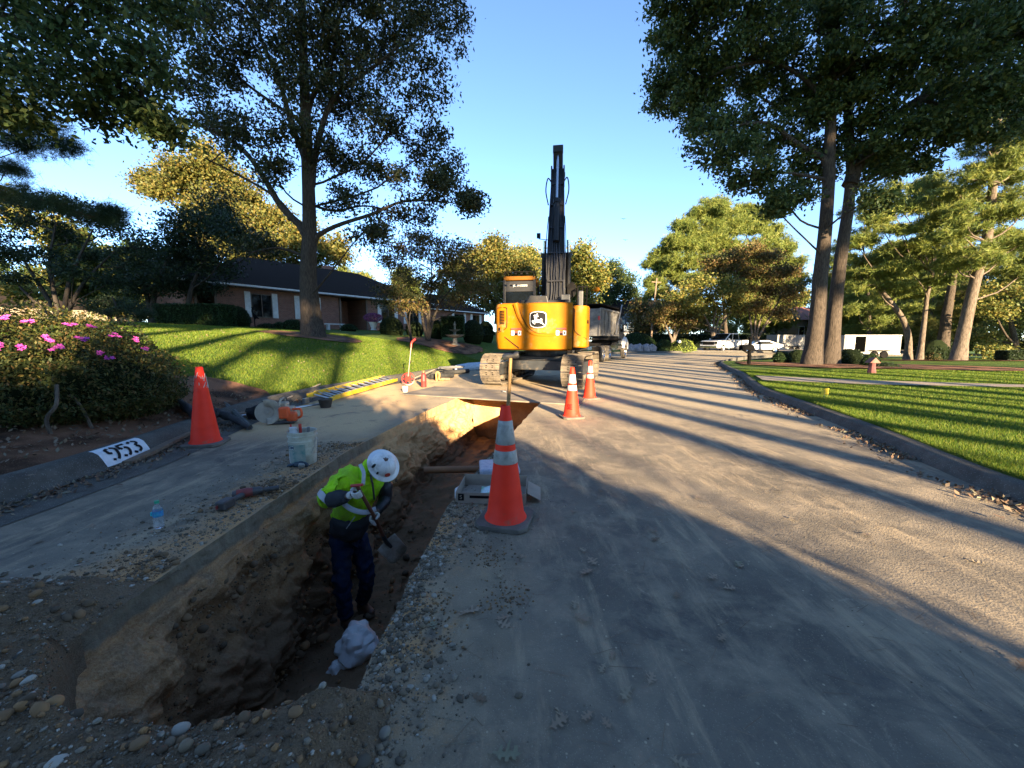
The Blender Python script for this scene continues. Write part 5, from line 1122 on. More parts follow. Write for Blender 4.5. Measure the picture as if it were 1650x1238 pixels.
# pipe in the trench, bag in the trench
pole('clay_pipe','orange brown pipe crossing the trench beyond the worker',Vector((-1.18,4.98,-.33)),Vector((-.25,5.15,-.37)),.045,pm('orange_clay_pipe',(.30,.13,.05),.75,c2=(.20,.09,.04)),'pipe')
bgc=at(574,1040,3.12)
m=MB()
def bagf(c,rx,ry,rz,seed):
    vs=[];nu,nv=48,30
    for j in range(nv+1):
        ph=math.pi*j/nv-math.pi/2
        for k in range(nu+1):
            t_=2*math.pi*k/nu; d=Vector((math.cos(ph)*math.cos(t_),math.cos(ph)*math.sin(t_),math.sin(ph)))
            n_=noise.noise(d*1.1+Vector((seed,0,0))); q=.95+.38*n_+.34*abs(noise.noise(d*1.9+Vector((seed,5,1))))+.05*abs(noise.noise(d*5+Vector((1,seed,2))))
            vs.append(Vector((d.x*rx,d.y*ry,d.z*rz))*q+c)
    return vs,[(j*(nu+1)+i,j*(nu+1)+i+1,(j+1)*(nu+1)+i+1,(j+1)*(nu+1)+i) for j in range(nv) for i in range(nu)]
v_,f_=bagf(bgc,.18,.15,.16,2.2); m.add(v_,f_); v_,f_=bagf(bgc+Vector((-.13,-.10,-.15)),.07,.07,.08,5); m.add(v_,f_)
tag(m.build('plastic_bag',pm('crumpled_white_bag',(.66,.66,.64),.5,c2=(.52,.52,.51),spec=.3),smooth=True,sharp=28),'crumpled pale white bag on the trench floor at the boots of the worker','bag')
# steel road plate bridging the trench
sp_=thing('road_plate','dusty steel road plate bridging the trench behind the cones','steel plate',(0,0,0))
M['plate']=pm('dusty_steel_plate',(.17,.15,.12),.8,.1,c2=(.115,.105,.088),ns=1.6,dirt=(.33,.26,.17),dirtamt=.5,bump=.15,bs=15)
m=MB(); m.prism([(-2.85,9.75),(1.42,8.10),(1.95,9.55),(-2.3,11.35)],.004,.034); m.build('plate',M['plate'],sp_,bevel=.004)
m=MB(); 
for x,y in ((-.25,10.0),(1.2,8.9)): m.tube([(x,y,.03),(x,y+.05,.07),(x+.1,y+.06,.03)],.014,6)
m.build('lifting_lug',M['steel'],sp_)
# ============================================================ BUILDINGS
M['brick']=None
t=NT('red_brick'); bt=t.n('ShaderNodeTexBrick'); mp=t.n('ShaderNodeMapping'); mp.inputs['Rotation'].default_value=(math.pi/2,0,0); t.l(t.tc,mp.inputs[0]); t.l(mp.outputs[0],bt.inputs[0])
bt.inputs['Scale'].default_value=4.2; bt.inputs['Color1'].default_value=(.24,.105,.07,1); bt.inputs['Color2'].default_value=(.16,.075,.05,1); bt.inputs['Mortar'].default_value=(.32,.27,.23,1); bt.inputs['Mortar Size'].default_value=.015; bt.inputs['Brick Width'].default_value=.9; bt.inputs['Row Height'].default_value=.3
M['brick']=t.bsdf(t.mix(t.ramp(t.noise(2.5,5),[(.4,0),(.7,.5)]),bt.outputs[0],(.16,.08,.06)),.9,spec=.2)
t=NT('dark_shingles'); col=t.mix(t.noise(14,5,.8,stretch=(.6,1,3)),(.012,.010,.009),(.04,.03,.024)); M['shingle']=t.bsdf(col,.95,bump=t.noise(20,4,stretch=(.5,1,4)),bs=.5,spec=.03)
M['trim']=pm('white_trim',(.62,.62,.60),.6,c2=(.5,.5,.48)); M['bronze']=pm('brown_fascia',(.12,.08,.055),.6)
hs=thing('brick_house','long low red brick ranch house with dark hipped roof and white shutters behind the lawn','house',(-20.2,24.5,2.25),math.atan2(.81,.585))
def hpart(nm,boxes,mat,par=None,bev=0):
    m=MB()
    for c,d in boxes: m.box(c,d)
    return m.build(nm,M[mat],par or hs,bevel=bev)
def hip(nm,x0,x1,y0,y1,z,h,ov,mat='shingle'):
    m=MB(); a,b,c,d=x0-ov,x1+ov,y0-ov,y1+ov; r_=(d-c)/2; mid=(c+d)/2
    vs=[(a,c,z),(b,c,z),(b,d,z),(a,d,z),(a+r_,mid,z+h),(b-r_,mid,z+h),(a,c,z-.14),(b,c,z-.14),(b,d,z-.14),(a,d,z-.14)]
    m.add(vs,[(0,1,5,4),(1,2,5),(2,3,4,5),(3,0,4),(6,9,8,7),(0,6,7,1),(1,7,8,2),(2,8,9,3),(3,9,6,0)]); return m.build(nm,M[mat],hs)
wl=hpart('wall',[((5.7,1.2,1.1),(8.5,2.4,3.4)),((16.2,1.5,1.1),(7.4,3,3.4)),((11.3,4,1.1),(3,1,3.4)),((10,6.5,1.1),(19.9,7,3.4)),((.2,4.0,1.1),(.3,8,3.4))],'brick')
hpart('wall',[((25,3.6,.9),(9,6,3.0))],'brick')
rf=hip('roof',0,20,0,10,2.85,2.9,.65)
hip('roof',20.3,29.6,.6,7.5,2.45,2.1,.5)
hpart('gutter',[((10,-.66,2.80),(21.3,.09,.12)),((25,.1,2.40),(10.2,.08,.11))],'trim')
hpart('soffit',[((10,-.3,2.70),(21.2,.7,.04))],'bronze')
hpart('chimney',[((12.5,6,5.4),(.9,.7,1.6))],'brick',rf)
def window(x0,x1,z0,z1,y=-.0,sh=True):
    w_=hpart('window',[(((x0+x1)/2,y-.02,(z0+z1)/2),(x1-x0,.04,z1-z0))],'glass')
    fr=[((x,y-.05,(z0+z1)/2),(.05,.04,z1-z0)) for x in (x0,(x0+x1)/2,x1)]+[(((x0+x1)/2,y-.05,z),(x1-x0,.045,.06)) for z in (z0,z1)]
    hpart('frame',fr,'bronze',w_)
    if sh:
        for sx in (x0-.22,x1+.22): 
            hpart('shutter',[((sx,y-.035,(z0+z1)/2+.05),(.36,.05,z1-z0+.15))]+[((sx,y-.065,z0+.1*k+.05),(.28,.02,.05)) for k in range(int((z1-z0)/.1))],'trim')
window(3.45,4.75,.75,2.35); window(6.75,7.95,.75,2.35); window(14.0,15.4,.75,2.35); window(16.9,18.3,.75,2.35); window(24.1,25.6,.7,2.1,.6); window(27.2,28.4,.7,2.1,.6)
hpart('door',[((11.3,3.46,.75),(1.1,.06,2.2))],'bronze'); hpart('porch_step',[((11.3,1.5,-.25),(2.8,3,.25))],'path')
for x_ in (9.98,12.46): hpart('porch_post',[((x_,-.05,1.1),(.14,.14,3.1))],'bronze')
for x_ in (.3,1.35): hpart('porch_post',[((x_,-.1,1.1),(.12,.12,3.1))],'bronze')
for k,(u,v) in enumerate(((337,492),(349,492))):
    c=at(u,v,24.4); t_=thing('porch_chair',('pale high backed chair at the left on the side porch','pale high backed chair at the right on the side porch')[k],'chair',(c.x,c.y,2.25),R(20))
    m=MB(); m.box((0,0,.45),(.55,.5,.05)); m.build('seat',M['trim'],t_); m=MB(); m.box((0,.24,.82),(.55,.05,.75),(R(-10),0,0)); m.build('backrest',M['trim'],t_)
    for sx in(-.24,.24):
        for sy in(-.2,.2): m=MB(); m.box((sx,sy,.22),(.05,.05,.44)); m.build('leg',M['trim'],t_)
# far houses
M['housetrim']=pm('shaded_trim',(.25,.26,.28),.8)  # white trim with the shade put into its colour
M['bluehouse']=pm('pale_blue_siding',(.13,.16,.20),.85); M['creamhouse']=pm('cream_stucco',(.26,.21,.15),.85)
def simple_house(name,lab,loc,rz,W,D,Hh,roofh,wm,rm,wins,extra=None):
    h=thing(name,lab,'house',loc,rz); m=MB(); m.box((0,0,Hh/2-.5),(W,D,Hh+1)); m.build('wall',M[wm],h)
    m=MB(); a,b=W/2+.4,D/2+.4; m.prism([(-b,Hh),(b,Hh),(0,Hh+roofh)],-a,a,axis='x'); m.build('roof',M[rm],h)
    m=MB(); m.prism([(-D/2,Hh),(D/2,Hh),(0,Hh+roofh*.9)],-W/2,-W/2-.05,axis='x'); m.build('gable',M[wm],h)
    for x,z,w_,hh_ in wins:
        m=MB(); m.box((x,-D/2-.03,z),(w_,.05,hh_)); g_=m.build('window',M['glass'],h); m=MB()
        for s_ in(-1,1): m.box((x+s_*w_/2,-D/2-.06,z),(.1,.06,hh_+.1))
        m.box((x,-D/2-.06,z+hh_/2),(w_+.2,.06,.1)); m.box((x,-D/2-.06,z-hh_/2),(w_+.2,.06,.1)); m.build('frame',M['trim'],g_)
    return h
bh=simple_house('blue_house','two storey pale blue house with white trim beyond the dump truck','',0,9,8,5.6,3,'bluehouse','shingle',[(-2.5,4.2,1.2,1.6),(2.5,4.2,1.2,1.6),(0,4.2,1.2,1.6),(-2.5,1.4,1.6,1.6),(2.5,1.4,1.4,1.6)]) if False else None
c=at(1022,548,84); bh=simple_house('blue_house','two storey pale blue house with white gable trim beyond the dump truck',(c.x,c.y,-.2),R(-20),9,8,6.6,3.4,'bluehouse','shingle',[(-2.5,4.9,1.2,1.6),(2.5,4.9,1.2,1.6),(0,4.9,1.2,1.6),(-2.5,1.6,1.6,1.6),(2.5,1.6,1.4,1.6)])
m=MB(); m.prism([(-1.9,6.2),(1.9,6.2),(0,8.6)],-4.6,-2.5,axis='y'); 
m.build('dormer_gable',M['bluehouse'],bh); m=MB()
for s_ in(-1,1): m.tube([(s_*2.1,-4.7,6.1),(0,-4.7,8.8)],.14,5)
m.box((0,-6,3.0),(9,.3,.3)); 
for x_ in(-4,-1.5,1.5,4): m.box((x_,-6,1.4),(.3,.3,3))
m.build('porch_trim',M['housetrim'],bh); m=MB(); m.box((0,-5,3.2),(9.4,2.4,.2)); m.build('porch_roof',M['shingle'],bh)
c=at(1285,548,72); ch_=simple_house('cream_house','cream stucco house with an arched window and red tiled roof behind the far white trailer',(c.x,c.y,-.2),R(15),16,9,5.0,2.6,'creamhouse',"tile" if 'tile' in M else 'shingle',[(-5,3,1.2,1.8),(5,3,1.2,1.8)])
ch_.children[1].data.materials[0]=pm('red_tiles',(.35,.13,.08),.8)
m=MB(); m.prism([(-1.3,.2),(1.3,.2),(1.3,2.2),(.9,3.1),(0,3.5),(-.9,3.1),(-1.3,2.2)],-4.6,-4.52,axis='y'); m.build('arched_window',M['glass'],ch_)
c=at(70,478,62); lh=simple_house('white_house','pale sunlit house seen between the dark multi stemmed tree trunks at the far left','house' and (c.x,c.y,hL(c.x,c.y)-1.5),R(50),18,9,5,2.5,'creamhouse','shingle',[(-5,2.5,1.5,1.6),(0,2.5,1.5,1.6),(5,2.5,1.5,1.6)])
# utility pole
def zpole(name,lab,p,h_,r_,mat,cat): 
    t_=thing(name,lab,cat,p); m=MB(); m.tube([(0,0,-.3),(0,0,h_)],[r_,r_*.7],10); m.build('pole',mat,t_,smooth=True); return t_
c=at(1048,548,50); up_=zpole('utility_pole','thin leaning wooden utility pole left of the yellowing trees','' or (c.x,c.y,0),9.2,.13,M['wood'],'utility pole'); up_.rotation_euler=(0,R(3),0)
m=MB(); m.box((0,0,8.7),(1.2,.1,.1)); m.build('crossarm',M['wood'],up_)
# ============================================================ VEHICLES
def vehicle(name,lab,cat,loc,rz,W,body,cabin,wheels,wr,glass,extras):
    v=thing(name,lab,cat,loc,rz); m=MB(); m.prism(body,-W/2,W/2,axis='x'); b=m.build('body',M['white'],v,bevel=.05,smooth=True,sharp=30)
    m=MB(); 
    n=len(cabin); vs=[(s_*W/2*(.97 if z<1.15 else .80),y,z) for s_ in(-1,1) for y,z in cabin]; tr_=tessellate_polygon([[Vector((y,z,0)) for y,z in cabin]])
    m.add(vs,[(i,(i+1)%n,n+(i+1)%n,n+i) for i in range(n)]+[tuple(t) for t in tr_]+[tuple(n+i for i in reversed(t)) for t in tr_]); m.build('cabin',M['white'],v,bevel=.03,smooth=True,sharp=30)
    for g_ in glass:
        for s_ in (-1,1):
            m=MB(); vv=[(s_*(W/2*(.97 if z<1.15 else .80+.0)+.012),y,z) for y,z in g_]; m.add(vv,[tuple(range(len(g_)))]); m.build('side_window',M['glass'],v)
    for y in wheels:
        for s_ in (-1,1): wheel(v,(s_*(W/2-.1),y,wr),wr,.24,tm='black')
    return v
pk=vehicle('pickup_truck','white double cab pickup with dark door stripes parked nose left on the far driveway','pickup truck',(24.9,45.0,-.02),R(118),1.95,
 [(2.85,.45),(2.9,.62),(2.85,1.08),(2.55,1.18),(1.35,1.25),(-2.75,1.22),(-2.85,.6),(-2.8,.45)],
 [(1.45,1.2),(.55,1.88),(-.75,1.90),(-1.05,1.2)],[1.9,-1.75],.40,[[(1.25,1.24),(.55,1.80),(.2,1.80),(.2,1.24)],[(.12,1.24),(.12,1.8),(-.7,1.8),(-.92,1.24)]],None)
m=MB(); m.box((0,2.88,.92),(1.25,.08,.30)); m.build('grille',M['black'],pk,bevel=.02)
m=MB(); m.box((0,2.90,.55),(1.9,.14,.22)); m.build('bumper',M['chrome'],pk,bevel=.03)
for s_ in(-1,1): m=MB(); m.box((s_*.80,2.84,.95),(.28,.10,.22)); m.build('headlight',M['glass'],pk,bevel=.03)
m=MB(); m.add([(-.76,1.42,1.24),(.76,1.42,1.24),(.70,.62,1.85),(-.70,.62,1.85)],[(0,1,2,3)]); m.build('windscreen',M['glass'],pk)
for s_ in(-1,1): m=MB(); m.box((s_*1.06,1.15,1.3),(.16,.1,.2)); m.build('door_mirror',M['white'],pk,bevel=.02)
for k in range(3): m=MB(); m.add([(.990,.9-.45*k,.55),(.990,.78-.45*k,.55),(.990,.38-.45*k,1.15),(.990,.50-.45*k,1.15)],[(0,1,2,3)]); m.build('door_stripe',M['steel'],pk)
for k in range(3): m=MB(); m.add([(-.990,.9-.45*k,.55),(-.990,.78-.45*k,.55),(-.990,.38-.45*k,1.15),(-.990,.50-.45*k,1.15)],[(0,1,2,3)]); m.build('door_stripe',M['steel'],pk)
pk.scale=(1.1,1.1,1.15)
cr_=vehicle('coupe','small white coupe parked behind the black mailbox','car',(27.6,43.3,-.02),R(80),1.8,
 [(2.15,.35),(2.2,.6),(2.0,.82),(1.1,.95),(-1.6,1.0),(-2.1,.95),(-2.15,.5),(-2.1,.35)],
 [(1.0,.9),(.15,1.36),(-.7,1.38),(-1.9,.95)],[1.35,-1.35],.33,[[(.8,.96),(.15,1.30),(-.6,1.31),(-1.3,.98)]],None)
m=MB(); m.add([(-.70,.98,.93),(.70,.98,.93),(.62,.2,1.36),(-.62,.2,1.36)],[(0,1,2,3)]); m.build('windscreen',M['glass'],cr_)
M['trailerw']=pm('weathered_trailer_white',(.24,.235,.22),.6,c2=(.15,.15,.145),ns=1.3,dirt=(.2,.19,.16),dirtamt=.4)
def trailer(lab,loc,rz,L,W,Hh,door,sc=1):
    v=thing('box_trailer',lab,'trailer',loc,rz); m=MB(); m.box((0,0,Hh/2+.38),(L,W,Hh)); b=m.build('box',M['trailerw'],v,bevel=.04)
    m=MB()
    for k in range(int(L/.6)): m.box((-L/2+.3+.6*k,-W/2-.006,Hh/2+.4),(.02,.012,Hh-.15))
    m.box((0,-W/2-.01,.42),(L,.03,.07)); m.box((0,-W/2-.01,Hh+.34),(L,.03,.07)); m.build('trim',M['steel'],b)
    if door: 
        m=MB(); m.box((-L/2+1.35,-W/2-.012,Hh/2+.42),(.85,.03,Hh-.35)); m.build('side_opening_shade',M['opening_shade'],v); m=MB(); m.box((-L/2+.50,-W/2-.06,Hh/2+.42),(.62,.04,Hh-.4),(0,0,R(-6))); m.build('side_door',M['white'],v)  # flat black panel on the wall paints the shaded interior
        m=MB(); m.box((L/2+.015,0,Hh/2+.4),(.03,W-.2,Hh-.25)); m.build('rear_opening_shade',M['opening_shade'],v)  # second black panel, painting interior shade at the rear
        m=MB(); m.box((L*.12,-W/2-.012,Hh*.75+.3),(1.0,.012,.08)); m.build('logo_strip',M['grey'],v)
    for yy in (-.35,.4): 
        for s_ in(-1,1):
            Rm=Matrix.Rotation(math.pi/2,4,'X'); m=MB(); m.lathe([(0,-.1),(.31,-.1),(.33,-.06),(.33,.06),(.31,.1),(0,.1)],20,(yy*1.05+L*.12,s_*(W/2+.04),.33),Rm); m.build('wheel',M['black'],v,smooth=True)
    m=MB(); m.box((L*.12,-W/2-.1,.72),(1.6,.24,.05)); m.build('fender',M['black'],v)
    m=MB(); m.tube([(-L/2,0,.35),(-L/2-1.1,0,.4)],.05,6); m.build('hitch',M['black'],v); return v
c=gr(1405,577,-.25); trailer('white box trailer with open dark side door right of the big oak',(c.x,c.y+.9,-.28),R(-8),4.7,1.9,1.75,True)
c=gr(1272,569,-.2); trailer('pale grey box trailer parked far back between the oak and the coupe',(c.x,c.y+.9,-.1),R(6),3.7,1.8,1.75,False)
c=gr(1374,574,-.25)
pp=thing('person','distant person in dark clothes standing at the open trailer door','person',(c.x,c.y-.3,-.28))
skin('body',[(Vector((0,0,.9)),.13),(Vector((0,0,1.15)),.12),(Vector((0,0,1.4)),.15),(Vector((0,0,1.52)),.05),(Vector((.02,-.02,1.64)),.09),(Vector((-.2,0,1.38)),.06),(Vector((-.26,-.05,1.1)),.05),(Vector((-.15,-.25,.95)),.04),(Vector((.2,0,1.38)),.06),(Vector((.26,-.05,1.1)),.05),(Vector((.2,-.2,.9)),.04),(Vector((-.1,0,.5)),.07),(Vector((-.1,0,.06)),.05),(Vector((.1,0,.5)),.07),(Vector((.12,0,.06)),.05)],[(0,1),(1,2),(2,3),(3,4),(2,5),(5,6),(6,7),(2,8),(8,9),(9,10),(0,11),(11,12),(0,13),(13,14)],M['greycloth'],pp,1)
# mailboxes
mbx=thing('mailbox','black mailbox on a thick turned post at the curb of the right lawn','mailbox',gr(1206,593)+Vector((0,0,.0)))
M['mailblack']=pm('black_cast_metal',(.003,.003,.003),.8,spec=.08)
m=MB(); m.lathe([(.10,0),(.10,.08),(.065,.12),(.065,.5),(.085,.54),(.065,.58),(.065,.95),(.08,1.0),(.06,1.05),(.06,1.30),(.09,1.33),(.05,1.40),(0,1.42)],12); m.build('post',M['mailblack'],mbx,smooth=True,sharp=40)
m=MB(); m.prism([(-.11,.0),(.11,.0),(.11,.13),(.07,.21),(0,.24),(-.07,.21),(-.11,.13)],-.42,.12,axis='y',M=Matrix.Rotation(R(-80),4,'Z')@Matrix.Translation((0,0,.80))); m.build('box',M['mailblack'],mbx,bevel=.01)
m=MB(); m.tube([(0,0,.62),(-.32,-.06,.8)],.03,8); m.build('bracket',M['mailblack'],mbx)
mbx.scale=(1.25,1.25,1.12)
m2=thing('mailbox','small white mailbox on a white post in front of the sunny bush','mailbox',tuple(at(1093,566,42.9).to_2d().to_3d()))
m=MB(); m.box((0,0,.55),(.12,.12,1.1)); m.build('post',M['white'],m2); m=MB(); m.prism([(-.12,1.1),(.12,1.1),(.12,1.28),(0,1.38),(-.12,1.28)],-.3,.3,axis='y'); m.build('box',M['white'],m2)
# bags of waste at the far kerb
M['claybag']=pm('pale_sack',(.28,.24,.23),.7,c2=(.19,.17,.18),bump=.4,bs=12)
for k,(u,v,w_,lab) in enumerate(((1017,566,.55,'leftmost pale blue grey sack in the row at the far kerb'),(1029,565,.6,'tallest pale sack in the row, second from the dump truck'),(1041,567,.6,'wide pinkish sack in the middle of the row at the far kerb'),(1051,568,.5,'rightmost rounded pinkish sack in the row at the far kerb'))):
    p=at(u,v,42.5); m=MB(); v_,f_=bagf(Vector((p.x,42.6,.42)),w_,w_*.8,.52,k*3+1); m.add(v_,f_); tag(m.build('sack',M['claybag'],smooth=True,sharp=40),lab,'sack','sacks piled at the far kerb')
# yellow marker flag, pink ornament
fl=thing('marker_flag','small yellow utility marker flag on the right lawn','flag',(gr(1328,645,.14)))
m=MB(); m.tube([(0,0,0),(0,0,.22)],.003,4); m.build('wire',M['steel'],fl); m=MB(); m.grid(lambda u,v:(lerp(-.07,.07,u),.015*math.sin(u*5),lerp(.10,.23,v)+.03*u),6,4); q=m.build('flag',pm('flag_yellow',(.85,.6,.02),.5),fl); 
go_=thing('garden_ornament','weathered pink birdhouse ornament in the right mulch bed','ornament',(gr(1404,602,.15)))
m=MB(); m.lathe([(0,0),(.14,0),(.10,.25),(.10,.42),(0,.42)],8); m.build('body',pm('faded_pink',(.16,.055,.05),.9),go_); m=MB(); m.prism([(-.2,.40),(.2,.40),(0,.60)],-.12,.12,axis='y'); m.build('roof',pm('rusty_roof',(.25,.10,.07),.8),go_)
# fountain
c=at(733,548,25); fn=thing('fountain','three tiered grey stone garden fountain by the dark clipped hedge','fountain',(c.x,c.y,hL(c.x,c.y)-.05)); M['stonef']=pm('mossy_cast_stone',(.22,.20,.16),.9,c2=(.12,.115,.09),ns=6)
m=MB(); m.lathe([(.35,0),(.33,.1),(.16,.18),(.13,.5),(.2,.58)],20); m.lathe([(.12,.6),(.09,.75),(.08,.95),(.12,1.0)],16); m.lathe([(.07,1.02),(.05,1.25),(.10,1.38),(.05,1.48),(0,1.6)],14); m.build('column',M['stonef'],fn,smooth=True)
m=MB(); m.lathe([(.1,.5),(.4,.58),(.60,.70),(.62,.73),(.56,.70),(0,.62)],28); m.build('basin',M['stonef'],fn,smooth=True)
m=MB(); m.lathe([(.08,.92),(.25,.97),(.38,1.06),(.35,1.05),(0,1.0)],24); m.build('basin',M['stonef'],fn,smooth=True)
# heron statue, bench, flower urn
c=at(411,527,23.6); st=thing('heron_statue','dark heron statue standing before the brick wall left of the windows','statue',(c.x,c.y,hL(c.x,c.y)))
skin('body',[(Vector((0,0,0)),.03),(Vector((0,0,.45)),.03),(Vector((.05,0,.7)),.13),(Vector((-.08,0,.85)),.07),(Vector((-.12,0,1.05)),.035),(Vector((-.05,0,1.18)),.04),(Vector((-.16,0,1.2)),.02),(Vector((.28,0,.5)),.03)],[(0,1),(1,2),(2,3),(3,4),(4,5),(5,6),(2,7)],M['mailblack'],st,2)
c=at(540,532,29); bn=thing('garden_bench','small white stone bench against the brick wall by the entrance','bench',(c.x,c.y,hL(c.x,c.y)-.02),R(50))
m=MB(); m.box((0,0,.45),(1.4,.4,.08)); m.build('seat',M['trim'],bn,bevel=.01)
for s_ in(-.5,.5): m=MB(); m.box((s_,0,.2),(.12,.34,.42)); m.build('leg',M['trim'],bn)
# birds
for k,(u,v) in enumerate(((1005,353),(1008,387))):
    p=at(u,v,60); m=MB(); m.add([(-.5,0,.12),(0,.12,0),(.5,0,.12),(0,-.12,0),(0,.3,.02),(0,-.3,0),(0,0,-.08)],[(0,1,3),(1,2,3),(4,1,6),(5,3,6),(1,3,6)]); o=tag(m.build('bird',M['mailblack']),('distant bird in flight, the higher of the two right of the boom','distant bird in flight, the lower of the two right of the boom')[k],'bird'); o.location=p
# ============================================================ TREES AND SHRUBS
def PB(lst,Y,dy=1.5,seed=0,dens=1.0,shr=1.0,minn=6):
    """survey table (u,v,half width,half height[,dY]) at distance Y -> crown volumes"""
    r=random.Random(seed); out=[]
    for q in lst:
        u,v,a,b=q[:4]; y=Y+(q[4] if len(q)>4 else r.uniform(-dy,dy)); c=at(u,v,y); rx=a*y/FPX*shr; rz=b*y/FPX*shr
        out.append((c,(rx,max(rx*.8,rz),rz),max(minn,int(dens*rx*rz*4)+5)))
    return out
def TP(lst,Y): return [at(q[0],q[1],q[2] if len(q)>2 else Y) for q in lst]
# the open crowned oak on the left lawn
Y=18.0; bz=at(505,545,Y)
gz=hL(bz.x,bz.y)
tree('oak_tree','tall open crowned oak with bare lower limbs on the left lawn','tree',(bz.x,Y,gz),
 [(TP([(506,545),(499,480),(497,430),(499,380),(498,300),(493,200),(489,100),(486,0),(484,-110)],Y),.43,.10),
  (TP([(499,378),(455,335),(430,295),(395,245),(350,215),(290,190,16.5)],Y),.17,.05),
  (TP([(468,345),(440,315),(380,280),(330,255,16)],Y),.09,.03),
  (TP([(500,420),(470,405),(440,400),(400,408,17)],Y),.09,.03),
  (TP([(503,385),(540,365),(600,345),(650,325),(720,325,17)],Y),.11,.03),
  (TP([(500,330),(540,340),(590,332),(650,345,20)],Y),.07,.02),
  (TP([(500,290),(520,200),(545,150),(600,110),(660,60,16)],Y),.14,.04),
  (TP([(497,270),(470,200),(450,130),(420,60),(400,-20)],Y),.14,.04),
  (TP([(492,200),(430,160),(380,120),(330,60,16)],Y),.09,.03),
  (TP([(495,170),(530,110),(545,40),(560,-60)],Y),.10,.03)],
 PB([(520,-70,120,70),(640,-40,110,55),(718,35,52,48),(400,-20,110,60),(300,40,70,50,-2),(330,120,60,38),(420,90,60,45),(520,60,70,60),(610,90,60,45),(680,140,45,45),(455,185,55,40),(560,165,70,45),(640,205,60,38),(700,235,40,35),(385,215,50,26),(530,250,55,34),(610,270,55,32),(690,300,55,26),(742,322,34,14),(650,350,50,22),(585,375,45,18),(440,270,36,22),(415,398,35,10),(350,190,40,20),(560,110,60,50),(480,20,60,60),(600,20,70,50),(285,110,40,35),(470,120,40,40),(545,320,40,20),(720,290,35,20),(760,328,22,10)],Y,2.0,1,1.0),
 dict(n=120,size=.17,aspect=.45,sig=.27,flat=.75),'L_oak',seed=11,limb_r=.06,twig_r=.012)
# overhanging near branches, top left
tree('overhanging_oak','coarse leaved oak whose dark branches hang into the top left corner','tree',(-13.5,6.5,.9),
 [([(-13.5,6.5,.9),(-13.2,6.6,5),(-12.8,7,9),(-12.5,7,13)],.4,.15),([(-13.2,6.6,4.8),(-11,7.2,6.5),(-9.2,7.6,7.2),(-7.0,7.8,6.3)],.12,.03)],
 PB([(20,20,70,60),(90,30,80,60),(170,30,70,50),(230,90,50,42),(100,110,80,45),(190,140,55,38),(230,185,36,24),(150,180,45,20),(40,120,60,50),(20,180,50,30),(260,200,30,16),(-60,60,80,80),(-50,160,70,50),(60,-60,120,60),(200,-50,100,55),(270,10,40,40)],8.0,.7,4,3.0,1.0,14),
 dict(n=46,size=.125,aspect=.5,sig=.20,flat=.7),'L_oakgreen',seed=5,limb_r=.035,twig_r=.006)
tree('pine_tree','pine at the left edge with long needled boughs reaching toward the azalea','tree',(-17.5,9.5,1.7),
 [([(-17.5,9.5,1.7),(-17.3,9.5,7),(-17,9.6,14)],.3,.12),(TP([(-260,300),(-100,290),(0,300),(60,325),(150,350)],10.5),.07,.02),(TP([(-200,130),(-60,180),(40,205),(100,235)],10.5),.05,.015)],
 PB([(10,205,40,14),(60,195,40,10),(95,235,25,9),(40,240,30,9),(10,150,40,20),(20,310,50,14),(90,330,40,10),(150,350,30,8),(-40,200,60,40),(-50,310,60,30),(10,270,20,8),(180,345,18,6)],10.5,.8,3,5,1,16),
 dict(n=26,size=.15,aspect=.0035,sig=.12,mode='needle',k=9),'L_darkpine',seed=9,limb_r=.03,twig_r=.008)
# dark layered multi stem trees left
Y=17; 
def stems(pts,Y,r0,r1): return [(TP(p,Y),r0,r1) for p in pts]
b=at(95,520,Y)
tree('dogwood_tree','dark multi stemmed layered tree behind the azalea at the far left','tree',(b.x,b.y,b.z),
 stems([[(100,520),(70,470),(45,430),(20,390)],[(100,520),(85,465),(80,420),(90,360)],[(102,520),(110,460),(125,420),(150,370)],[(98,520),(60,490),(20,450)],[(104,520),(118,485),(140,450),(190,400)]],Y,.10,.03),
 PB([(20,325,60,18),(80,330,60,18),(140,345,45,16),(190,370,40,18),(30,360,50,12),(100,375,50,12),(10,410,40,16),(70,415,40,10),(150,410,50,14),(200,420,40,20),(-30,380,50,60),(120,440,30,10),(180,455,30,10),(20,450,25,14),(225,400,28,18)],Y,1.6,5,2.0),
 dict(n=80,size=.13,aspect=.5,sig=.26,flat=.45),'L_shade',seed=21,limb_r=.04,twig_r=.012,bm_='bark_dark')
Y=23; b=at(300,515,Y); bz_=hL(b.x,b.y)
tree('magnolia_tree','dense dark evergreen beside the left end of the brick house','tree',(b.x,b.y,bz_),
 stems([[(245,515),(250,470),(270,420),(300,380)],[(247,515),(235,470),(230,430)],[(300,515),(310,460),(340,400)]],Y,.16,.05),
 PB([(270,410,50,25),(230,430,40,20),(300,390,45,30),(340,360,45,30),(380,380,45,30),(330,420,60,28),(260,450,50,22),(300,460,50,16),(230,465,40,14),(420,400,30,20),(290,360,30,20),(360,330,35,18)],Y,2,6,2.0),
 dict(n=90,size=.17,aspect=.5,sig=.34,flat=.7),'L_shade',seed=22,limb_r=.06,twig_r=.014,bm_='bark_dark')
b=at(185,528,14.5)
tree('japanese_maple','low weeping dark maple between the azalea and the hedge','tree',(b.x,b.y,b.z),[(TP([(192,530),(190,510),(186,490),(180,478)],14.5),.05,.02)],
 PB([(185,487,36,8),(160,497,22,9),(212,496,24,9),(185,500,40,9),(230,508,16,8)],14.5,.6,6,10,1,14),dict(n=90,size=.07,aspect=.35,sig=.10,flat=.6),'L_shade',seed=24,limb_r=.02,twig_r=.006,bm_='bark_dark')
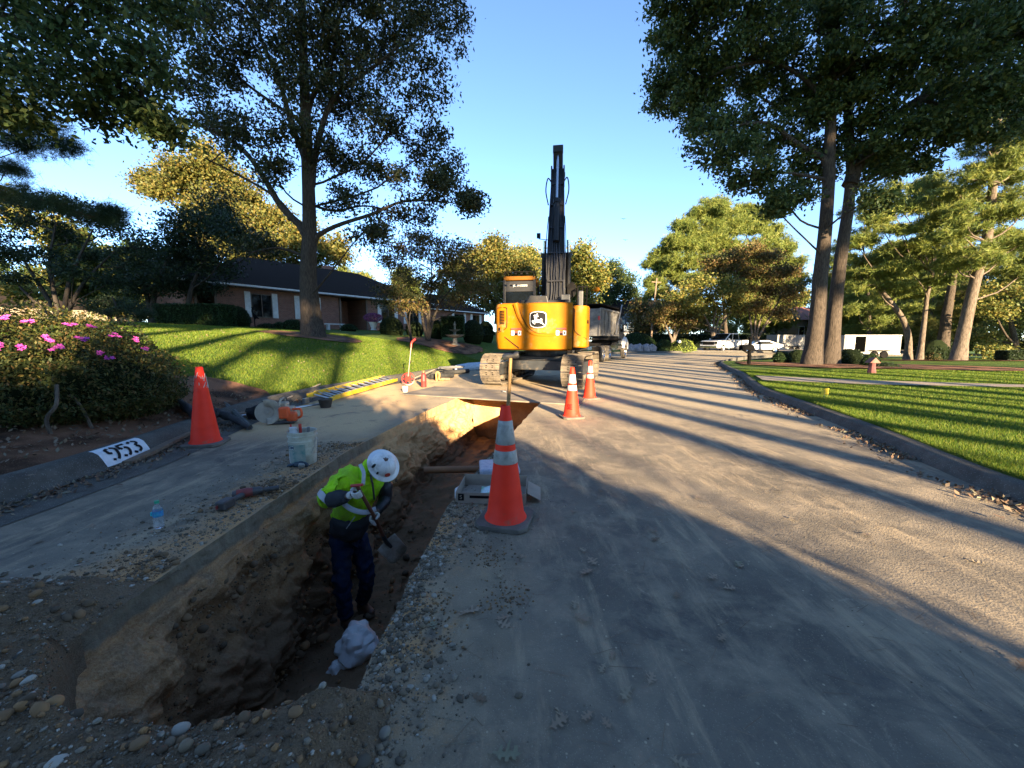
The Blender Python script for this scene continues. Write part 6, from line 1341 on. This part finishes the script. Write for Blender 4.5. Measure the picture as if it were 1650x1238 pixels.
# golden tree behind the house
tree('golden_tree','tall sunlit yellow green tree rising behind the brick house roof','tree',(-37,52,2.4),
 [(TP([(390,480),(385,400),(370,330),(340,280)],52),.4,.1),(TP([(385,410),(440,360),(470,330)],52),.2,.06)],
 PB([(330,262,36,24),(285,275,28,22),(250,290,20,16),(255,310,16,10),(300,300,34,22),(360,290,40,24),(340,330,40,22),(390,320,36,24),(400,360,40,26),(440,350,34,26),(450,395,40,24),(500,390,34,26),(540,400,30,22),(480,430,50,20),(380,400,44,26),(330,370,36,24),(240,300,14,10)],52,3,7,.55),
 dict(n=150,size=.36,aspect=.6,sig=.75,flat=.75),'L_gold',seed=31,limb_r=.15,twig_r=.03)
# crape myrtles in the fountain bed
Y=24.5; b=at(690,548,Y); g0=hL(b.x,b.y)
tree('crape_myrtle','spreading dark crape myrtle with coppery patches beside the fountain','tree',(b.x,b.y,g0),
 stems([[(690,548),(688,510),(670,480),(645,440)],[(690,548),(700,510),(715,480),(745,450)],[(691,548),(692,500),(695,460),(695,420)],[(689,548),(680,505),(690,470),(720,430)]],Y,.10,.03),
 PB([(640,400,38,16),(620,420,24,14),(670,385,34,14),(710,392,34,14),(740,408,28,16),(690,415,44,18),(650,440,40,16),(720,445,44,18),(755,440,26,18),(770,465,22,14),(690,460,44,14),(640,470,32,14),(750,478,30,14),(700,485,36,10),(665,490,30,10)],Y,1.5,8,1.6),
 dict(n=85,size=.15,aspect=.5,sig=.32,flat=.65),'L_myrtle',seed=33,limb_r=.05,twig_r=.012,bm_='bark_dark')
b=at(652,545,23)
tree('small_tree','slender twin stemmed small tree left of the crape myrtle','tree',(b.x,b.y,hL(b.x,b.y)),stems([[(663,548),(655,515),(645,490),(640,470)],[(663,548),(660,510),(672,480)]],23,.06,.02),
 PB([(635,470,26,14),(655,455,22,12),(620,490,18,10),(668,480,16,12)],23,.8,3,2.5),dict(n=70,size=.12,aspect=.5,sig=.26,flat=.6),'L_oak',seed=35,limb_r=.03,twig_r=.01,bm_='bark_dark')
# middle distance trees behind the excavator
def bgtree(name,lab,base,lst,Y,mat,seed,dens=.5,size=.4,n=140,sig=.8,twig=.03,mode='leaf',trunk=.3,bm_='bark',**k):
    b=at(base[0],base[1],Y); top=min(lst,key=lambda q:q[1])
    d=dict(n=n,size=size,aspect=.6,sig=sig,flat=.75,mode=mode); d.update(k)
    return tree(name,lab,'tree',(b.x,Y,max(b.z,-.2)),[(TP([(base[0],base[1]),((base[0]*2+top[0])/3,lerp(base[1],top[1],.4)),(top[0],lerp(base[1],top[1],.85))],Y),trunk,trunk*.25)],PB(lst,Y,2,seed,dens),d,mat,bm_,seed=seed,limb_r=.12,twig_r=twig)
bgtree('maple_tree','bright golden yellow maple directly left of the excavator cab',(800,520),[(795,395,14,14),(775,410,24,16),(810,415,20,18),(760,430,24,18),(800,440,34,18),(770,465,36,16),(815,470,34,16),(840,440,18,16),(785,490,30,12),(735,440,20,16),(745,470,20,16)],60,'L_gold',41,.45)
bgtree('green_maple','pale yellow green tree between the golden maple and the boom',(850,520),[(845,405,18,12),(830,420,20,16),(862,425,16,16),(850,450,26,20),(870,470,20,20),(835,480,20,16)],66,'L_lime',42,.45)
bgtree('leafy_tree','wispy green tree right of the excavator boom with upright shoots',(930,520),[(940,408,8,16),(925,425,14,14),(950,430,14,16),(915,450,18,18),(945,460,24,18),(930,485,28,16),(965,450,10,14)],58,'L_lime',43,.6)
bgtree('leafy_tree','round dark green tree beyond the dump truck',(990,530),[(990,435,14,12),(975,450,18,14),(1005,450,18,14),(990,470,30,18),(1015,475,16,16),(975,490,24,14),(1010,500,24,14),(1035,495,18,16)],88,'L_oakgreen',44,.35)
bgtree('small_tree','small dark tree screening the pale blue house',(1040,550),[(1038,510,12,14),(1030,500,9,8),(1050,520,14,12),(1034,530,10,10)],60,'L_myrtle',47,.8)
bgtree('pine_clump_tree','tall broad sunlit pine crown rising behind the yellowing crape myrtles',(1170,545),[(1150,332,18,12),(1130,345,20,12),(1165,345,24,14),(1110,365,22,12),(1145,370,30,16),(1185,365,20,14),(1090,390,24,14),(1130,395,32,16),(1170,395,32,16),(1070,410,22,12),(1105,420,32,14),(1150,425,34,16),(1190,415,26,18),(1055,430,16,10),(1080,445,30,12),(1130,450,40,14),(1050,455,14,10),(1060,475,20,12)],62,'L_pine',45,.95,.55,60,.45,mode='needle',k=9,aspect=.03)
bgtree('pine_clump_tree','second sunlit pine crown just right of and lower than the broad one',(1240,545),[(1200,340,16,10),(1225,350,18,12),(1210,370,24,14),(1245,375,18,14),(1230,400,28,16),(1265,400,16,14),(1215,430,26,14),(1255,430,28,16),(1285,425,12,12),(1240,460,30,14),(1285,455,16,14)],66,'L_pine',46,.95,.55,60,.45,mode='needle',k=9,aspect=.03)
Y=47
for nm,lab,base,stm,lst,mt,sd in (('crape_myrtle','yellowing crape myrtle with pale fanned trunks directly behind the pickup',(1150,545),[[(1150,550),(1143,525),(1130,500),(1120,480)],[(1151,550),(1150,520),(1155,495)],[(1153,550),(1162,525),(1180,500),(1190,480)],[(1152,550),(1156,520),(1168,495)]],[(1150,455,28,12),(1120,465,28,14),(1100,480,24,14),(1140,480,36,14),(1175,470,26,14),(1115,500,32,12),(1160,500,30,10),(1185,492,16,12),(1130,515,26,8),(1080,500,20,14)],'L_lime',51),
 ('crape_myrtle','leftmost low yellow green crape myrtle above the clipped sunny bush',(1085,545),[[(1085,550),(1095,530),(1110,515)],[(1084,550),(1075,530),(1065,510)],[(1085,550),(1088,525),(1090,505)]],[(1085,480,20,12),(1065,495,20,14),(1100,500,22,12),(1060,515,22,12),(1085,515,28,12),(1110,520,18,10)],'L_myrtle',52),
 ('crape_myrtle','coppery brown crape myrtle with pale trunks behind the coupe',(1220,545),[[(1213,555),(1210,525),(1205,495),(1190,450)],[(1215,555),(1217,520),(1220,480)],[(1217,555),(1232,525),(1250,495),(1260,470)],[(1216,555),(1224,520),(1235,490)]],[(1180,415,28,12),(1210,405,28,12),(1240,415,26,14),(1165,435,28,14),(1200,435,32,14),(1240,445,32,16),(1270,440,18,14),(1190,465,30,14),(1235,475,34,14),(1270,475,18,16),(1215,495,30,12),(1255,505,22,10),(1150,425,18,12)],'L_myrtle',53)):
    b=at(base[0],548,Y); tree(nm,lab,'tree',(b.x,Y,-.15),stems(stm,Y,.16,.05),PB(lst,Y,1.5,sd,.8),dict(n=110,size=.26,aspect=.55,sig=.5,flat=.7),mt,'palebark',seed=sd,limb_r=.09,twig_r=.02)
# big twin trunk oak on the right
Y=19.3; b=at(1307,590,Y)
tree('big_oak_tree','massive dark twin trunk oak standing in the right mulch bed','tree',(b.x,Y,.12),
 [(TP([(1307,592),(1316,520),(1321,450),(1330,370),(1336,280),(1339,180),(1345,80),(1352,-60)],Y),.38,.14),
  (TP([(1338,584,20),(1345,500,20),(1354,420,20),(1366,340,20),(1372,270,20),(1366,170,20),(1385,60,20),(1400,-60,20)],20),.33,.12),
  (TP([(1370,290,20),(1400,240),(1440,190),(1500,150),(1570,135),(1660,150,18)],20),.24,.08),
  (TP([(1336,260),(1290,235),(1240,200),(1200,200,17.5)],Y),.14,.04),(TP([(1338,180),(1300,130),(1240,100),(1170,110,18)],Y),.13,.04),(TP([(1334,290),(1280,280),(1220,275,18)],Y),.09,.03),(TP([(1366,170,20),(1420,110),(1460,40)],20),.14,.05),(TP([(1480,160,19),(1560,180),(1640,190,17)],19),.08,.03)],
 PB([(1115,30,62,52),(1105,110,54,52),(1120,185,50,42),(1165,245,52,32),(1215,290,48,26),(1265,320,38,18),(1205,50,80,60),(1205,140,80,52),(1265,220,62,46),(1310,50,80,70),(1320,150,64,56),(1310,270,44,30),(1410,50,80,70),(1420,150,80,46),(1500,60,80,60),(1580,50,80,60),(1650,60,60,70),(1520,150,70,40),(1600,140,70,44),(1660,170,50,46),(1450,215,60,32),(1520,215,55,26),(1420,270,46,28),(1590,200,50,26),(1180,-60,100,60),(1340,-60,110,60),(1480,-60,110,60),(1620,-60,100,60),(1085,70,30,40),(1075,160,26,40),(1400,320,34,18),(1470,265,36,18),(1245,335,25,10),(1150,215,40,30),(1380,220,40,30)],Y,2.2,12,1.9),
 dict(n=95,size=.20,aspect=.52,sig=.27,flat=.7),'L_oakgreen',seed=61,limb_r=.07,twig_r=.014)
# right hand pines
Y=27; b=at(1545,585,Y)
def tier(lst,Y,dens,seed,dy=1.5): return PB(lst,Y,dy,seed,dens)
tree('leaning_pine','pale barked pine leaning right with layered sunlit boughs at the right edge','tree',(b.x,Y,.1),
 [(TP([(1543,585),(1556,520),(1572,450),(1590,390),(1600,300),(1606,220),(1612,120)],Y),.37,.14)],
 tier([(1600,260,36,12),(1640,290,36,12),(1570,290,30,10),(1600,320,44,12),(1650,340,36,12),(1560,340,36,10),(1540,370,40,12),(1600,375,50,14),(1650,390,36,14),(1560,400,44,10),(1620,410,44,12),(1540,425,30,8),(1650,440,34,14),(1640,230,36,14),(1580,230,30,12),(1590,200,34,14),(1640,180,34,14),(1560,190,30,12),(1610,240,40,14),(1580,280,40,12),(1620,270,40,12),(1660,330,30,30),(1540,310,34,12),(1520,350,30,10),(1600,350,44,12),(1570,420,36,10),(1530,400,34,10),(1610,160,36,12),(1560,150,36,14)],Y,1.5,3),
 dict(n=40,size=.26,aspect=.016,sig=.26,flat=.5,mode='needle',k=9),'L_pine','palebark',seed=63,limb_r=.07,twig_r=.02)
for k,(nm,lab,path,r0,Y,lst,mt,bmm) in enumerate((
 ('crooked_tree','crooked pale trunk tree bending left beside the white trailer',[(1463,576),(1464,545),(1455,515),(1438,490),(1422,470),(1412,445)],.24,31,[(1400,420,30,10),(1430,440,30,9),(1380,440,26,9),(1410,460,34,9),(1445,410,26,10),(1380,395,34,12),(1440,470,24,7)],'L_pine','palebark'),
 ('forked_tree','slim forked pine right of the crooked trunk',[(1482,577),(1488,530),(1494,480),(1503,440)],.20,30,[(1440,340,36,12),(1480,330,36,12),(1410,350,30,12),(1500,300,40,14),(1540,330,36,12),(1500,420,34,9),(1470,400,34,10),(1520,390,34,10),(1460,430,24,8),(1490,360,36,12),(1450,370,30,10),(1530,430,24,8),(1500,455,30,7)],'L_pine','palebark'),
 ('dark_pine','thick dark trunk pine behind the leaning one',[(1518,572),(1524,520),(1532,470),(1540,420)],.44,34,[(1520,380,36,12),(1560,360,30,10),(1490,330,34,12),(1530,320,34,12),(1480,300,34,12),(1430,310,30,12)],'L_pine','bark'),
 ('background_pine','green pine seen just right of the oak trunks',[(1400,575),(1400,500),(1395,430)],.2,38,[(1395,340,30,12),(1415,365,36,12),(1385,385,30,10),(1430,400,30,12),(1395,420,40,12),(1440,440,30,10),(1390,455,36,12),(1425,480,40,12),(1385,500,34,10),(1430,520,30,10),(1460,500,30,12),(1470,470,30,10)],'L_pine','bark'),
 ('background_pine','low branched pine filling the gap behind the forked tree',[(1500,575),(1500,520),(1505,470)],.2,42,[(1480,490,34,12),(1520,500,34,14),(1500,520,40,12),(1560,470,34,14),(1550,510,34,14),(1590,440,30,12),(1540,540,40,10),(1480,540,34,10)],'L_lime','bark'))):
    b=at(path[0][0],path[0][1],Y); tree(nm,lab,'tree',(b.x,Y,-.1),[(TP(path,Y),r0,r0*.45)],PB(lst,Y,1.6,70+k,1.1),dict(n=42,size=.30,aspect=.02,sig=.30,flat=.5,mode='needle',k=9),mt,bmm,seed=64+k,limb_r=.06,twig_r=.02)
bgtree('beech_tree','layered yellow green tree at the right edge behind the dark hedge',(1640,585),[(1620,470,36,12),(1650,500,36,14),(1600,500,36,12),(1625,530,44,14),(1590,540,34,12),(1650,555,34,12),(1600,565,36,8)],33,'L_lime',71,1.0,.2,90,.35,.015)
# ---- shrubs: dense leafy domes
def shrub(name,lab,u,v,Y,a,b_,mat,seed,n=None,size=.07,h=None,boxy=False,cat='shrub',group=None):
    """a clipped shrub whose foot is at survey point (u,v)"""
    p=at(u,v,Y); rx=a*Y/FPX; rz=b_*Y/FPX*2; rng=np.random.default_rng(seed)
    g_=thing(name,lab,cat,(p.x,Y,p.z),0,group); n=n or int(2600*min(4,rx*rz))+1200
    if boxy:
        q=rng.uniform(-1,1,(n,3)); ax_=rng.integers(0,3,n); q[np.arange(n),ax_]=np.sign(q[np.arange(n),ax_])*rng.uniform(.92,1.03,n); C=np.stack([q[:,0]*rx,q[:,1]*rx*.35,(q[:,2]*.5+.5)*rz],1)
    else:
        d=rng.normal(size=(n,3)); d/=np.linalg.norm(d,axis=1)[:,None]; d[:,2]=np.abs(d[:,2])*1.0-.15; lump=np.array([1+.13*noise.noise(Vector(x)*2.3+Vector((seed,0,0))) for x in d])[:,None]
        C=d*lump*np.array([rx,rx*.9,rz])*rng.uniform(.72,1.02,(n,1)); C[:,2]=np.maximum(C[:,2]+.05,.02)
    V,F,at_=leaf_quads(C,size,.55,rng,.5); npmesh('foliage',V,F,M[mat],g_,at_)
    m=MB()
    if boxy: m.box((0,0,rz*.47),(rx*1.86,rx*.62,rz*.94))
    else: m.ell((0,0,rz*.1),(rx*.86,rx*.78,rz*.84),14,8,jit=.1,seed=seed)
    m.build('dark_core',M['hedgecore'],g_)  # plain dark solid inside the shell of leaves
    return g_
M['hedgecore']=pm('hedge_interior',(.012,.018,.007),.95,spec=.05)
shrub('hedge','rectangular clipped green hedge at the left end of the brick house',318,527,21,52,17.5,'L_hedge',1,9000,.09,boxy=True,cat='hedge')
shrub('hedge','rectangular clipped dark hedge behind the stone fountain',730,543,27,18,16,'L_hedge',2,4000,.1,boxy=True,cat='hedge')
for k,(nm,lab,u,v,Y,a,b_,mt) in enumerate((('round_shrub','tall dark rounded shrub just right of the clipped hedge',386,520,22.5,18,14,'L_shade'),
 ('low_shrub','low dark mound under the first window',430,530,23.5,16,4.5,'L_shade'),('low_shrub','low dark mound between the first and second window',452,529,24,14,5,'L_hedge'),
 ('low_shrub','loose bright green shrub under the second window',473,530,24,19,8,'L_hedge'),('low_shrub','low green mound right of the white bench',562,532,28,14,5,'L_hedge'),
 ('round_shrub','large dark purple domed shrub right of the entrance',631,534,27,21,13,'L_shade'),('low_shrub','dark shrub between the domed shrub and the crape myrtle',668,534,28,16,9,'L_shade'),
 ('low_shrub','green rounded shrub left of the dark clipped hedge',703,536,27.5,14,11,'L_hedge'),('round_shrub','dark shrub row below the wing windows',762,541,28,20,13,'L_shade'),
 ('round_shrub','dark shrub beside the counterweight at the end of the bed',783,540,30,14,12,'L_shade'),
 ('low_shrub','low grey green spreading plant at the left of the right mulch bed',1259,580,20.5,14,7,'L_hedge'),
 ('low_shrub','dark shrub at the left foot of the big oak',1284,580,21,16,9,'L_shade'),('low_shrub','dark leafy shrub right of the twin trunks',1368,583,20,22,11,'L_shade'),
 ('low_shrub','broad leaved green plant in front of the white trailer',1402,589,18.5,14,10,'L_hedge'),('ground_shrub','low dark ground hugging shrub along the right bed',1450,601,17.2,34,4.5,'L_shade'),
 ('ground_shrub','low dark ground shrub behind the pink ornament',1425,596,17.8,24,6,'L_shade'),
 ('round_shrub','dark rounded shrub behind the foot of the leaning pine',1500,580,31,26,17,'L_shade'),('dry_shrub','straw coloured low shrub at the foot of the leaning pine',1503,585,27.5,12,9,'L_myrtle'),
 ('clipped_bush','clipped sunlit yellow green bush at the far kerb',1098,567,43.4,22,11,'L_bush'),('clipped_bush','dark green half of the hedge left of the sunny bush',1070,566,44,16,10,'L_hedge'),
 ('low_shrub','weedy green plants behind the row of sacks',1026,560,47,30,13,'L_hedge'),('low_shrub','dark bush below the far cream house',1255,562,50,18,10,'L_shade'))):
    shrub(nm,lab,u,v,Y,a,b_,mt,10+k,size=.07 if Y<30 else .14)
shrub('hedge','long dark hedge block at the right edge of the picture',1640,587,26,28,11,'L_shade',44,6000,.1,boxy=True,cat='hedge')
for k,(u,Y_,lab) in enumerate(((1052,58,'far dark hedge mass left of the yellowing trees'),(1120,60,'far dark hedge mass behind the pickup'),(1175,62,'far dark hedge mass behind the coupe'),(1235,60,'far dark hedge mass left of the cream house'),(1340,58,'far dark hedge mass behind the big oak trunks'),(1420,56,'far dark hedge mass behind the open trailer'),(1500,54,'far dark hedge mass behind the forked pine'),(1590,52,'far dark hedge mass behind the leaning pine'))):
    shrub('hedge',lab,u,565,Y_,36,13,'L_shade',60+k,5000,.25,cat='hedge',boxy=True)
# pink mums in an urn
c=at(602,532,27); um=thing('flower_urn','white urn of pink purple mums beside the house entrance','flower pot',(c.x,c.y,c.z))
m=MB(); m.lathe([(.2,0),(.14,.1),(.28,.5),(.32,.55),(0,.5)],16); m.build('urn',M['trim'],um,smooth=True)
rg2=np.random.default_rng(4); d=rg2.normal(size=(900,3)); d/=np.linalg.norm(d,axis=1)[:,None]; C=d*np.array([.62,.5,.30])+np.array([0,0,.85]); M['L_pink']=leafmat('pink_petals',[(.22,.04,.15),(.32,.10,.24),(.12,.06,.10)],.3); V,F,a=leaf_quads(C,.1,.8,rg2,.5); npmesh('flowers',V,F,M['L_pink'],um,a)
# ---- the azalea in front
az=thing('azalea_bush','large rounded azalea with scattered magenta flowers over the near left kerb','azalea',(-7.1,5.6,.3))
rg3=np.random.default_rng(12); C=[]
def azs(d):  # surface radius
    return Vector((d.x*1.95,d.y*1.5,.30+max(0,d.z)*1.28+min(0,d.z)*.55))*(1+.07*noise.noise(d*3.0)+.05*noise.noise(d*9))
dd_=rg3.normal(size=(90000,3)); dd_/=np.linalg.norm(dd_,axis=1)[:,None]
for q in dd_:
    d=Vector(q)
    if d.z<-.8: continue
    p=azs(d)*float(rg3.uniform(.80,1.02)); 
    if noise.noise(p*6)<-.33: continue
    C.append(p)
V,F,a=leaf_quads(np.array(C),.05,.45,rg3,1.0); npmesh('foliage',V,F,M['L_azalea'],az,a)
m=MB(); m.ell((0,0,.45),(1.65,1.15,.72),20,10,jit=.12,seed=3); m.build('dark_core',M['hedgecore'],az)
for k,(u,v,Y_) in enumerate(((12,520,5.0),(52,525,5.2),(38,568,4.6),(113,530,5.3),(132,551,5.0),(147,532,5.5),(180,547,5.6),(160,576,5.0),(172,583,5.0),(232,569,5.9),(4,565,4.6),(215,553,5.9),(80,553,4.9),(92,565,4.9))):
    # project each flower onto the bush
    o_=Vector((0,0,CH)); dr0=(at(u,v,6)-o_).normalized(); cen=Vector((-7.1,5.6,.3)); hit=None
    for s_ in range(300):
        p=o_+dr0*(3+s_*.02)-cen; dn=Vector((p.x/1.95,p.y/1.5,(p.z-.28)/1.28))
        if dn.length<1.03: hit=p; break
    if hit is None: hit=at(u,v,Y_)-cen
    n_=Vector((hit.x/4.6,hit.y/2.2,.6)).normalized(); qn=n_.to_track_quat('Z','Y').to_matrix().to_4x4(); m=MB()
    for j in range(4):
        oc=Vector((rr.uniform(-.05,.05),rr.uniform(-.05,.05),rr.uniform(-.01,.03))) if j else Vector((0,0,0))
        for f in range(5):
            a_=f*2*math.pi/5+j; ca,sa=math.cos(a_),math.sin(a_); px=lambda r_,w_,z_:(oc.x+ca*r_-sa*w_,oc.y+sa*r_+ca*w_,oc.z+z_)
            m.add([px(.0,0,0),px(.013,-.010,.012),px(.030,-.009,.020),px(.036,0,.014),px(.030,.009,.020),px(.013,.010,.012)],[(0,1,2,3,4,5)])
    o=m.build('flower',M['L_magenta'] if 'L_magenta' in M else M.setdefault('L_magenta',pm('magenta_petals',(.50,.055,.30),.6,c2=(.40,.045,.32))),az); o.data.transform(Matrix.Translation(hit+n_*.04)@qn)
for pts in ([(-5.55,4.55,.2),(-5.6,4.55,.45),(-5.52,4.6,.62),(-5.6,4.7,.85)],[(-6.5,4.3,.2),(-6.6,4.35,.45),(-6.45,4.4,.7)],[(-5.45,4.9,.25),(-5.6,4.95,.5),(-5.8,5.0,.7)]):
    m=MB(); m.tube([Vector(p)-Vector((-7.1,5.6,.3)) for p in spline(pts,4)],.020,7); m.build('stem',M['palebark'],az,smooth=True)
shrub('azalea_bush','second dark azalea behind and right of the flowering one',165,552,8.6,42,9,'L_hedge',91,9000,.05,cat='azalea')
m=MB(); m.box((-9.9,8.2,1.15),(.9,.8,.55)); tag(m.build('brick_pier',M['brick'],bevel=.02),'low brown brick pier at the left edge above the azalea','pier')
# ---- far tree line, every tree its own
labs=['yellow green broadleaf tree in the far tree line','dark green broadleaf tree in the far tree line','tall pine in the far tree line']
src=[]
for k,(mt,mode) in enumerate((('L_lime','leaf'),('L_oakgreen','leaf'),('L_pine','needle'))):
    src.append(tree('background_tree',labs[k],'tree',(0,0,0),[([(0,0,0),(.2,0,4),(0,.2,9)],.3,.12)],
      [((rr.uniform(-3,3),rr.uniform(-3,3),4.0+1.1*j),(2.6-.09*j*abs(j-4),2.6-.09*j*abs(j-4),1.3),12) for j in range(9)],dict(n=46,size=.55,aspect=.6 if mode=='leaf' else .03,sig=.75,flat=.7,mode=mode,k=8),mt,group='trees of the far tree line',seed=80+k,limb_r=.1,twig_r=.03))
spots=[]
for i in range(46):
    x=-105+i*4.9+rr.uniform(-1.5,1.5); 
    yb=78+rr.uniform(-6,14) if x<8 else (92+rr.uniform(-6,12))
    if -8<x<8: continue
    spots.append((x,yb))
for i in range(12): spots.append((-62+i*3.9,60+rr.uniform(-3,8)+(i%3)*2))
for i in range(16): spots.append((40+i*4.2,58+rr.uniform(-5,8)))
for i in range(7): spots.append((-46+rr.uniform(-3,3),22+i*5))
for i in range(8): spots.append((52+rr.uniform(-3,5),22+i*5))
first=[True]*3
for x,y in spots:
    k=rr.choice([0,0,1,1,2]) if x<10 else rr.choice([0,1,2,2])
    zz=hL(x,y) if x<12 else -.3; s_=rr.uniform(.7,1.05)*(.85 if -70<x<10 else 1)
    if first[k]: src[k].location=(x,y,zz); src[k].scale=(s_,)*3; first[k]=False
    else: dup(src[k],(x,y,zz),rr.uniform(0,6.2),scale=s_)
# ============================================================ TREES BEHIND THE CAMERA (unseen, placed to throw the evening shade)
L_=Vector((.94,.342,0)); P_=Vector((-.342,.94,0))
def sunspot(l,p): q=L_*l+P_*p; return Vector((q.x,q.y,0))
pines=tree('street_pine','tall bare trunked pine standing in the row behind the camera','tree',(0,0,0),[([(0,0,0),(.1,0,8),(0,.1,16),(0,0,29)],.30,.10)],
  [((rr.uniform(-2.4,2.4),rr.uniform(-2.4,2.4),17.8+1.15*j),(2.3,2.3,1.0),11) for j in range(11)]+[((rr.uniform(-2,2),1,14.5),(1.4,1.4,.6),4)],dict(n=34,size=.6,aspect=.07,sig=.6,flat=.6,mode='needle',k=6),'L_pine',group='pines behind the viewpoint',seed=99,limb_r=.07,twig_r=.02)
PN=[(-26,-30,1),(-21,-26,1.1),(-17,-31,1),(-12.5,-27,1),(-9,-33,1.05),(-6.2,-27,1.1),(-3.5,-32,1),(-1,-36,1.0),(4.2,-30,1),(7.1,-27,1.05),(9.8,-33,1.1),(12.5,-26,1),(15.2,-31,1),(18.5,-28,1.05),(21,-34,1.1),(24.5,-28,1),(28,-31,.95),(5.3,-23,.95),(8.5,-24,1.0),(11.1,-22,.95),(13.7,-24,1.05),(17,-23,1.0),(-4.7,-22,1.0),(-7.6,-24,1.05),(-10.9,-22,1.0)]
for i,(l,p,s_) in enumerate(PN):
    q=sunspot(l,p)
    if i==0: pines.location=q; pines.scale=(s_,)*3
    else: dup(pines,q,rr.uniform(0,6.2),scale=s_)
thin=tree('shade_stripe_tree','slender tree with sparse high leaves added behind the camera for shade stripes','tree',(0,0,0),[([(0,0,0),(.15,0,5),(0,.2,11),(0,0,20)],.16,.05),([(.1,0,5),(1.2,.3,8),(2.2,.2,11)],.07,.03),([(.1,0,7),(-1.2,.3,10),(-2.0,.2,12)],.06,.03)],
  [((rr.uniform(-1.6,1.6),rr.uniform(-1.6,1.6),18.5+.4*j),(1.3,1.3,.4),4) for j in range(8)],dict(n=30,size=.2,aspect=.5,sig=.35,flat=.4),'L_oak',group='shade stripe trees added behind the viewpoint',seed=103,limb_r=.05,twig_r=.02)
ST=[(-19,-44),(-14.6,-41),(-10.8,-46),(-7.7,-43),(-4.9,-47),(-2.2,-42),(.9,-46),(2.9,-43),(5.6,-47),(8.4,-42),(11.1,-46),(13.9,-43),(16.8,-47),(19.7,-42),(23,-46),(26.5,-43),(30,-46),(5.9,-36),(8.9,-20),(14.2,-21),(17.3,-37),(11.7,-38),(22.6,-22),(27.5,-23)]  # out of view, added to throw more thin shade stripes
for i,(l,p) in enumerate(ST):
    q=sunspot(l,p)
    if i==0: thin.location=q
    else: dup(thin,q,rr.uniform(0,6.2),scale=rr.uniform(.9,1.2))
# unseen dense evergreens, added and sized to shade the foreground
mag=tree('shade_evergreen','dense dark evergreen added behind the camera to shade the foreground','tree',(0,0,0),[([(0,0,0),(0,0,2),(0,0,4)],.2,.08)],
  [((math.cos(a)*r_,math.sin(a)*r_,z),(1.0,1.0,.8),18) for z,r_ in ((.7,1.2),(1.7,1.2),(2.7,1.0),(3.6,.7),(4.4,.3)) for a in (0,1.25,2.5,3.75,5.0)],dict(n=110,size=.26,aspect=.6,sig=.36,flat=.8),'L_shade',group='shade evergreens added behind the viewpoint',seed=101,limb_r=.05,twig_r=0)
HG=[(-1.0,-11.5,1.0),(-3.0,-12.5,1.06),(-5.0,-12,1.0),(-7.6,-12.5,1.16),(-10.2,-12,1.2),(-12.6,-13,1.3),(-15,-12,1.3),(.6,-10.5,.78),(1.9,-9,.52)]
for i,(l,p,s_) in enumerate(HG):
    q=sunspot(l,p)
    if i==0: mag.location=q; mag.scale=(s_,)*3
    else: dup(mag,q,rr.uniform(0,6.2),scale=s_)
